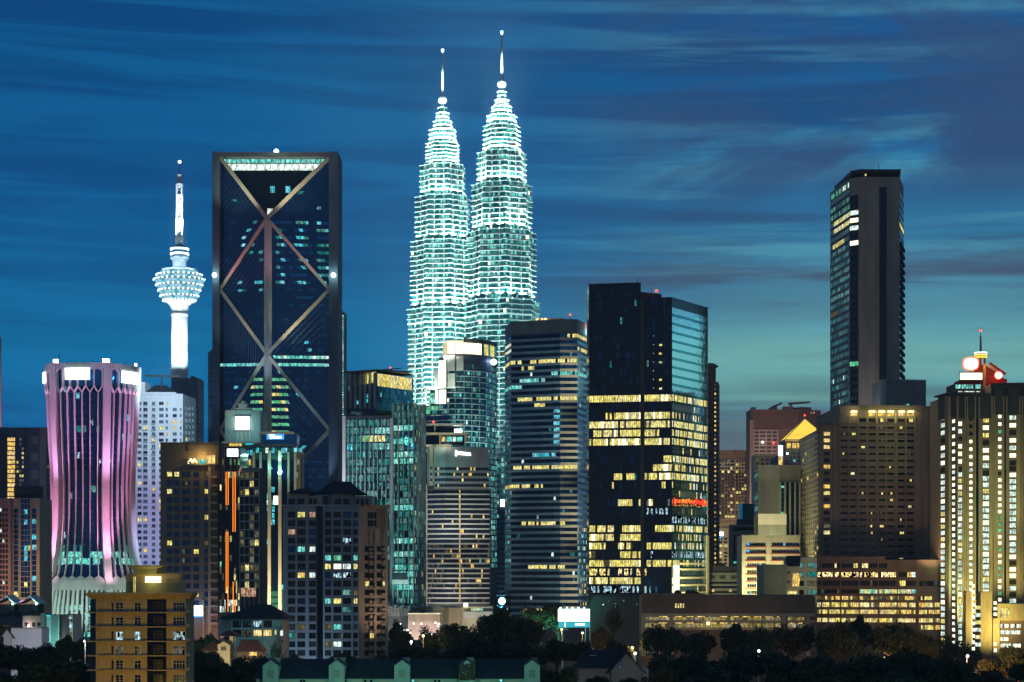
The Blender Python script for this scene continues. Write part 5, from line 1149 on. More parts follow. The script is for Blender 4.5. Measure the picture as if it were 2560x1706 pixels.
flood(PX(1815, 1340), 1340, 6, PX(1815, 1400), 1400, 45, .38, (1, .78, .42), 90)
b = Bld('office_block', 'small bluish glass block on the skyline between brown flats and the blank grey slab', 'building', [(1856, 1250), (1888, 1250)], 1260, 'glass_teal', 18)
W = b.W[0]; [b.part('mullion', (lambda m: (W.pbox(m, a, a+.9, 1260, 1312, 0, .4, 'frame_dark'), m)[1])(MB())) for a in (1862, 1868, 1874, 1880)]; b.done()
b = Bld('office_block', 'dark grey block with a recessed band and vertical window slots', 'building', [(1830, 1180), (1890, 1180)], 1312, 'grey_wall', 18)
W = b.W[0]; m = MB(); W.pbox(m, 1830, 1890, 1318, 1327, 0, .06, 'glass_black'); b.part('recessed_band', m)
for a in (1834, 1842, 1850, 1858): m = MB(); W.pbox(m, a, a+4, 1338, 1412, 0, .06, 'glass_black'); b.part('window', m)
m = MB(); W.pbox(m, 1846, 1888, 1298, 1313, -10, -2, 'slate'); b.part('plant_box', m); m = MB(); W.pbox(m, 1834, 1842, 1404, 1409, .1, .3, 'lit_teal'); b.part('lit_window', m); b.done()
b = Bld('low_block', 'long low grey block with louvre bands and three small yellow windows', 'building', [(1770, 960), (1857, 960)], 1432, 'grey_wall', 20)
W = b.W[0]; m = MB(); W.pbox(m, 1770, 1857, 1416, 1433, -14, -3, 'slate'); b.part('upper_storey', m)
for a in (1773, 1798, 1826): m = MB(); W.pbox(m, a, a+15, 1439, 1448, 0, .1, 'glass_black'); [W.pbox(m, a+3*j, a+3*j+.8, 1439, 1448, .1, .25, 'concrete') for j in range(5)]; b.part('louvre', m)
for y in (1455, 1466, 1478): m = MB(); W.pbox(m, 1770, 1857, y, y+5, 0, .06, 'glass_black'); b.part('glazing_band', m)
b.grid(W, [1783, 1826, 1853], [1477], 6, 6, lambda c, r: 'lit_amber', fr='frame_dark', off=.08)
m = MB(); p = W.pt(W.u(1805), 0, -6); m.lathe(p[0], p[1], [(2.6, W.z(1416)), (2.0, W.z(1411)), (.2, W.z(1407))], 'roof_dark', 12); b.part('roof_dome', m); b.done()

# blank grey slab
b = Bld('office_tower', 'blank grey slab tower with white vertical fins on its glazed half', 'building', [(1886, 985), (1895, 950), (1948, 950), (2002, 958)], 1165, 'grey_wall', 25)
Wa, W0, W1 = b.W
m = MB(); W1.pbox(m, 1950, 2002, 1206, 1400, 0, .05, 'glass_navy'); b.part('glazing', m)
for a in (1949, 1961, 1973.5, 1986, 1998): m = MB(); W1.pbox(m, a-1, a+1, 1206, 1400, 0, .9, 'concrete_pale'); b.part('fin', m)
for i in range(9): m = MB(); y = 1215+13*i; W1.pbox(m, 1950.5, 1959.5, y, y+5, .05, .2, 'lit_green' if b.rng.random() < .6 else 'glass_green'); b.part('window', m)
for i in range(16): m = MB(); y = 1170+14*i; Wa.pbox(m, 1887, 1894, y, y+10, 0, .08, 'lit_tealdim' if b.rng.random() < .3 else 'glass_green'); b.part('glazing_band', m)
m = MB(); W0.pbox(m, 1895, 1948, 1163, 1166, 0, .2, 'concrete'); W1.pbox(m, 1948, 2002, 1163, 1166, 0, .2, 'concrete'); b.part('coping', m); b.done()
flood(PX(1925, 900), 900, 40, PX(1930, 950), 950, 70, .12, (1, .95, .7), 100)
b = Bld('plant_block', 'windowless greenish-yellow plant block with a bright upper half', 'building', [(1895, 905), (1966, 905)], 1287, 'olive_wall', 15)
W = b.W[0]; m = MB(); W.pbox(m, 1895, 1966, 1285, 1312, 0, .5, 'cream_wall'); b.part('upper_panel', m); [b.part('panel_joint', (lambda m: (W.pbox(m, a, a+.6, 1312, 1345, 0, .15, 'slate'), m)[1])(MB())) for a in (1920, 1940)]; b.done()
flood(PX(1930, 880), 880, PZ(1335, 880), PX(1930, 905), 905, PZ(1296, 905), .42, (1, .96, .6), 100)

# building with the lit pyramid roof
D = 1320; b = Bld('office_tower', 'blue-grey tower under a glowing golden pyramid roof', 'building', [(1962, D), (2055, D)], 1106, 'navy_wall', 22)
W = b.W[0]; k = D/F
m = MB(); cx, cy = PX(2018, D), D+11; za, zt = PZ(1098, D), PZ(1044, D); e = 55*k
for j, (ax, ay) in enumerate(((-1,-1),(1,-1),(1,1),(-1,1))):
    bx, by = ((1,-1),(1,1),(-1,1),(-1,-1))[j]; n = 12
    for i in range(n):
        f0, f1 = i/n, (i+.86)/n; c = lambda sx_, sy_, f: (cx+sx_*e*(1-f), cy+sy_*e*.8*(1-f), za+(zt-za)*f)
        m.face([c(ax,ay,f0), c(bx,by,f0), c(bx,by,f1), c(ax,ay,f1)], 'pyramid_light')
b.part('pyramid_roof', m)
m = MB(); m.box(cx-e*1.03, cx+e*1.03, cy-e*.83, cy+e*.83, za-1.6, za-.1, 'cream_wall'); b.part('roof_eaves', m)
m = MB(); [m.tube((cx+sx_*e, cy+sy_*e*.8, za), (cx, cy, zt), .35, 'cream_wall', 4) for sx_, sy_ in ((-1,-1),(1,-1))]; b.part('roof_ridge', m)
m = MB(); m.tube((cx, cy, zt), (cx, cy, zt+2), .2, 'dark_metal', 4); m.ball((cx, cy, zt+2.2), .65, 'lamp_red', 6); b.part('beacon', m)
for a in (1967, 1981, 1993): m = MB(); W.pbox(m, a, a+10, 1108, 1121, 0, .3, 'lit_amber'); b.part('attic_window', m)
b.grid(W, [1968, 1977, 1986, 1995], rows(1134, 9, 5), 5, 5, lambda c, r: pick(b.rng, ('lit_cyan', .1), ('glass_navy', .9)), fr='frame_dark')
m = MB(); Ws = Wall((1946, 1290), (1958, 1290)); Ws.pbox(m, 1947, 1957, 1114, 1140, -2, 0, 'sign_white'); Ws.pbox(m, 1947.5, 1956.5, 1141, 1165, -2, -.2, 'lit_amber'); b.part('vertical_sign', m)
m = MB(); Ws.pbox(m, 1946, 1962, 1140, 1240, -40, -2, 'navy_wall'); b.part('side_wing', m)
b.done(); bulb(PX(1951, 1286), 1284, PZ(1128, 1286), .4, 6, (1, .5, .6)); flood(PX(1990, 1300), 1298, PZ(1125, 1300), PX(2010, 1310), 1312, PZ(1100, 1310), .5, (1, .7, .2), 130)

# cream block with red sills
b = Bld('office_block', 'brightly lit cream block with dark window bands above red sills', 'building', [(1855, 800), (2000, 800)], 1340, 'cream_wall', 18)
W = b.W[0]
for i in range(9):
    y = 1357+17.3*i
    for a, c in ((1868, 1914), (1929, 1998)):
        if i > 2 and a > 1900: continue
        m = MB(); strip(m, W, W.u(a), W.u(c), W.z(y+7.5), W.z(y), .95, lambda f, k: pick(b.rng, ('lit_cyan', .03), ('glass_navy', .5), ('glass_black', .45)), off=.05, gap=.15); b.part('glazing_band', m)
        m = MB(); W.pbox(m, a-4, c+2, y+9, y+11.6, 0, .7, 'red_sill'); b.part('sill', m)
m = MB(); W.pbox(m, 1853.5, 2001, 1338, 1341.5, 0, .4, 'cream_wall'); b.part('parapet', m)
m = MB(); W.pbox(m, 1914, 1929, 1342, 1490, 0, .5, 'cream_wall'); b.part('pilaster', m)
b.win(W, W.u(1871), W.z(1360.5), 1, 1, 'sign_blue', None, 0, off=.06); b.win(W, W.u(1871), W.z(1378), 1, 1, 'sign_blue', None, 0, off=.06)
b.done()
for px in (1880, 1960): flood(PX(px, 786), 784, 31, PX(px, 800), 800, 43, .5, (1, .92, .48), 120)
flood(PX(1880, 784), 784, 29, PX(1880, 800), 800, 31, .5, (1, .92, .5), 130)
b = Bld('low_block', 'olive windowless block with one pale side in front of the cream red-silled offices', 'building', [(1897, 778), (1910, 770), (1967, 772)], 1413, 'olive_wall', 15)
m = MB(); b.W[0].pbox(m, 1897, 1910, 1413, 1500, 0, .1, 'teal_wall'); b.part('side_wall', m); m = MB(); b.W[1].pbox(m, 1910, 1967, 1411.5, 1414.5, 0, .3, 'concrete'); b.part('coping', m); b.done()
b = Bld('office_block', 'cream block of square windows joined to the hotel base', 'building', [(1966, 776), (2042, 770)], 1394, 'cream_wall', 14)
W = b.W[0]; m = MB(); W.pbox(m, 1966, 2001, 1390, 1416, .0, .6, 'glass_black'); b.part('roof_garden', m)
b.grid(W, [2004, 2031], rows(1414, 22.5, 4), [9, 21], 11, lambda c, r: pick(b.rng, ('lit_dim', .3), ('lit_tealdim', .25), ('glass_black', .5)), fr='frame_dark', nx=1)
m = MB(); W.pbox(m, 1982, 1999, 1434, 1466, 0, .15, 'lit_amber'); b.part('lit_recess', m); b.win(W, W.u(1972), W.z(1432), .8, 1, 'glass_black'); b.win(W, W.u(1972), W.z(1455), .8, 1, 'glass_black')
m = MB(); W.pbox(m, 1948, 1992, 1479, 1485, .2, .5, 'lit_yellow'); b.part('lit_band', m); b.done()
flood(PX(2015, 752), 748, 31, PX(2012, 772), 772, 40, .08, (1, .95, .55), 110)

# hotel
def hotel():
    b = Bld('hotel', 'broad brown-grey hotel tower with a grid of windows and five lamps under its roofline', 'building', [(2001, 966), (2046, 898), (2100, 900), (2350, 905)], 1057, 'hotel_wall', 22, mass=False)
    W0, W1, W2 = b.W; Z = lambda py: PZ(py, 900); yb = 970
    m = MB(); m.prism([b.P[0], b.P[1], b.P[2], (b.P[2][0], yb), (b.P[0][0], yb)], -.4, Z(1074), 'hotel_wall', 'roof_dark'); m.prism([b.P[1], b.P[2], (b.P[2][0], 901), (b.P[1][0], 901)], Z(1074), Z(1057), 'hotel_wall', 'roof_dark'); b.part('wall', m)
    m = MB(); m.prism([b.P[2], b.P[3], (b.P[3][0], yb), (b.P[2][0], yb)], -.4, Z(1014), 'hotel_wall', 'roof_dark'); b.part('wall', m)
    m = MB(); W2.pbox(m, 2100, 2145, 1040, 1058, 0, .6, 'hotel_wall'); W2.pbox(m, 2145, 2304, 1014, 1027, 0, 1.6, 'hotel_wall'); b.part('parapet', m)
    m = MB(); W1.pbox(m, 2046, 2095, 1057, 1062, 0, .9, 'concrete_dark'); b.part('parapet', m)
    rw = rows(1068, 16.45, 21)
    LIT = {(2, 0), (4, 2), (6, 2), (5, 3), (7, 3), (8, 4), (1, 4), (1, 5), (3, 5), (6, 5)}
    def fn(c, r): return pick(b.rng, ('lit_amber', .07), ('lit_yellow', .09), ('lit_dim', .04), ('glass_dim', .5), ('glass_black', .35))
    for ci, px in enumerate((2110.5, 2132.5, 2157, 2180, 2205, 2226.5, 2253, 2275.5)):
        for ri, py in enumerate([1051]+rw):
            if ri == 0 and ci < 2: continue
            q = b.rng.random(); mt = 'lit_yellow' if (ri == 0 and ci == 4) else fn(ci, ri); b.win(W2, W2.u(px), W2.z(py), 3.1, 1.6, 'glass_dim' if mt.startswith('lit') else mt, None, 0, sill='hotel_wall')
            if mt.startswith('lit'): wd = b.rng.choice((.45, .8, 1.4, 1.8)); m = MB(); u = W2.u(px)+b.rng.uniform(-.5, .4); W2.quad(m, u-wd/2, u+wd/2, W2.z(py)-.72, W2.z(py)+.72, .09, mt); b.part('lit_window', m)
    b.grid(W1, [2067], rows(1085, 16.45, 19), 16, 8.8, lambda c, r: 'lit_amber' if r in (0, 1, 2, 5, 8) else fn(1, r), fr=None, sill='hotel_wall')
    for i in range(22):
        m = MB(); y = 1081+16.45*(i-1); W2.pbox(m, 2100, 2290, y-2.2, y+2.2, 0, .35, 'hotel_wall'); b.part('spandrel', m)
    for a in (2098, 2121.5, 2144.5, 2192, 2240, 2264, 2287): m = MB(); W2.pbox(m, a-1.4, a+1.4, 1040, 1392, 0, .8, 'hotel_wall'); b.part('pilaster', m)
    for a in (2050, 2084): m = MB(); W1.pbox(m, a-2, a+2, 1066, 1392, 0, .8, 'hotel_wall'); b.part('pilaster', m)
    m = MB(); W2.pbox(m, 2303, 2306, 1016, 1392, 0, .15, 'brown_wall'); b.part('joint', m)
    # flank: tight grid of small windows
    for i in range(24):
        y = 1078+13.1*i; m = MB(); strip(m, W0, .3, W0.L-.3, PZ(y+7.5, 898), PZ(y, 898), 7, lambda f, k: pick(b.rng, ('lit_amber', .05), ('lit_dim', .05), ('glass_black', .8)), off=.05, gap=1.1); b.part('window_band', m)
        m = MB(); W0.wbox(m, 0, W0.L, PZ(y+12.8, 898), PZ(y+8, 898), 0, .3, 'cream_wall'); b.part('spandrel', m)
    m = MB(); [W0.wbox(m, W0.L*(j+.5)/9-.35, W0.L*(j+.5)/9+.35, Z(1392), Z(1078), 0, .34, 'cream_wall') for j in range(9)]; b.part('mullion', m)
    for a in (2134.5, 2179, 2203.5, 2226, 2253, 2276):
        m = MB(); W2.pbox(m, a-7, a+7, 1028, 1031, 0, 1.2, 'lamp_warm'); b.part('lamp', m)
        m = MB(); W2.pbox(m, a-8, a+8, 1031, 1040.5, .0, .12, 'lit_amber'); b.part('lit_panel', m)
        bulb(*W2.pt(W2.u(a), Z(1034), 2.6), .34, 3.2, (1, .8, .25), .4)
    m = MB(); [W2.pbox(m, a-.5, a+.5, 1027, 1060, 0, 1.4, 'concrete_pale') for a in (2190, 2238)]; b.part('fin', m)
    b.done()
    flood(PX(2150, 800), 800, 12, PX(2200, 900), 900, 60, .03, (1, .55, .3), 70); flood(PX(1985, 900), 905, 24, PX(2022, 930), 930, 60, .3, (1, .88, .4), 50); flood(PX(2330, 850), 850, 40, PX(2325, 903), 903, 80, .03, (1, .55, .3), 80)
    # base
    b = Bld('hotel_podium', 'brown hotel base with bands of yellow lit storeys behind the dark trees', 'building', [(2036, 868), (2290, 860), (2402, 862)], 1400, 'brown_wall', 25)
    W0, W1 = b.W; Z = lambda py: PZ(py, 863)
    m = MB(); W0.pbox(m, 2045, 2212, 1392, 1402, -6, 0, 'brown_wall'); W0.pbox(m, 2212, 2336, 1397, 1400, -8, -3, 'roof_dark'); b.part('parapet', m)
    def band(W, y0, y1, a, c, fn, nm='glazing_band'): m = MB(); strip(m, W, W.u(a), W.u(c), Z(y1), Z(y0), .9, fn, off=.06); b.part(nm, m)
    r_ = b.rng; dk = lambda f, k: pick(r_, ('lit_dim', .04), ('glass_black', .9)); yl = lambda f, k: pick(r_, ('lit_yellow', .55), ('lit_amber', .3), ('lit_dim', .15))
    band(W0, 1409, 1420, 2050, 2218, lambda f, k: 'lit_yellow' if (.21 < f < .25 or .50 < f < .55 or .64 < f < .72) else ('glass_black'))
    band(W0, 1431, 1443, 2040, 2240, lambda f, k: 'lit_sparkle' if r_.random() < .86 else 'glass_black'); band(W0, 1431, 1443, 2247, 2289, lambda f, k: 'lit_white' if f > .8 else ('lit_amber' if .5 < f < .7 else 'glass_black'))
    band(W0, 1452, 1465, 2045, 2244, dk); band(W0, 1452, 1465, 2249, 2289, lambda f, k: 'lit_yellow' if f < .42 else 'glass_black'); band(W1, 1453, 1466, 2298, 2392, lambda f, k: 'lit_city' if r_.random() < .06 else 'glass_black')
    band(W0, 1474, 1484, 2045, 2145, dk); band(W0, 1474, 1484, 2147, 2290, lambda f, k: 'lit_teal' if r_.random() < .25 else ('lit_yellow' if r_.random() < .8 else 'lit_white'))
    for y0, y1 in ((1491, 1500), (1507, 1518), (1525, 1535), (1546, 1556)):
        band(W0, y0, y1, 2037, 2289, yl if y0 > 1500 else (lambda f, k: 'lit_dim' if r_.random() < .6 else 'lit_amber')); band(W1, y0, y1, 2297, 2386 if y0 > 1500 else 2330, yl if y0 > 1500 else (lambda f, k: 'lit_yellow' if r_.random() < .5 else 'glass_black'))
    band(W1, 1563, 1574, 2302, 2385, yl)
    for a in (2054, 2102, 2148, 2196, 2243, 2291): m = MB(); W0.pbox(m, a-1.6, a+1.6, 1402, 1600, 0, 1.0, 'brown_wall'); b.part('pilaster', m)
    for y in (1424, 1447, 1469, 1487): m = MB(); W0.pbox(m, 2040, 2291, y-1, y+1, 0, .5, 'brown_wall'); b.part('ledge', m)
    b.done(); flood(PX(2360, 790), 790, 20, PX(2345, 862), 862, 45, .022, (1, .62, .3), 90)
hotel()
b = Bld('plant_block', 'plain grey box rising behind the hotel roof', 'building', [(2195, 985), (2216, 975), (2315, 980)], 950, 'grey_wall', 25)
m = MB(); b.W[0].pbox(m, 2195, 2216, 949, 1030, 0, .1, 'teal_wall'); b.part('side_panel', m); m = MB(); b.W[1].pbox(m, 2216, 2315, 949, 951, 0, .2, 'concrete'); b.part('coping', m); m = MB(); b.W[1].pbox(m, 2265, 2272, 1011, 1013, 0, .3, 'lit_teal'); b.part('vent_lamp', m); b.done()

# tall slab tower
b = Bld('office_tower', 'tall lone slab tower with a dark vertical slot and an overhanging roof cap', 'skyscraper', [(2077, 1060), (2124, 1022), (2147, 1018), (2249, 1018), (2259, 1045)], 443, 'concrete', 30)
W0, W1, W2, W3 = b.W; Z = lambda py: PZ(py, 1020)
m = MB(); W2.pbox(m, 2198, 2216.5, 468, 1100, 0, .04, 'glass_black'); b.part('dark_slot', m)
for i in range(30): m = MB(); y = 470+18.9*i; W2.pbox(m, 2198, 2216.5, y, y+1.2, .04, .12, 'slate'); b.part('slot_joint', m)
m = MB(); W2.pbox(m, 2216.5, 2219, 470, 1100, 0, .5, 'concrete'); W2.pbox(m, 2189, 2198, 600, 1100, 0, .25, 'tan_wall'); b.part('pilaster', m)
LT = {2: .55, 3: .5, 4: .8, 5: .85, 7: .55}
for i in range(34):
    y0 = 489+18.9*(i-1) if i else 470
    if y0 > 1080: break
    m = MB()
    if i == 0: strip(m, W0, 1, W0.L-.5, PZ(484, 1040), PZ(472, 1040), 3.4, lambda f, k: pick(b.rng, ('lit_green', .4), ('lit_white', .1), ('glass_black', .5)), off=.06, gap=1.2); b.part('window_band', m); continue
    def f0(f, k, i=i):
        q = b.rng.random()
        if i in (4, 5) and f > .15: return 'lit_yellow' if q < .8 else 'lit_white'
        if i == 7 and .1 < f < .7: return 'lit_yellow'
        if i in (1, 2, 3) and q < LT.get(i, .1): return 'lit_green' if q < .3 else 'glass_black'
        if i == 16 and f < .4: return 'lit_dim'
        if i > 24 and q < .25: return 'lit_tealdim' if q < .2 else 'lit_white'
        if i in (17, 18, 19): return 'glass_sky' if q < .5 else 'glass_bluegrey'
        return 'glass_sky' if (i > 7 and q < .55) else ('glass_bluegrey' if i > 7 else 'glass_black')
    zt = lambda y, d: PZ(y, d)
    strip(m, W0, .3, W0.L, zt(y0+11, 1040), zt(y0, 1040), 2.1, f0, off=.06, gap=.7)
    strip(m, W1, .2, W1.L-.2, Z(y0+11), Z(y0), 4.5, lambda f, k: 'lit_bright' if i in (4, 7) else ('lit_white' if i in (5, 3) else ('lit_green' if i in (23, 29) else 'glass_black')), off=.06, gap=.2)
    strip(m, W3, .2, W3.L, zt(y0+11, 1030), zt(y0, 1030), 2.5, lambda f, k: 'lit_yellow' if i == 5 else 'glass_black', off=.06, gap=.3); b.part('glazing_band', m)
    m = MB(); o = .35 if i > 7 else .1
    W0.wbox(m, 0, W0.L, zt(y0+18.5, 1040), zt(y0+11.4, 1040), 0, o, 'navy_wall' if i < 8 else 'grey_wall'); W1.wbox(m, 0, W1.L, Z(y0+18.5), Z(y0+11.4), 0, o, 'slate'); W3.wbox(m, 0, W3.L, zt(y0+18.5, 1030), zt(y0+11.4, 1030), 0, .9 if i > 6 else .1, 'slate'); b.part('spandrel', m)
m = MB(); pz = [(PX(2092, 1060), 1062), (PX(2128, 1024), 1024), (PX(2150, 1020), 1020), (PX(2246, 1020), 1020), (PX(2248, 1045), 1050), (PX(2100, 1060), 1065)]
m.prism(pz, Z(446), Z(436), 'roof_dark'); b.part('roof_plant', m)
m = MB(); cxr = sum(p[0] for p in pz)/6; cyr = sum(p[1] for p in pz)/6; big = [(cxr+(x-cxr)*1.06, cyr+(y-cyr)*1.1) for x, y in pz]
m.loft([[(x, y, Z(437)) for x, y in pz], [(x, y, Z(432)) for x, y in big], [(x, y, Z(425.5)) for x, y in big]], 'dark_metal'); b.part('roof_cap', m)
m = MB(); q = W2.pt(W2.u(2204), 0, -8); m.tube((q[0], q[1], Z(427)), (q[0], q[1], Z(406)), .2, 'dark_metal', 4); b.part('antenna', m); flood(PX(2160, 985), 985, 100, PX(2182, 1018), 1018, 150, .07, (1, .88, .76), 100); m = MB(); W2.pbox(m, 2162, 2165, 436, 441, .5, .8, 'lit_yellow'); b.part('roof_lamp', m); b.done()  # the warm spot is an unseen fill added for the front

# bright windowed tower with the signs and spire
def sign_tower():
    b = Bld('hotel_tower', 'dark tower with columns of bright windows under a red-lit sign roof and spire', 'skyscraper', [(2347, 862), (2392, 838), (2478, 838), (2640, 832)], 985, 'tan_wall', 35, mass=False)
    W0, W1, W2 = b.W; Z = lambda py: PZ(py, 840); yb = 880
    m = MB(); m.prism([b.P[0], b.P[1], b.P[2], (b.P[2][0], yb), (b.P[0][0], yb)], -.4, Z(987), 'tan_wall', 'roof_dark'); b.part('wall', m)
    m = MB(); m.prism([b.P[2], b.P[3], (b.P[3][0], yb), (b.P[2][0], yb)], -.4, Z(962), 'tan_wall', 'roof_dark'); b.part('wall', m)
    m = MB(); W0.pbox(m, 2346, 2392, 985, 1047, 0, .25, 'slate'); W1.pbox(m, 2392, 2478, 985, 1047, 0, .25, 'slate'); W2.pbox(m, 2478, 2640, 960, 1036, 0, .25, 'slate'); b.part('dark_top_wall', m)  # slate skin puts the darkness of the unlit top into the colour
    ry = [1026+18.85*i for i in range(9)]+[1191+15.75*i for i in range(28)]
    lt = lambda c, r: None if ry[r] > 1625 else ('glass_dim' if (r in (4, 8) and b.rng.random() < .9) else pick(b.rng, ('lit_white', .62), ('lit_yellow', .12), ('lit_bright', .26)))
    b.grid(W0, [2357.5], ry, 9.5, 10.5, lt, nx=2, fr='frame_dark'); b.grid(W0, [2384.5], [y-10 for y in ry], 7, 8.5, lambda c, r: pick(b.rng, ('lit_bright', .8), ('lit_white', .2)), fr='frame_dark', nx=0)
    b.grid(W1, [2400], [y-4 for y in ry], 9.5, 10.5, lt, nx=2, fr='frame_dark'); b.grid(W1, [2427], [y-16 for y in ry], 7.5, 8.5, lambda c, r: 'glass_dim' if 1 < r < 5 else pick(b.rng, ('lit_bright', .8), ('lit_white', .2)), fr='frame_dark', nx=0)
    b.grid(W1, [2464.5], [y+6 for y in ry], 15, 11, lt, nx=3, fr='frame_dark')
    b.grid(W2, [2499.5], [y-22 for y in ry], 7.5, 8.5, lambda c, r: pick(b.rng, ('lit_bright', .82), ('lit_green', .1), ('glass_dim', .08)), fr='frame_dark', nx=0); b.grid(W2, [2532], [y-19 for y in ry], 15, 11, lambda c, r: 'glass_dim' if r in (4, 9, 24, 27, 29) else lt(c, r+0), nx=3, fr='frame_dark')
    for W, xs in ((W0, (2370, 2376.5)), (W1, (2393, 2412, 2417, 2437, 2447)), (W2, (2480, 2486, 2509, 2517, 2550, 2556))):
        for a in xs: m = MB(); W.pbox(m, a-1.6, a+1.6, 992, 1640, 0, 1.1, 'tan_wall'); b.part('pilaster', m)
    m = MB(); W1.pbox(m, 2437, 2446, 1020, 1560, 0, .05, 'glass_black'); W2.pbox(m, 2509, 2515, 1010, 1560, 0, .05, 'glass_black'); b.part('recess_shade', m)  # recess shade painted as flat dark sheets on the wall
    m = MB(); W0.pbox(m, 2343, 2392, 984, 988, 0, 1.5, 'slate'); W1.pbox(m, 2392, 2478, 984, 988, 0, 1.2, 'slate'); W2.pbox(m, 2476, 2640, 958, 966, 0, 2.2, 'dark_metal'); b.part('cornice', m)
    # rooftop
    D = 850; k = D/F; Wr = Wall((2380, D), (2522, D))
    m = MB(); Wr.pbox(m, 2386, 2462, 960, 988, -16, 0, 'slate'); b.part('roof_house', m)
    for a, c in ((2389, 2401), (2404, 2408), (2410, 2414), (2416, 2420), (2422, 2426), (2428, 2432), (2439, 2452)): m = MB(); Wr.pbox(m, a, c, 962, 972, 0, .2, 'lit_teal'); b.part('attic_window', m)
    m = MB(); [Wr.pbox(m, a, c, 979.5, 981.5, 2, 2.4, 'lit_white') for a, c in ((2381, 2385), (2393, 2403), (2408, 2418), (2421, 2433), (2438, 2447))]; b.part('light_strip', m)
    m = MB(); Wr.pbox(m, 2401, 2462, 950, 962, -12, -1, 'red_paint'); Wr.pbox(m, 2458, 2512, 946, 972, -14, -1, 'red_paint'); Wr.pbox(m, 2511, 2519, 947, 958, -12, -1, 'red_paint'); b.part('roof_storey', m)
    m = MB(); x = lambda px: PX(px, D); z = lambda py: PZ(py, D); y0, y1 = D+1, D+13
    m.loft([[(x(2440), y0, z(950)), (x(2513), y0, z(947)), (x(2513), y1, z(947)), (x(2440), y1, z(950))], [(x(2450), y0+4, z(911)), (x(2472), y0+4, z(908)), (x(2472), y1-4, z(908)), (x(2450), y1-4, z(911))]], 'red_paint'); b.part('mansard_roof', m)
    m = MB(); m.beam(Vector((x(2465), D+.4, z(912))), Vector((x(2496), D+.4, z(929))), .8, -.5, .5, 'concrete_pale'); m.beam(Vector((x(2474), D, z(908))), Vector((x(2514), D, z(936))), .9, -.5, .5, 'red_paint'); b.part('roof_ridge', m)
    m = MB(); Wr.pbox(m, 2458, 2464, 910, 975, -1, .3, 'yellow_wall'); b.part('chimney_shaft', m)
    for a in (2449, 2459, 2470): m = MB(); m.tube((x(a), D+6, z(912)), (x(a), D+6, z(892)), .45, 'red_paint', 6); b.part('crown_post', m)
    for py, mt in ((879, 'sign_white'), (885, 'neon_yellow'), (890.5, 'neon_yellow')): m = MB(); m.lathe(x(2460), D+6, [(14*k, z(py+1.2)), (16*k, z(py+1.2)), (16*k, z(py-1.2)), (14*k, z(py-1.2))], mt, 24); b.part('ring_light', m)
    m = MB(); m.lathe(x(2460), D+6, [(13.5*k, z(892)), (13.5*k, z(878)), (.3, z(876))], 'yellow_wall', 20); b.part('crown_drum', m)
    m = MB(); m.tube((x(2460), D+6, z(878)), (x(2460), D+6, z(836)), .55, 'dark_metal', 8, .3); m.tube((x(2460), D+6, z(836)), (x(2460), D+6, z(816)), .14, 'dark_metal', 5); b.part('spire', m)
    m = MB(); m.ball((x(2460), D+6, z(823)), .55, 'lamp_red', 6); b.part('beacon', m)
    # big glowing signs
    m = MB(); Ws = Wall((2400, D-1.5), (2455, D-1.5)); n = 20
    c = (Ws.u(2427), z(910.5)); disc = lambda s_, o_=0: [Ws.pt(c[0]+17.5*k*s_*math.copysign(abs(math.cos(a))**.75, math.cos(a)), c[1]+14.2*k*s_*math.copysign(abs(math.sin(a))**.75, math.sin(a)), 0) for a in [2*math.pi*i/n for i in range(n)]]
    fr_ = disc(1); bk = [(p[0], p[1]+1, p[2]) for p in fr_]; m.face(fr_, 'sign_red2'); d2 = [(p[0], p[1]+.3, p[2]) for p in disc(1.22)]; m.face(d2, 'sign_red'); [m.face([bk[i], bk[(i+1) % n], fr_[(i+1) % n], fr_[i]], 'sign_red') for i in range(n)]; b.part('round_sign', m)
    m = MB(); Ws.pbox(m, 2426, 2428, 924, 934, -1.2, -.4, 'dark_metal'); b.part('sign_post', m)
    m = MB(); Ws.pbox(m, 2399, 2456, 930, 951.5, -1, -.2, 'slate'); b.part('sign_backing', m); m = MB(); Ws.pbox(m, 2400.5, 2455, 933, 949, -.2, .3, 'sign_gold2'); b.part('lit_sign', m)
    m = MB(); cx_, cz_ = x(2495.5), z(939); m.face([(cx_+8.3*k*math.cos(a), D-.6, cz_+8*k*math.sin(a)) for a in [2*math.pi*i/18 for i in range(18)]], 'sign_red2'); m.face([(cx_+10.6*k*math.cos(a), D-.4, cz_+10.3*k*math.sin(a)) for a in [2*math.pi*i/18 for i in range(18)]], 'sign_red'); b.part('round_sign', m)
    bulb(x(2428), D-6, z(925), .35, 7, (1, .2, .05)); bulb(x(2495), D-4, z(941), .25, 5, (1, .1, .05)); bulb(x(2460), D-4, z(920), .15, 7, (1, .5, .1)); bulb(x(2452), D, z(866), .2, 4, (.3, 1, .3))
    # lower wing: stair and yellow walls at street level
    Wl = Wall((2398, 790), (2600, 785)); zz = lambda py: PZ(py, 788)
    m = MB(); Wl.pbox(m, 2452, 2480, 1480, 1640, -20, 0, 'yellow_wall'); b.part('lift_tower', m); m = MB(); Wl.pbox(m, 2494, 2600, 1510, 1552, -20, 0, 'yellow_wall'); Wl.pbox(m, 2498, 2600, 1552, 1640, -20, -2, 'brown_wall'); b.part('wing_wall', m)
    m = MB(); Wl.pbox(m, 2482, 2499, 1546, 1640, -2, .4, 'yellow_wall'); b.part('frame_pier', m); m = MB(); Wl.pbox(m, 2415, 2430, 1480, 1640, -20, -1, 'yellow_wall'); b.part('stair_wall', m)
    for i in range(11): y = 1461+15.7*i; m = MB(); Wl.pbox(m, 2430, 2437, y, y+8, -.5, .1, 'lit_bright'); b.part('stair_lamp', m)
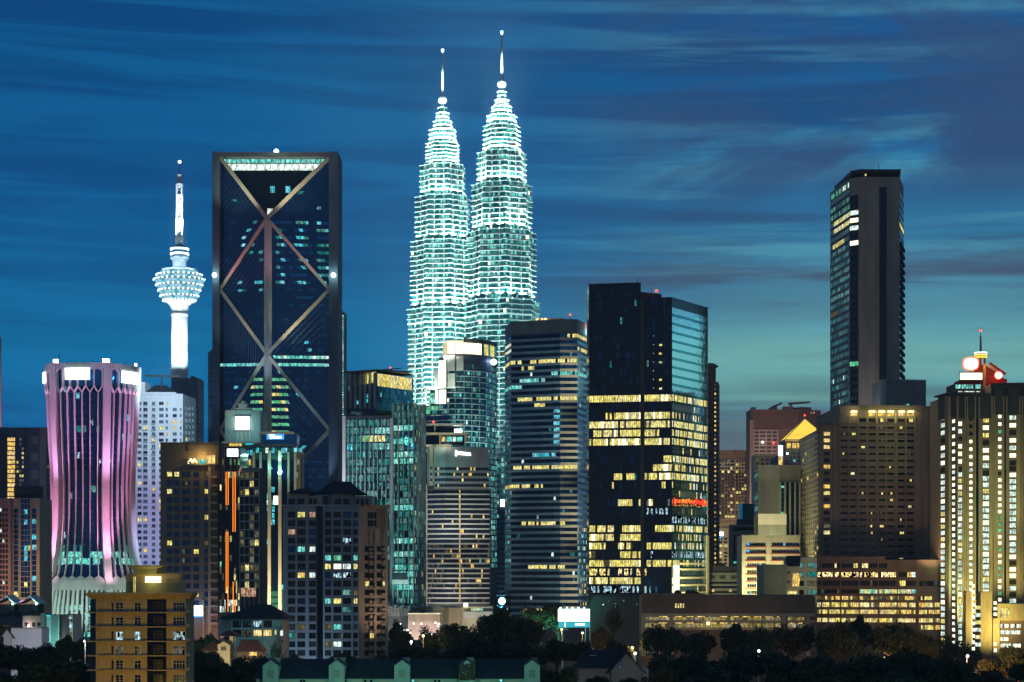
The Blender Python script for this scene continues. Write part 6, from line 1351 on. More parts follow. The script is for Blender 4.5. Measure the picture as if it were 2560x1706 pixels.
    for i in range(6): y = 1515+18.5*i; m = MB(); Wl.pbox(m, 2438, 2455, y, y+9, -1, -.6, 'lit_white' if i % 2 else 'lit_yellow'); b.part('stair_window', m)
    for y in (1508, 1522, 1536, 1562, 1610, 1626): m = MB(); Wl.pbox(m, 2484.5, 2491.5, y-4, y+4, -1, .5, 'lit_bright' if y != 1562 else 'lit_yellow'); b.part('window', m)
    for i, (y, a, c) in enumerate(((1561, 2502, 2553), (1577, 2502, 2553), (1594, 2502, 2522), (1610, 2502, 2553), (1626, 2502, 2528))): m = MB(); strip(m, Wl, Wl.u(a), Wl.u(c), zz(y+9), zz(y), .8, lambda f, k_: pick(b.rng, ('lit_white', .5), ('lit_bright', .4), ('lit_dim', .1)), off=-1.9); b.part('glazing_band', m)
    for a, c in ((2499, 2508), (2511, 2524)): m = MB(); Wl.pbox(m, a, c, 1521, 1545, .1, .3, 'lit_yellow'); b.part('lit_recess', m)
    b.done()
    for px, D_, z_, tp, td, tz, l_, c in ((2415, 822, 6, 2415, 838, 36, 1.4, (.95, 1, .3)), (2470, 760, 6, 2470, 788, 22, 1.0, (1, .82, .25)), (2530, 818, 14, 2535, 832, 44, .7, (1, .9, .25)), (2357, 832, 20, 2362, 852, 52, .22, (.6, 1, .4)), (2440, 818, 30, 2440, 838, 66, .2, (.7, 1, .38)), (2500, 812, 36, 2510, 835, 80, .14, (.7, 1, .4)), (2500, 770, 5, 2520, 786, 14, .45, (1, .8, .25))):
        flood(PX(px, D_), D_, z_, PX(tp, td), td, tz, l_, c, 60, 1, 1)
sign_tower()

# car park and podium
b = Bld('podium', 'plain dark grey podium wall under the black glass tower', 'building', [(1474, 840), (1606, 838)], 1489, 'concrete_dark', 25)
W = b.W[0]
for px, y, mt in ((1508, 1512, 'lit_white'), (1539, 1510, 'lit_cyan'), (1592, 1511, 'lit_dim'), (1522, 1503, 'lit_dim'), (1559, 1502, 'lit_tealdim'), (1539, 1518, 'lit_white')): b.win(W, W.u(px), W.z(y), .5, .45, mt, None, 0)
m = MB(); W.pbox(m, 1474, 1606, 1488, 1492, 0, .5, 'slate'); b.part('coping', m); b.done(); bulb(PX(1480, 820), 826, PZ(1550, 820), .14, 7, (.3, 1, .85), 1)  # added point lamp stands in for the billboard's teal glow
b = Bld('car_park', 'long low car park with a blank dark upper wall and two lit decks', 'building', [(1605, 745), (2038, 740)], 1489, 'brown_wall', 22)
W = b.W[0]; Z = lambda py: PZ(py, 742)
m = MB(); W.pbox(m, 1605, 1760, 1503, 1506, 0, .3, 'brown_wall'); W.pbox(m, 1605, 1755, 1485, 1503, -20, -.05, 'brown_wall'); b.part('upper_wall', m)
m = MB(); W.pbox(m, 1605, 2038, 1534, 1541, 0, .8, 'beige_wall'); W.pbox(m, 1605, 2038, 1551, 1557, 0, .8, 'beige_wall'); W.pbox(m, 1605, 2038, 1569, 1575, 0, .8, 'beige_wall'); b.part('deck_edge', m)
for y0, y1 in ((1541, 1551), (1557, 1569)):
    for a, c in ((1612, 1673), (1683, 1936), (1938, 1952), (1969, 2012)):
        m = MB(); strip(m, W, W.u(a), W.u(c), Z(y1), Z(y0+2), 1.6, lambda f, k: pick(b.rng, ('lit_deck', .8), ('lit_dim', .2)), off=.05, gap=.12); b.part('lit_deck', m)
        m = MB(); strip(m, W, W.u(a), W.u(c), Z(y0+2), Z(y0), 4, lambda f, k: pick(b.rng, ('lit_amber', .7), ('lit_dim', .3)), off=.06, gap=1.4); b.part('tube_lamps', m)
for a in (1608, 1678, 1960, 2020): m = MB(); W.pbox(m, a-5, a+5, 1541, 1640, 0, .6, 'beige_wall'); b.part('pier', m)
for a in (1688, 1694, 1700, 1707): m = MB(); W.pbox(m, a, a+3.5, 1509, 1520, 0, .15, 'lit_yellow'); b.part('window', m)
m = MB(); m.ball(W.pt(W.u(1770), Z(1559), 1.6), .6, 'lamp_warm', 6); b.part('lamp', m)
for px in (1726, 1735, 1745, 1698): m = MB(); m.ball((PX(px, 745), 752, Z(1485+(4 if px > 1740 else 0))), 1.6, 'leaf', 7, .9); b.part('roof_shrub', m)
b.done(); flood(PX(1700, 700), 700, 8, PX(1720, 742), 742, 12, .03, (1, .8, .4), 100); flood(PX(1880, 700), 700, 8, PX(1880, 742), 742, 12, .03, (1, .8, .4), 100)
b = Bld('roof_pavilion', 'low dark rooftop wall with railings over the car park edge', 'building', [(1757, 762), (2030, 762)], 1488, 'brown_wall', 5, z0=PZ(1489, 742)-.5)
m = MB(); [b.W[0].pbox(m, a, a+.6, 1484, 1489, -.3, 0, 'dark_metal') for a in range(1757, 1790, 4)]; b.W[0].pbox(m, 1757, 1789, 1483.4, 1484.4, -.3, 0, 'dark_metal'); b.part('railing', m); b.done()
# ================================================================ near things: yellow block, houses, billboard, lamps, trees
def yellow_block():
    D = 400; b = Bld('apartment_block', 'ochre lit apartment block with thin balcony slabs and a stepped penthouse', 'building', [(228, 404), (240, 400), (465, 400)], 1497, 'yellow_wall', 7, cap='concrete_dark')
    W0, W = b.W
    m = MB(); W.pbox(m, 368, 416, 1499, 1800, 0, .04, 'glass_black'); b.part('dark_strip', m)
    m = MB(); W0.pbox(m, 226, 240, 1499, 1800, 0, .05, 'slate'); b.part('corner_strip', m)
    for i in range(7):
        y = 1531.5+36*i; m = MB(); W.pbox(m, 219, 474, y-1.3, y+1.3, -3, 1.0, 'yellow_wall'); b.part('balcony_slab', m)
        m = MB(); W.pbox(m, 466, 477, y-6, y-1.4, -2, .8, 'concrete'); b.part('balcony_front', m)
        for j in range(1, 4): m = MB(); W.pbox(m, 369, 415, y-36+9*j-.25, y-36+9*j+.25, .04, .1, 'slate'); b.part('panel_joint', m)
        mt = 'lit_city' if i in (2,) else ('lit_faint' if i in (3,) else 'glass_black')
        b.win(W, W.u(281.5), W.z(y-13.5), .36, 1.62, 'glass_black', 'frame_white', 0, 3); b.win(W, W.u(299.5), W.z(y-13.5), 1.36, 1.62, mt if i != 2 else 'lit_city', 'frame_white', 1, 2)
        b.win(W, W.u(344.5), W.z(y-13.5), 1.16, 1.62, mt, 'frame_white', 1, 1); b.win(W, W.u(448), W.z(y-14), 2.3, 1.62, 'lit_city' if i == 2 else mt, 'frame_white', 3, 1)
        b.win(W, W.u(396), W.z(y-14), 1.6, 1.5, 'glass_dim', 'frame_dark', 1, 1, off=.05)
    for a, c in ((240.5, 246), (285, 290.5)): m = MB(); W.pbox(m, a, c, 1499, 1800, 0, .35, 'yellow_wall'); b.part('pilaster', m)
    # flared roof slab
    m = MB(); zz = lambda py: PZ(py, 399); f = lambda a, c, o, z: [W.pt(W.u(a), z, o), W.pt(W.u(c), z, o), W.pt(W.u(c), z, -6.5), W.pt(W.u(a), z, -6.5)]
    m.loft([f(231, 474, .3, zz(1498)), f(216, 483, 1.7, zz(1486)), f(216, 483, 1.7, zz(1482.5))], 'yellow_wall'); b.part('roof_slab', m)
    m = MB(); W.pbox(m, 312, 327, 1434, 1483, -7, -1.2, 'olive_wall'); W.pbox(m, 327, 338, 1434, 1483, -7, -1, 'olive_wall'); b.part('penthouse_core', m)
    for a in (331.5, 335): m = MB(); W.pbox(m, a, a+1.4, 1442, 1481, -1, -.9, 'lit_yellow'); b.part('light_slot', m)
    m = MB(); W.pbox(m, 338, 445, 1434.5, 1458, -6, -1.8, 'yellow_wall'); b.part('penthouse_wall', m)
    m = MB(); W.pbox(m, 359, 399, 1441.5, 1457, -1.8, -1.7, 'lit_bright'); b.part('lit_opening', m)
    m = MB(); W.pbox(m, 338, 453, 1457.5, 1483, -6, -.9, 'olive_wall'); b.part('penthouse_parapet', m)
    m = MB(); W.pbox(m, 402, 402.5, 1448, 1458, -.9, -.8, 'dark_metal'); b.part('aerial', m)
    m = MB(); f2 = lambda a, c, o, z: [W.pt(W.u(a), z, o), W.pt(W.u(c), z, o), W.pt(W.u(c), z, -7), W.pt(W.u(a), z, -7)]; m.loft([f2(330, 385, -1.4, zz(1424)), f2(315, 405, -.6, zz(1416)), f2(315, 405, -.6, zz(1413.5))], 'olive_wall'); b.part('water_tank_hat', m)
    m = MB(); W.pbox(m, 334, 389, 1424, 1435, -6, -1.6, 'olive_wall'); b.part('hat_neck', m)
    b.done()
    flood(PX(262, 380), 382, 12, *W.pt(W.u(268), 22, 0), 1.3, (1, .58, .06), 90, 1, .4); flood(PX(330, 372), 372, 13, *W.pt(W.u(330), 24, 0), .28, (1, .62, .1), 100, 1, .6); flood(PX(440, 370), 370, 12, *W.pt(W.u(440), 25, 0), .10, (1, .75, .3), 100, 1, .6)
    bulb(*W.pt(W.u(380), zz(1450), .6), .35, 2.5, (1, .85, .2), .3)
yellow_block()

# old house with a hipped roof
D = 615; b = Bld('house', 'two-storey teal-grey house under a wide dark hipped roof with two warm windows', 'house', [(553, D+6), (578, D), (706, D)], 1546, 'teal_wall', 14)
W0, W = b.W; zz = lambda py: PZ(py, D)
m = MB(); e = lambda a, c, o0, o1, z: [W.pt(W.u(a), z, o0), W.pt(W.u(c), z, o0), W.pt(W.u(c), z, o1), W.pt(W.u(a), z, o1)]
m.loft([e(545, 720, 1.5, -16, zz(1549)), e(545, 720, 1.5, -16, zz(1547)), e(632, 668, -6, -9, zz(1513))], 'roof_dark'); b.part('roof', m)
for r, y in enumerate((1560, 1583)):
    for c, px in enumerate((592.5, 617, 644, 669)): b.win(W, W.u(px), W.z(y), 2.5, 1.9, {(2, 1): 'lit_amber', (3, 1): 'lit_amber', (2, 0): 'lit_city', (1, 1): 'lit_faint'}.get((c, r), 'glass_black'), 'frame_dark', 3)
b.win(W, W.u(689), W.z(1581), .4, 1.3, 'lit_yellow', None, 0); b.win(W, W.u(704), W.z(1583), .8, 1.6, 'lit_white', None, 0); b.win(W, W.u(704), W.z(1605), .8, 1.3, 'glass_black')
m = MB(); [W.pbox(m, a-1.3, a+1.3, 1547, 1612, 0, .5, 'teal_wall') for a in (580, 605, 631, 658, 685)]; b.part('pier', m)
m = MB(); W.pbox(m, 578, 706, 1570, 1574, 0, .8, 'teal_wall'); W.pbox(m, 578, 706, 1593, 1598, 0, .8, 'teal_wall'); b.part('balcony_edge', m); b.done(); flood(PX(650, 575), 575, 10, PX(640, 615), 615, 18, .07, (.3, .9, 1), 110)

D = 560; b = Bld('house', 'small cream gabled house with a raised gable turret and dim red roofs', 'house', [(544, D), (575, D)], 1613, 'cream_wall', 6)
W = b.W[0]; zz = lambda py: PZ(py, D)
def gable(W, a, c, ye, yr, o0, o1, wall, roof, b, over=.5):
    u0, u1 = W.u(a), W.u(c); um = (u0+u1)/2; ze, zr = W.z(ye), W.z(yr)
    m = MB(); m.face([W.pt(u0, ze, o0), W.pt(u1, ze, o0), W.pt(um, zr, o0)], wall); b.part('gable_wall', m)
    m = MB()
    for s_, t_ in ((u0-over, -1), (u1+over, 1)):
        dz = -(zr-ze)/(u1-um)*over
        q = [(s_, ze+dz), (um, zr)]
        m.hexa([W.pt(q[0][0], q[0][1], o0+.4), W.pt(q[1][0], q[1][1], o0+.4), W.pt(q[1][0], q[1][1], o1), W.pt(q[0][0], q[0][1], o1)]+[W.pt(q[0][0], q[0][1]+.28, o0+.4), W.pt(q[1][0], q[1][1]+.28, o0+.4), W.pt(q[1][0], q[1][1]+.28, o1), W.pt(q[0][0], q[0][1]+.28, o1)], roof)
    b.part('roof', m)
gable(W, 544, 575, 1613, 1604, .02, -5, 'cream_wall', 'roof_tile', b)
b.win(W, W.u(559), W.z(1622), 1.2, .75, 'lit_dim', 'frame_dark', 1)
m = MB(); W.pbox(m, 550, 581, 1590, 1612, -6, -1.5, 'cream_wall'); b.part('turret', m); b.win(W, W.u(565.5), W.z(1595.5), 1.2, .75, 'glass_black', 'frame_dark', 0, off=-1.5)
m = MB(); f3 = lambda a, c, z, o0, o1: [W.pt(W.u(a), z, o0), W.pt(W.u(c), z, o0), W.pt(W.u(c), z, o1), W.pt(W.u(a), z, o1)]
m.loft([f3(546, 591, zz(1591), -.8, -7.5), f3(562, 572, zz(1578), -3.5, -4.5)], 'roof_tile'); b.part('turret_roof', m)
m = MB(); m.loft([f3(500, 546, zz(1627), .5, -8), f3(530, 546, zz(1603), -3, -5)], 'roof_tile'); m.loft([f3(588, 660, zz(1630), .5, -8), f3(600, 640, zz(1601), -3, -5)], 'roof_tile'); b.part('wing_roof', m)
m = MB(); W.pbox(m, 622, 641, 1629, 1640, -4, -.5, 'lit_amber'); W.pbox(m, 505, 546, 1627, 1660, -7, -.3, 'brown_wall'); W.pbox(m, 592, 655, 1629, 1660, -7, -.6, 'brown_wall'); b.part('wing_wall', m); b.done()
flood(PX(545, 540), 540, 9, PX(562, 560), 560, 16, .34, (1, .85, .5), 110)

D = 620; b = Bld('shed', 'long white gable-ended shed with an orange-edged roof', 'building', [(28, D), (104, D)], 1571, 'white_wall', 8)
W = b.W[0]; gable(W, 8, 34, 1592, 1574, 1.5, -4, 'concrete_pale', 'roof_tile', b); m = MB(); W.pbox(m, 28, 104, 1569.5, 1572, 0, .3, 'concrete'); b.part('parapet', m); m = MB(); W.pbox(m, 12, 31, 1592, 1640, -3, 1.4, 'concrete_pale'); b.part('gable_front', m); b.done()
flood(PX(66, 585), 585, 12, PX(66, 620), 620, 20, .17, (.85, .85, 1), 110)
D = 640; b = Bld('house', 'dim house with a dull red roof beside the white shed', 'house', [(-20, D), (24, D)], 1566, 'brown_wall', 8); W = b.W[0]; m = MB(); f3 = lambda a, c, z, o0, o1: [W.pt(W.u(a), z, o0), W.pt(W.u(c), z, o0), W.pt(W.u(c), z, o1), W.pt(W.u(a), z, o1)]
m.loft([f3(-24, 29, W.z(1565), 1, -9), f3(-12, 10, W.z(1553), -3, -5)], 'roof_tile'); b.part('roof', m); m = MB(); W.pbox(m, 8, 26, 1563, 1566, 0, .5, 'lit_dim'); b.part('eaves_light', m); b.done()

D = 430; b = Bld('house', 'grey gabled house with a single dark attic window among the trees', 'house', [(1528, D), (1603, D)], 1672, 'concrete', 9)
W = b.W[0]; gable(W, 1527, 1605, 1676, 1634, .02, -12, 'concrete', 'roof_dark', b, .8); b.win(W, W.u(1551), W.z(1662), .55, 1.6, 'glass_black', 'frame_dark', 0, off=.05)
m = MB(); f3 = lambda a, c, z, o0, o1: [W.pt(W.u(a), z, o0), W.pt(W.u(c), z, o0), W.pt(W.u(c), z, o1), W.pt(W.u(a), z, o1)]; m.loft([f3(1436, 1534, W.z(1672), -1, -13), f3(1472, 1562, W.z(1628), -6, -8)], 'roof_dark'); b.part('roof', m); m = MB(); W.pbox(m, 1440, 1534, 1672, 1760, -12, -2, 'concrete'); W.pbox(m, 1603, 1622, 1676, 1760, -10, -1, 'concrete_pale'); b.part('wing_wall', m)
m = MB(); W.pbox(m, 1475, 1492, 1640, 1641.5, -3.6, -3.4, 'fin_metal'); b.part('skylight', m); b.done()
flood(PX(1570, 400), 400, 16, PX(1560, 430), 430, 20, .035, (.85, .85, .8), 110)

# terrace with five dormers
D = 300; gz = ground_z(D); t_ = thing('terraced_house', 'long dark-roofed terrace with five pale green dormer gables along its front', 'house', PX(1000, D), D, gz-.4)
zz = lambda py: PZ(py, D); x = lambda px: PX(px, D)
m = MB(); m.box(x(640), x(1352), D+.4, D+10, gz-.4, zz(1698), 'teal_wall'); m.build('wall', t_)
m = MB(); m.loft([[(x(636), D-.5, zz(1697)), (x(1356), D-.5, zz(1697)), (x(1356), D+11, zz(1697)), (x(636), D+11, zz(1697))], [(x(640), D+5, zz(1652)), (x(1352), D+5, zz(1652)), (x(1352), D+6, zz(1652)), (x(640), D+6, zz(1652))]], 'roof_dark'); m.build('roof', t_)
for i, c in enumerate((678, 843, 1006, 1168, 1330)):
    m = MB(); a0, a1 = x(c-19.5), x(c+19.5); zb, ze, zr = zz(1730), zz(1664), zz(1650); y0, y1 = D-.9, D+4
    m.loft([[(a0, y0, z_), (a1, y0, z_), (a1, y1, z_), (a0, y1, z_)] for z_ in (zb, ze)], 'teal_wall'); m.face([(a0, y0, ze), (a1, y0, ze), ((a0+a1)/2, y0, zr)], 'teal_wall'); d_ = m.build('dormer', t_, None if i != 3 else 'dormer darkened by creeper')
    rf = MB(); am = (a0+a1)/2
    for s_ in (a0-.12, a1+.12): rf.hexa([(s_, y0-.12, ze-.08), (am, y0-.12, zr+.02), (am, y1, zr+.02), (s_, y1, ze-.08), (s_, y0-.12, ze+.04), (am, y0-.12, zr+.14), (am, y1, zr+.14), (s_, y1, ze+.04)], 'slate')
    rf.build('dormer_roof', d_)
    ch = MB(); ch.box(am-.1 if i > 1 else am-.7, am+.95, y1-1, y1, zz(1668), zz(1647), 'concrete'); ch.build('chimney', t_)
    v = MB(); v.box(am-.47, am+.47, y0-.06, y0, zz(1694), zz(1675), 'grey_wall')
    for q in range(6): v.box(am-.45, am+.45, y0-.1, y0-.06, zz(1693)+.18*q, zz(1693)+.18*q+.05, 'teal_wall')
    v.build('louvre', d_)
    if i == 3:
        cr = MB(); r2 = random.Random(3)
        for q in range(420):
            px_, pz_ = r2.uniform(a0, a1), r2.uniform(zz(1700), zz(1660)+.6*math.sin(q)); s_ = .13; a = r2.uniform(0, 6.28)
            cr.face([(px_+s_*math.cos(a+j*1.571), y0-.05-r2.random()*.12, pz_+s_*math.sin(a+j*1.571)) for j in range(4)], 'bark')
        cr.build('creeper', d_)
for a, c in ((710, 745), (765, 815), (880, 905), (948, 985), (1040, 1072), (1200, 1225), (1265, 1300)): m = MB(); m.box(x(a), x(c), D+.3, D+.4, zz(1712), zz(1700), 'concrete_pale'); m.build('parapet_panel', t_)
for a in (690, 750, 757, 860, 910, 925, 1030, 1085, 1095, 1250): m = MB(); m.box(x(a), x(a+5), D+.25, D+.4, zz(1715), zz(1700), 'glass_black'); m.build('window', t_)
for px in (760, 1000, 1250): flood(PX(px, 285), 284, 23, PX(px, 300), 300, 25, .1, (.35, 1, .68), 140, 1, .5)

# billboard by the road
D = 760; t_ = thing('billboard', 'bright white and cyan billboard standing among the roadside trees', 'billboard', PX(1436, D), D, 0)
W = Wall((1395, D), (1475, D)); m = MB(); W.pbox(m, 1395, 1474, 1523, 1554, 0, .5, 'billboard_white'); m.build('panel', t_); m = MB(); W.pbox(m, 1396, 1474, 1555, 1569, 0, .5, 'billboard_cyan'); m.build('lower_panel', t_)
m = MB(); W.pbox(m, 1438, 1462, 1559, 1564, .5, .6, 'sign_white'); W.pbox(m, 1411.5, 1414, 1557, 1568, .5, .6, 'sign_white'); m.build('panel_mark', t_)
m = MB(); f = lambda px, py: W.pt(W.u(px), W.z(py), .56); m.face([f(1427, 1551), f(1429, 1551), f(1438, 1543), f(1436, 1542)], 'concrete'); m.face([f(1433.5, 1543.5), f(1435, 1543.5), f(1435.2, 1540), f(1434, 1540)], 'concrete'); m.build('panel_mark', t_)
m = MB(); W.pbox(m, 1393.5, 1475.5, 1521.5, 1523, -.3, .7, 'frame_white'); W.pbox(m, 1474, 1475.5, 1523, 1600, -.3, .7, 'frame_white'); m.build('frame', t_)
for a in (1405, 1462): m = MB(); W.pbox(m, a, a+3, 1569, 1690, -.4, 0, 'fin_metal'); m.build('post', t_)
for a in (1401, 1417, 1431, 1446, 1460): m = MB(); q = W.pt(W.u(a), W.z(1520), 1.5); m.tube(W.pt(W.u(a), W.z(1523), 0), q, .1, 'frame_white', 4); m.ball(q, .3, 'lamp_cool', 6); m.build('lamp', t_)
bulb(PX(1436, D), D-6, PZ(1540, D), .35, 9, (.3, 1, .9), 2)

# street lamps among the trees
def lamp_post(px, py, D, mat, c, L_, label, r=.28, at=8):
    gz = ground_z(D); x, z = PX(px, D), PZ(py, D); t_ = thing('street_lamp', label, 'street lamp', x, D, gz-.2)
    m = MB(); m.tube((x, D+.8, gz-.2), (x, D+.8, z+.4), .11, 'fin_metal', 6, .07); m.tube((x, D+.8, z+.4), (x, D, z+.3), .06, 'fin_metal', 5); m.build('pole', t_)
    m = MB(); m.ball((x, D, z), r, mat, 8); m.build('lamp_head', t_)
    bulb(x, D-.6, z-.2, L_, at, c, .3)
lamp_post(1255, 1503, 720, 'lamp_teal', (.5, 1, .9), 1.6, 'tall street lamp with a dazzling teal-white head above the round tree', 1.3, 9)
for px, py, D, mt, c, lb in ((1058, 1590, 660, 'lamp_warm', (1, .6, .25), 'street lamp glowing orange in the trees below the glass towers'), (1028, 1605, 655, 'lamp_white', (1, .85, .7), 'small white street lamp low beside the grey condominium'), (1581, 1620, 640, 'lamp_warm', (1, .45, .15), 'orange street lamp behind the grey gabled house'), (1588, 1634, 640, 'lamp_white', (1, 1, .85), 'white street lamp just under the orange one behind the gabled house'), (1404, 1574, 740, 'lamp_warm', (1, .7, .3), 'warm street lamp under the billboard among orange leaves'), (1456, 1583, 735, 'lamp_warm', (1, .65, .2), 'orange street lamp under the cyan end of the billboard'), (1897, 1628, 600, 'lamp_white', (1, .95, .9), 'lone white lamp in the dark wood below the car park'), (2209, 1645, 600, 'lamp_warm', (1, .8, .3), 'yellow lamp deep in the trees below the hotel base'), (2419, 1641, 560, 'lamp_white', (1, .9, .7), 'white lamp in the reddish trees under the sign-topped tower'), (211, 1604, 470, 'lamp_white', (1, .95, .85), 'small lamp at the corner of the ochre block')):
    lamp_post(px, py, D, mt, c, .22 if px != 1897 else .05, lb, .42 if px > 300 else .2, 7)
r2 = random.Random(77)
for i in range(26):
    px, py, D = r2.uniform(1000, 1180), r2.uniform(1556, 1598), r2.uniform(690, 760); mt = ('lamp_white', 'lamp_cool', 'lamp_warm')[i % 3]
    gz = ground_z(D); x, z = PX(px, D), max(1.2, PZ(py, D)); t_ = thing('bollard_light', 'one of the scattered lamps twinkling through the trees below the glass towers', 'lamp', x, D, gz-.1, 'lamps scattered in the dark park')
    m = MB(); m.tube((x, D, gz-.1), (x, D, z), .06, 'fin_metal', 5); m.build('pole', t_); m = MB(); m.ball((x, D, z), r2.uniform(.16, .3), mt, 6); m.build('lamp_head', t_)

# trees
def crown_mesh(seed, rx, rz, blobs, per, leaf, mat, flat=.6, top=0):
    r = random.Random(seed); mb = MB()
    for bi in range(blobs):
        a = r.uniform(0, 6.283); q = math.sqrt(r.random()); c = Vector((rx*.72*q*math.cos(a), rx*.72*q*math.sin(a), r.uniform(-.55, .62)*rz*(1-.55*q*q)+top*(1-q)*rz)); br = rx*r.uniform(.24, .42)
        for k in range(per):
            d = Vector((r.gauss(0, 1), r.gauss(0, 1), r.gauss(0, 1))).normalized()*(br*r.random()**.38); d.z *= flat; p = c+d
            if p.z < -rz: continue
            n1 = Vector((r.gauss(0, 1), r.gauss(0, 1), r.gauss(0, 1))).normalized(); t1 = n1.orthogonal().normalized(); t2 = n1.cross(t1); s_ = leaf*r.uniform(.6, 1.35)
            mb.face([p-t1*s_, p+t2*s_*.55, p+t1*s_, p-t2*s_*.55], mat)
    me = bpy.data.meshes.new('crown'); me.from_pydata(mb.v, [], mb.f); me.materials.append(M[mat]); return me
def trunk_mesh(seed, h, spread):
    r = random.Random(seed); mb = MB(); top = (r.uniform(-.3, .3), r.uniform(-.3, .3), h*.62); mb.tube((0,0,0), top, h*.035, 'bark', 8, h*.022)
    for k in range(6): a = k*1.047+r.uniform(-.3, .3); mb.tube((top[0]*.8, top[1]*.8, h*.5+r.random()*h*.1), (spread*math.cos(a)*.6, spread*math.sin(a)*.6, h*r.uniform(.72, .92)), h*.014, 'bark', 5, h*.005)
    me = bpy.data.meshes.new('trunk'); me.from_pydata(mb.v, [], mb.f); me.materials.append(M['bark']); return me
PRO = {'round': (crown_mesh(1, 5, 4.4, 26, 260, .34, 'leaf', .85, .1), trunk_mesh(1, 9, 5), 9.2, 4.4), 'broad': (crown_mesh(2, 7, 3.2, 30, 250, .36, 'leaf', .55), trunk_mesh(2, 9, 7), 9.4, 3.2), 'loose': (crown_mesh(3, 4.5, 5, 18, 130, .34, 'leaf', .9, .15), trunk_mesh(3, 10, 4.5), 10, 5), 'olive': (crown_mesh(4, 5.5, 4, 24, 240, .34, 'leaf_olive', .75), trunk_mesh(4, 9, 5.5), 9.2, 4), 'bushy': (crown_mesh(6, 6, 4.8, 30, 260, .36, 'leaf', .8, .05), trunk_mesh(6, 9, 6), 9.4, 4.8)}
RX = {'round': 5, 'broad': 7, 'loose': 4.5, 'olive': 5.5, 'bushy': 6}
tr = random.Random(31)
def tree(px, ytop, wpx, D, kind, label):
    cm, tm, th, rz = PRO[kind]; gz = ground_z(D); Hh = max(4, PZ(ytop, D)-gz); sx_ = wpx*D/F/2/RX[kind]/1.02
    t_ = thing('tree', label, 'tree', PX(px, D), D, gz-.2, 'dark trees across the foot of the city')
    szc = min(max(sx_*1.0, .55*Hh/ (2*rz)), Hh*.52/rz)
    c = bpy.data.objects.new('crown', cm); col.objects.link(c); c.parent = t_; c.location = (0, 0, Hh+.2-rz*szc*.98); c.scale = (sx_, sx_, szc); c.rotation_euler = (0, 0, tr.uniform(0, 6.28))
    k = bpy.data.objects.new('trunk', tm); col.objects.link(k); k.parent = t_; sc_ = (Hh-rz*szc*.6)/th; k.scale = (max(sc_, sx_*.7), max(sc_, sx_*.7), max(.3, sc_*1.1)); k.rotation_euler = (0, 0, tr.uniform(0, 6.28))
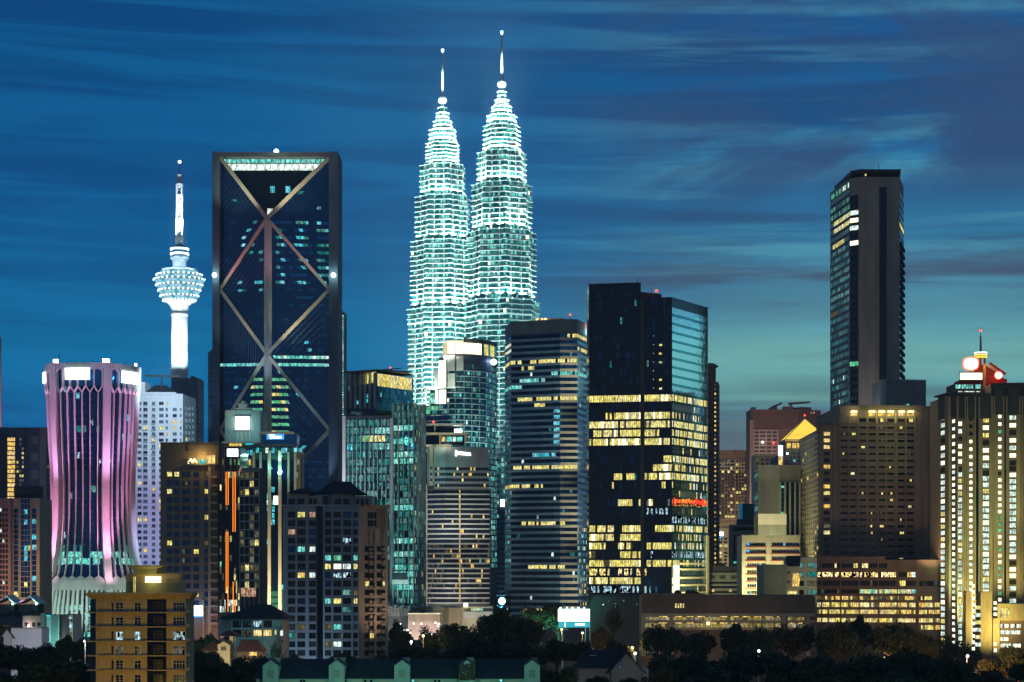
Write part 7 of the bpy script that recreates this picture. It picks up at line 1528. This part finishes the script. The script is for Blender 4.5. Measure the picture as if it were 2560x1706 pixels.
TREES = [
 (8, 1522, 70, 800, 'bushy', 'round tree in front of the tent-roofed pavilion'), (62, 1520, 74, 800, 'bushy', 'dark tree between the pavilion and the low blue building'), (100, 1530, 46, 790, 'round', 'small tree at the flared foot of the hourglass tower'),
 (168, 1582, 66, 590, 'round', 'clump-headed tree below the block with the dark mural window'), (206, 1588, 60, 590, 'bushy', 'dark tree tight against the ochre block'), (130, 1606, 90, 560, 'broad', 'low broad tree below the narrow grey stair tower'), (60, 1612, 130, 540, 'broad', 'wide dark tree below the white gable shed'), (0, 1606, 100, 530, 'round', 'dark tree under the dull red house at the picture border'),
 (150, 1645, 190, 420, 'broad', 'wide low tree on the slope before the ochre block'), (30, 1650, 200, 410, 'bushy', 'big bushy tree on the darkest slope by the picture border'), (160, 1682, 80, 330, 'olive', 'faintly lit yellowish tree at the foot of the ochre block'),
 (500, 1588, 60, 600, 'round', 'tree beneath the glowing white wall sign'), (527, 1574, 44, 610, 'bushy', 'tree at the foot of the neon glass stair tower'), (505, 1622, 110, 520, 'broad', 'broad tree below the cream gabled house'), (575, 1632, 120, 500, 'bushy', 'bushy tree hiding the cream house front'), (650, 1640, 130, 500, 'broad', 'broad tree between the hipped house and the terrace'), (525, 1650, 120, 430, 'olive', 'olive tree with glints of light beside the ochre block'), (600, 1668, 120, 380, 'round', 'round tree just clear of the first green dormer'),
 (690, 1600, 34, 600, 'loose', 'slim tree at the corner of the hipped house'), (735, 1632, 66, 620, 'round', 'small tree at the base of the grey condominium'), (860, 1632, 100, 610, 'broad', 'broad tree before the middle of the grey condominium'), (955, 1628, 50, 620, 'bushy', 'small tree at the brown side of the grey condominium'), (800, 1642, 60, 600, 'round', 'round tree below the dark light well of the grey condominium'),
 (990, 1548, 44, 790, 'broad', 'umbrella-shaped tree by the pale podium fins'), (1010, 1568, 70, 680, 'olive', 'olive tree in front of the pink louvred wall'), (1075, 1560, 90, 670, 'loose', 'loose tree full of twinkling lamps below the podium'), (1140, 1552, 110, 665, 'round', 'tree in front of the podium portal'), (1185, 1556, 70, 655, 'loose', 'loose-leaved tree before the lit podium canopy'), (1040, 1612, 150, 560, 'broad', 'broad black tree below the orange street lamp'), (1160, 1600, 140, 560, 'bushy', 'black bushy tree behind the third dormer'),
 (1252, 1514, 130, 650, 'round', 'great round tree right under the dazzling teal street lamp'), (1310, 1530, 120, 640, 'bushy', 'large tree beside the great round one under the ribbon tower'), (1240, 1580, 190, 560, 'broad', 'very wide dark tree behind the last two dormers'), (1350, 1500, 100, 830, 'bushy', 'teal-lit tree against the foot of the ribbon tower'), (1400, 1508, 70, 830, 'round', 'teal-lit tree rising behind the billboard'), (1395, 1590, 110, 600, 'olive', 'olive tree in front of the billboard post'), (1310, 1600, 120, 520, 'bushy', 'dense tree between the creeper dormer and the billboard'),
 (1535, 1508, 50, 820, 'loose', 'tall faint tree against the plain grey podium'), (1505, 1562, 60, 700, 'round', 'round tree at the foot of the grey podium'), (1460, 1596, 90, 620, 'olive', 'orange-lit tree behind the gabled house'), (1540, 1592, 90, 640, 'olive', 'rusty-lit tree between the podium and the gabled house'), (1395, 1655, 120, 420, 'bushy', 'dark tree beside the gabled house wing'), (1490, 1685, 90, 380, 'round', 'small dark tree before the gabled house'), (1570, 1690, 70, 380, 'round', 'shrubby tree under the attic window of the gabled house'),
 (1655, 1560, 120, 640, 'broad', 'broad tree before the car park end pier'), (1740, 1570, 110, 620, 'bushy', 'bushy tree before the car park decks'), (1840, 1551, 90, 620, 'round', 'tall round tree breaking the line of the car park'), (1905, 1566, 90, 610, 'broad', 'flat tree beside the tall one below the car park'), (1985, 1550, 130, 620, 'bushy', 'big tree between the car park and the hotel base'), (1700, 1612, 180, 520, 'bushy', 'dark mass of a tree below the car park lamp'), (1850, 1618, 200, 510, 'broad', 'wide tree around the lone white lamp'), (1990, 1612, 190, 500, 'bushy', 'black tree below the big one at the hotel corner'),
 (2095, 1553, 130, 610, 'broad', 'broad tree in front of the hotel base windows'), (2150, 1530, 66, 650, 'round', 'crown standing up against the yellow hotel floors'), (2230, 1548, 140, 600, 'bushy', 'bushy tree below the hotel base middle'), (2300, 1580, 100, 600, 'broad', 'broad tree under the hotel base corner'), (2110, 1620, 200, 480, 'bushy', 'deep dark tree in the hollow below the hotel'), (2260, 1625, 190, 480, 'broad', 'wide tree around the yellow lamp below the hotel'), (2368, 1582, 80, 680, 'loose', 'thin-leaved tree against the yellow foot of the sign-topped tower'), (2425, 1605, 80, 660, 'loose', 'loose tree in front of the lit stair'), (2375, 1632, 160, 500, 'olive', 'reddish-brown tree below the thin-leaved one'), (2475, 1640, 110, 560, 'olive', 'olive tree under the yellow lift tower'), (2548, 1606, 110, 560, 'bushy', 'dense sloping tree at the picture edge under the lit wing'), (2480, 1665, 180, 430, 'olive', 'broad reddish tree on the near slope of the corner'), (1650, 1660, 140, 430, 'olive', 'olive tree beside the gabled house with small lit leaves'), (1800, 1660, 220, 400, 'bushy', 'huge black tree on the near slope'), (2020, 1664, 220, 400, 'broad', 'second huge black tree on the near slope, flatter'), (2240, 1672, 220, 390, 'bushy', 'third huge tree on the near slope below the hotel'), (2580, 1650, 140, 420, 'broad', 'cut-off dark tree at the picture corner')]
for a in TREES: tree(*a)
flood(PX(1490, 690), 690, 3, PX(1490, 640), 640, 10, 2.2, (1, .4, .1), 120); flood(PX(1370, 815), 815, 4, PX(1372, 830), 830, 22, .8, (.15, 1, .75), 90); flood(PX(2440, 536), 536, 8, PX(2440, 560), 560, 9, 1.2, (1, .42, .15), 110)

# ================================================================ evening air
hz = MB(); hz.box(-2100, 2100, -90, 3300, -3, 505, 'haze')
m_ = bpy.data.materials.new('haze'); m_.use_nodes = True; M['haze'] = m_; t_ = m_.node_tree; t_.nodes.clear()
pv = node(t_, 'ShaderNodeVolumePrincipled'); pv.inputs['Color'].default_value = (.66,.9,1,1); pv.inputs['Density'].default_value = .00008
ho = node(t_, 'ShaderNodeOutputMaterial'); t_.links.new(pv.outputs[0], ho.inputs['Volume'])
tag(hz.build('haze'), None, None, kind='stuff')
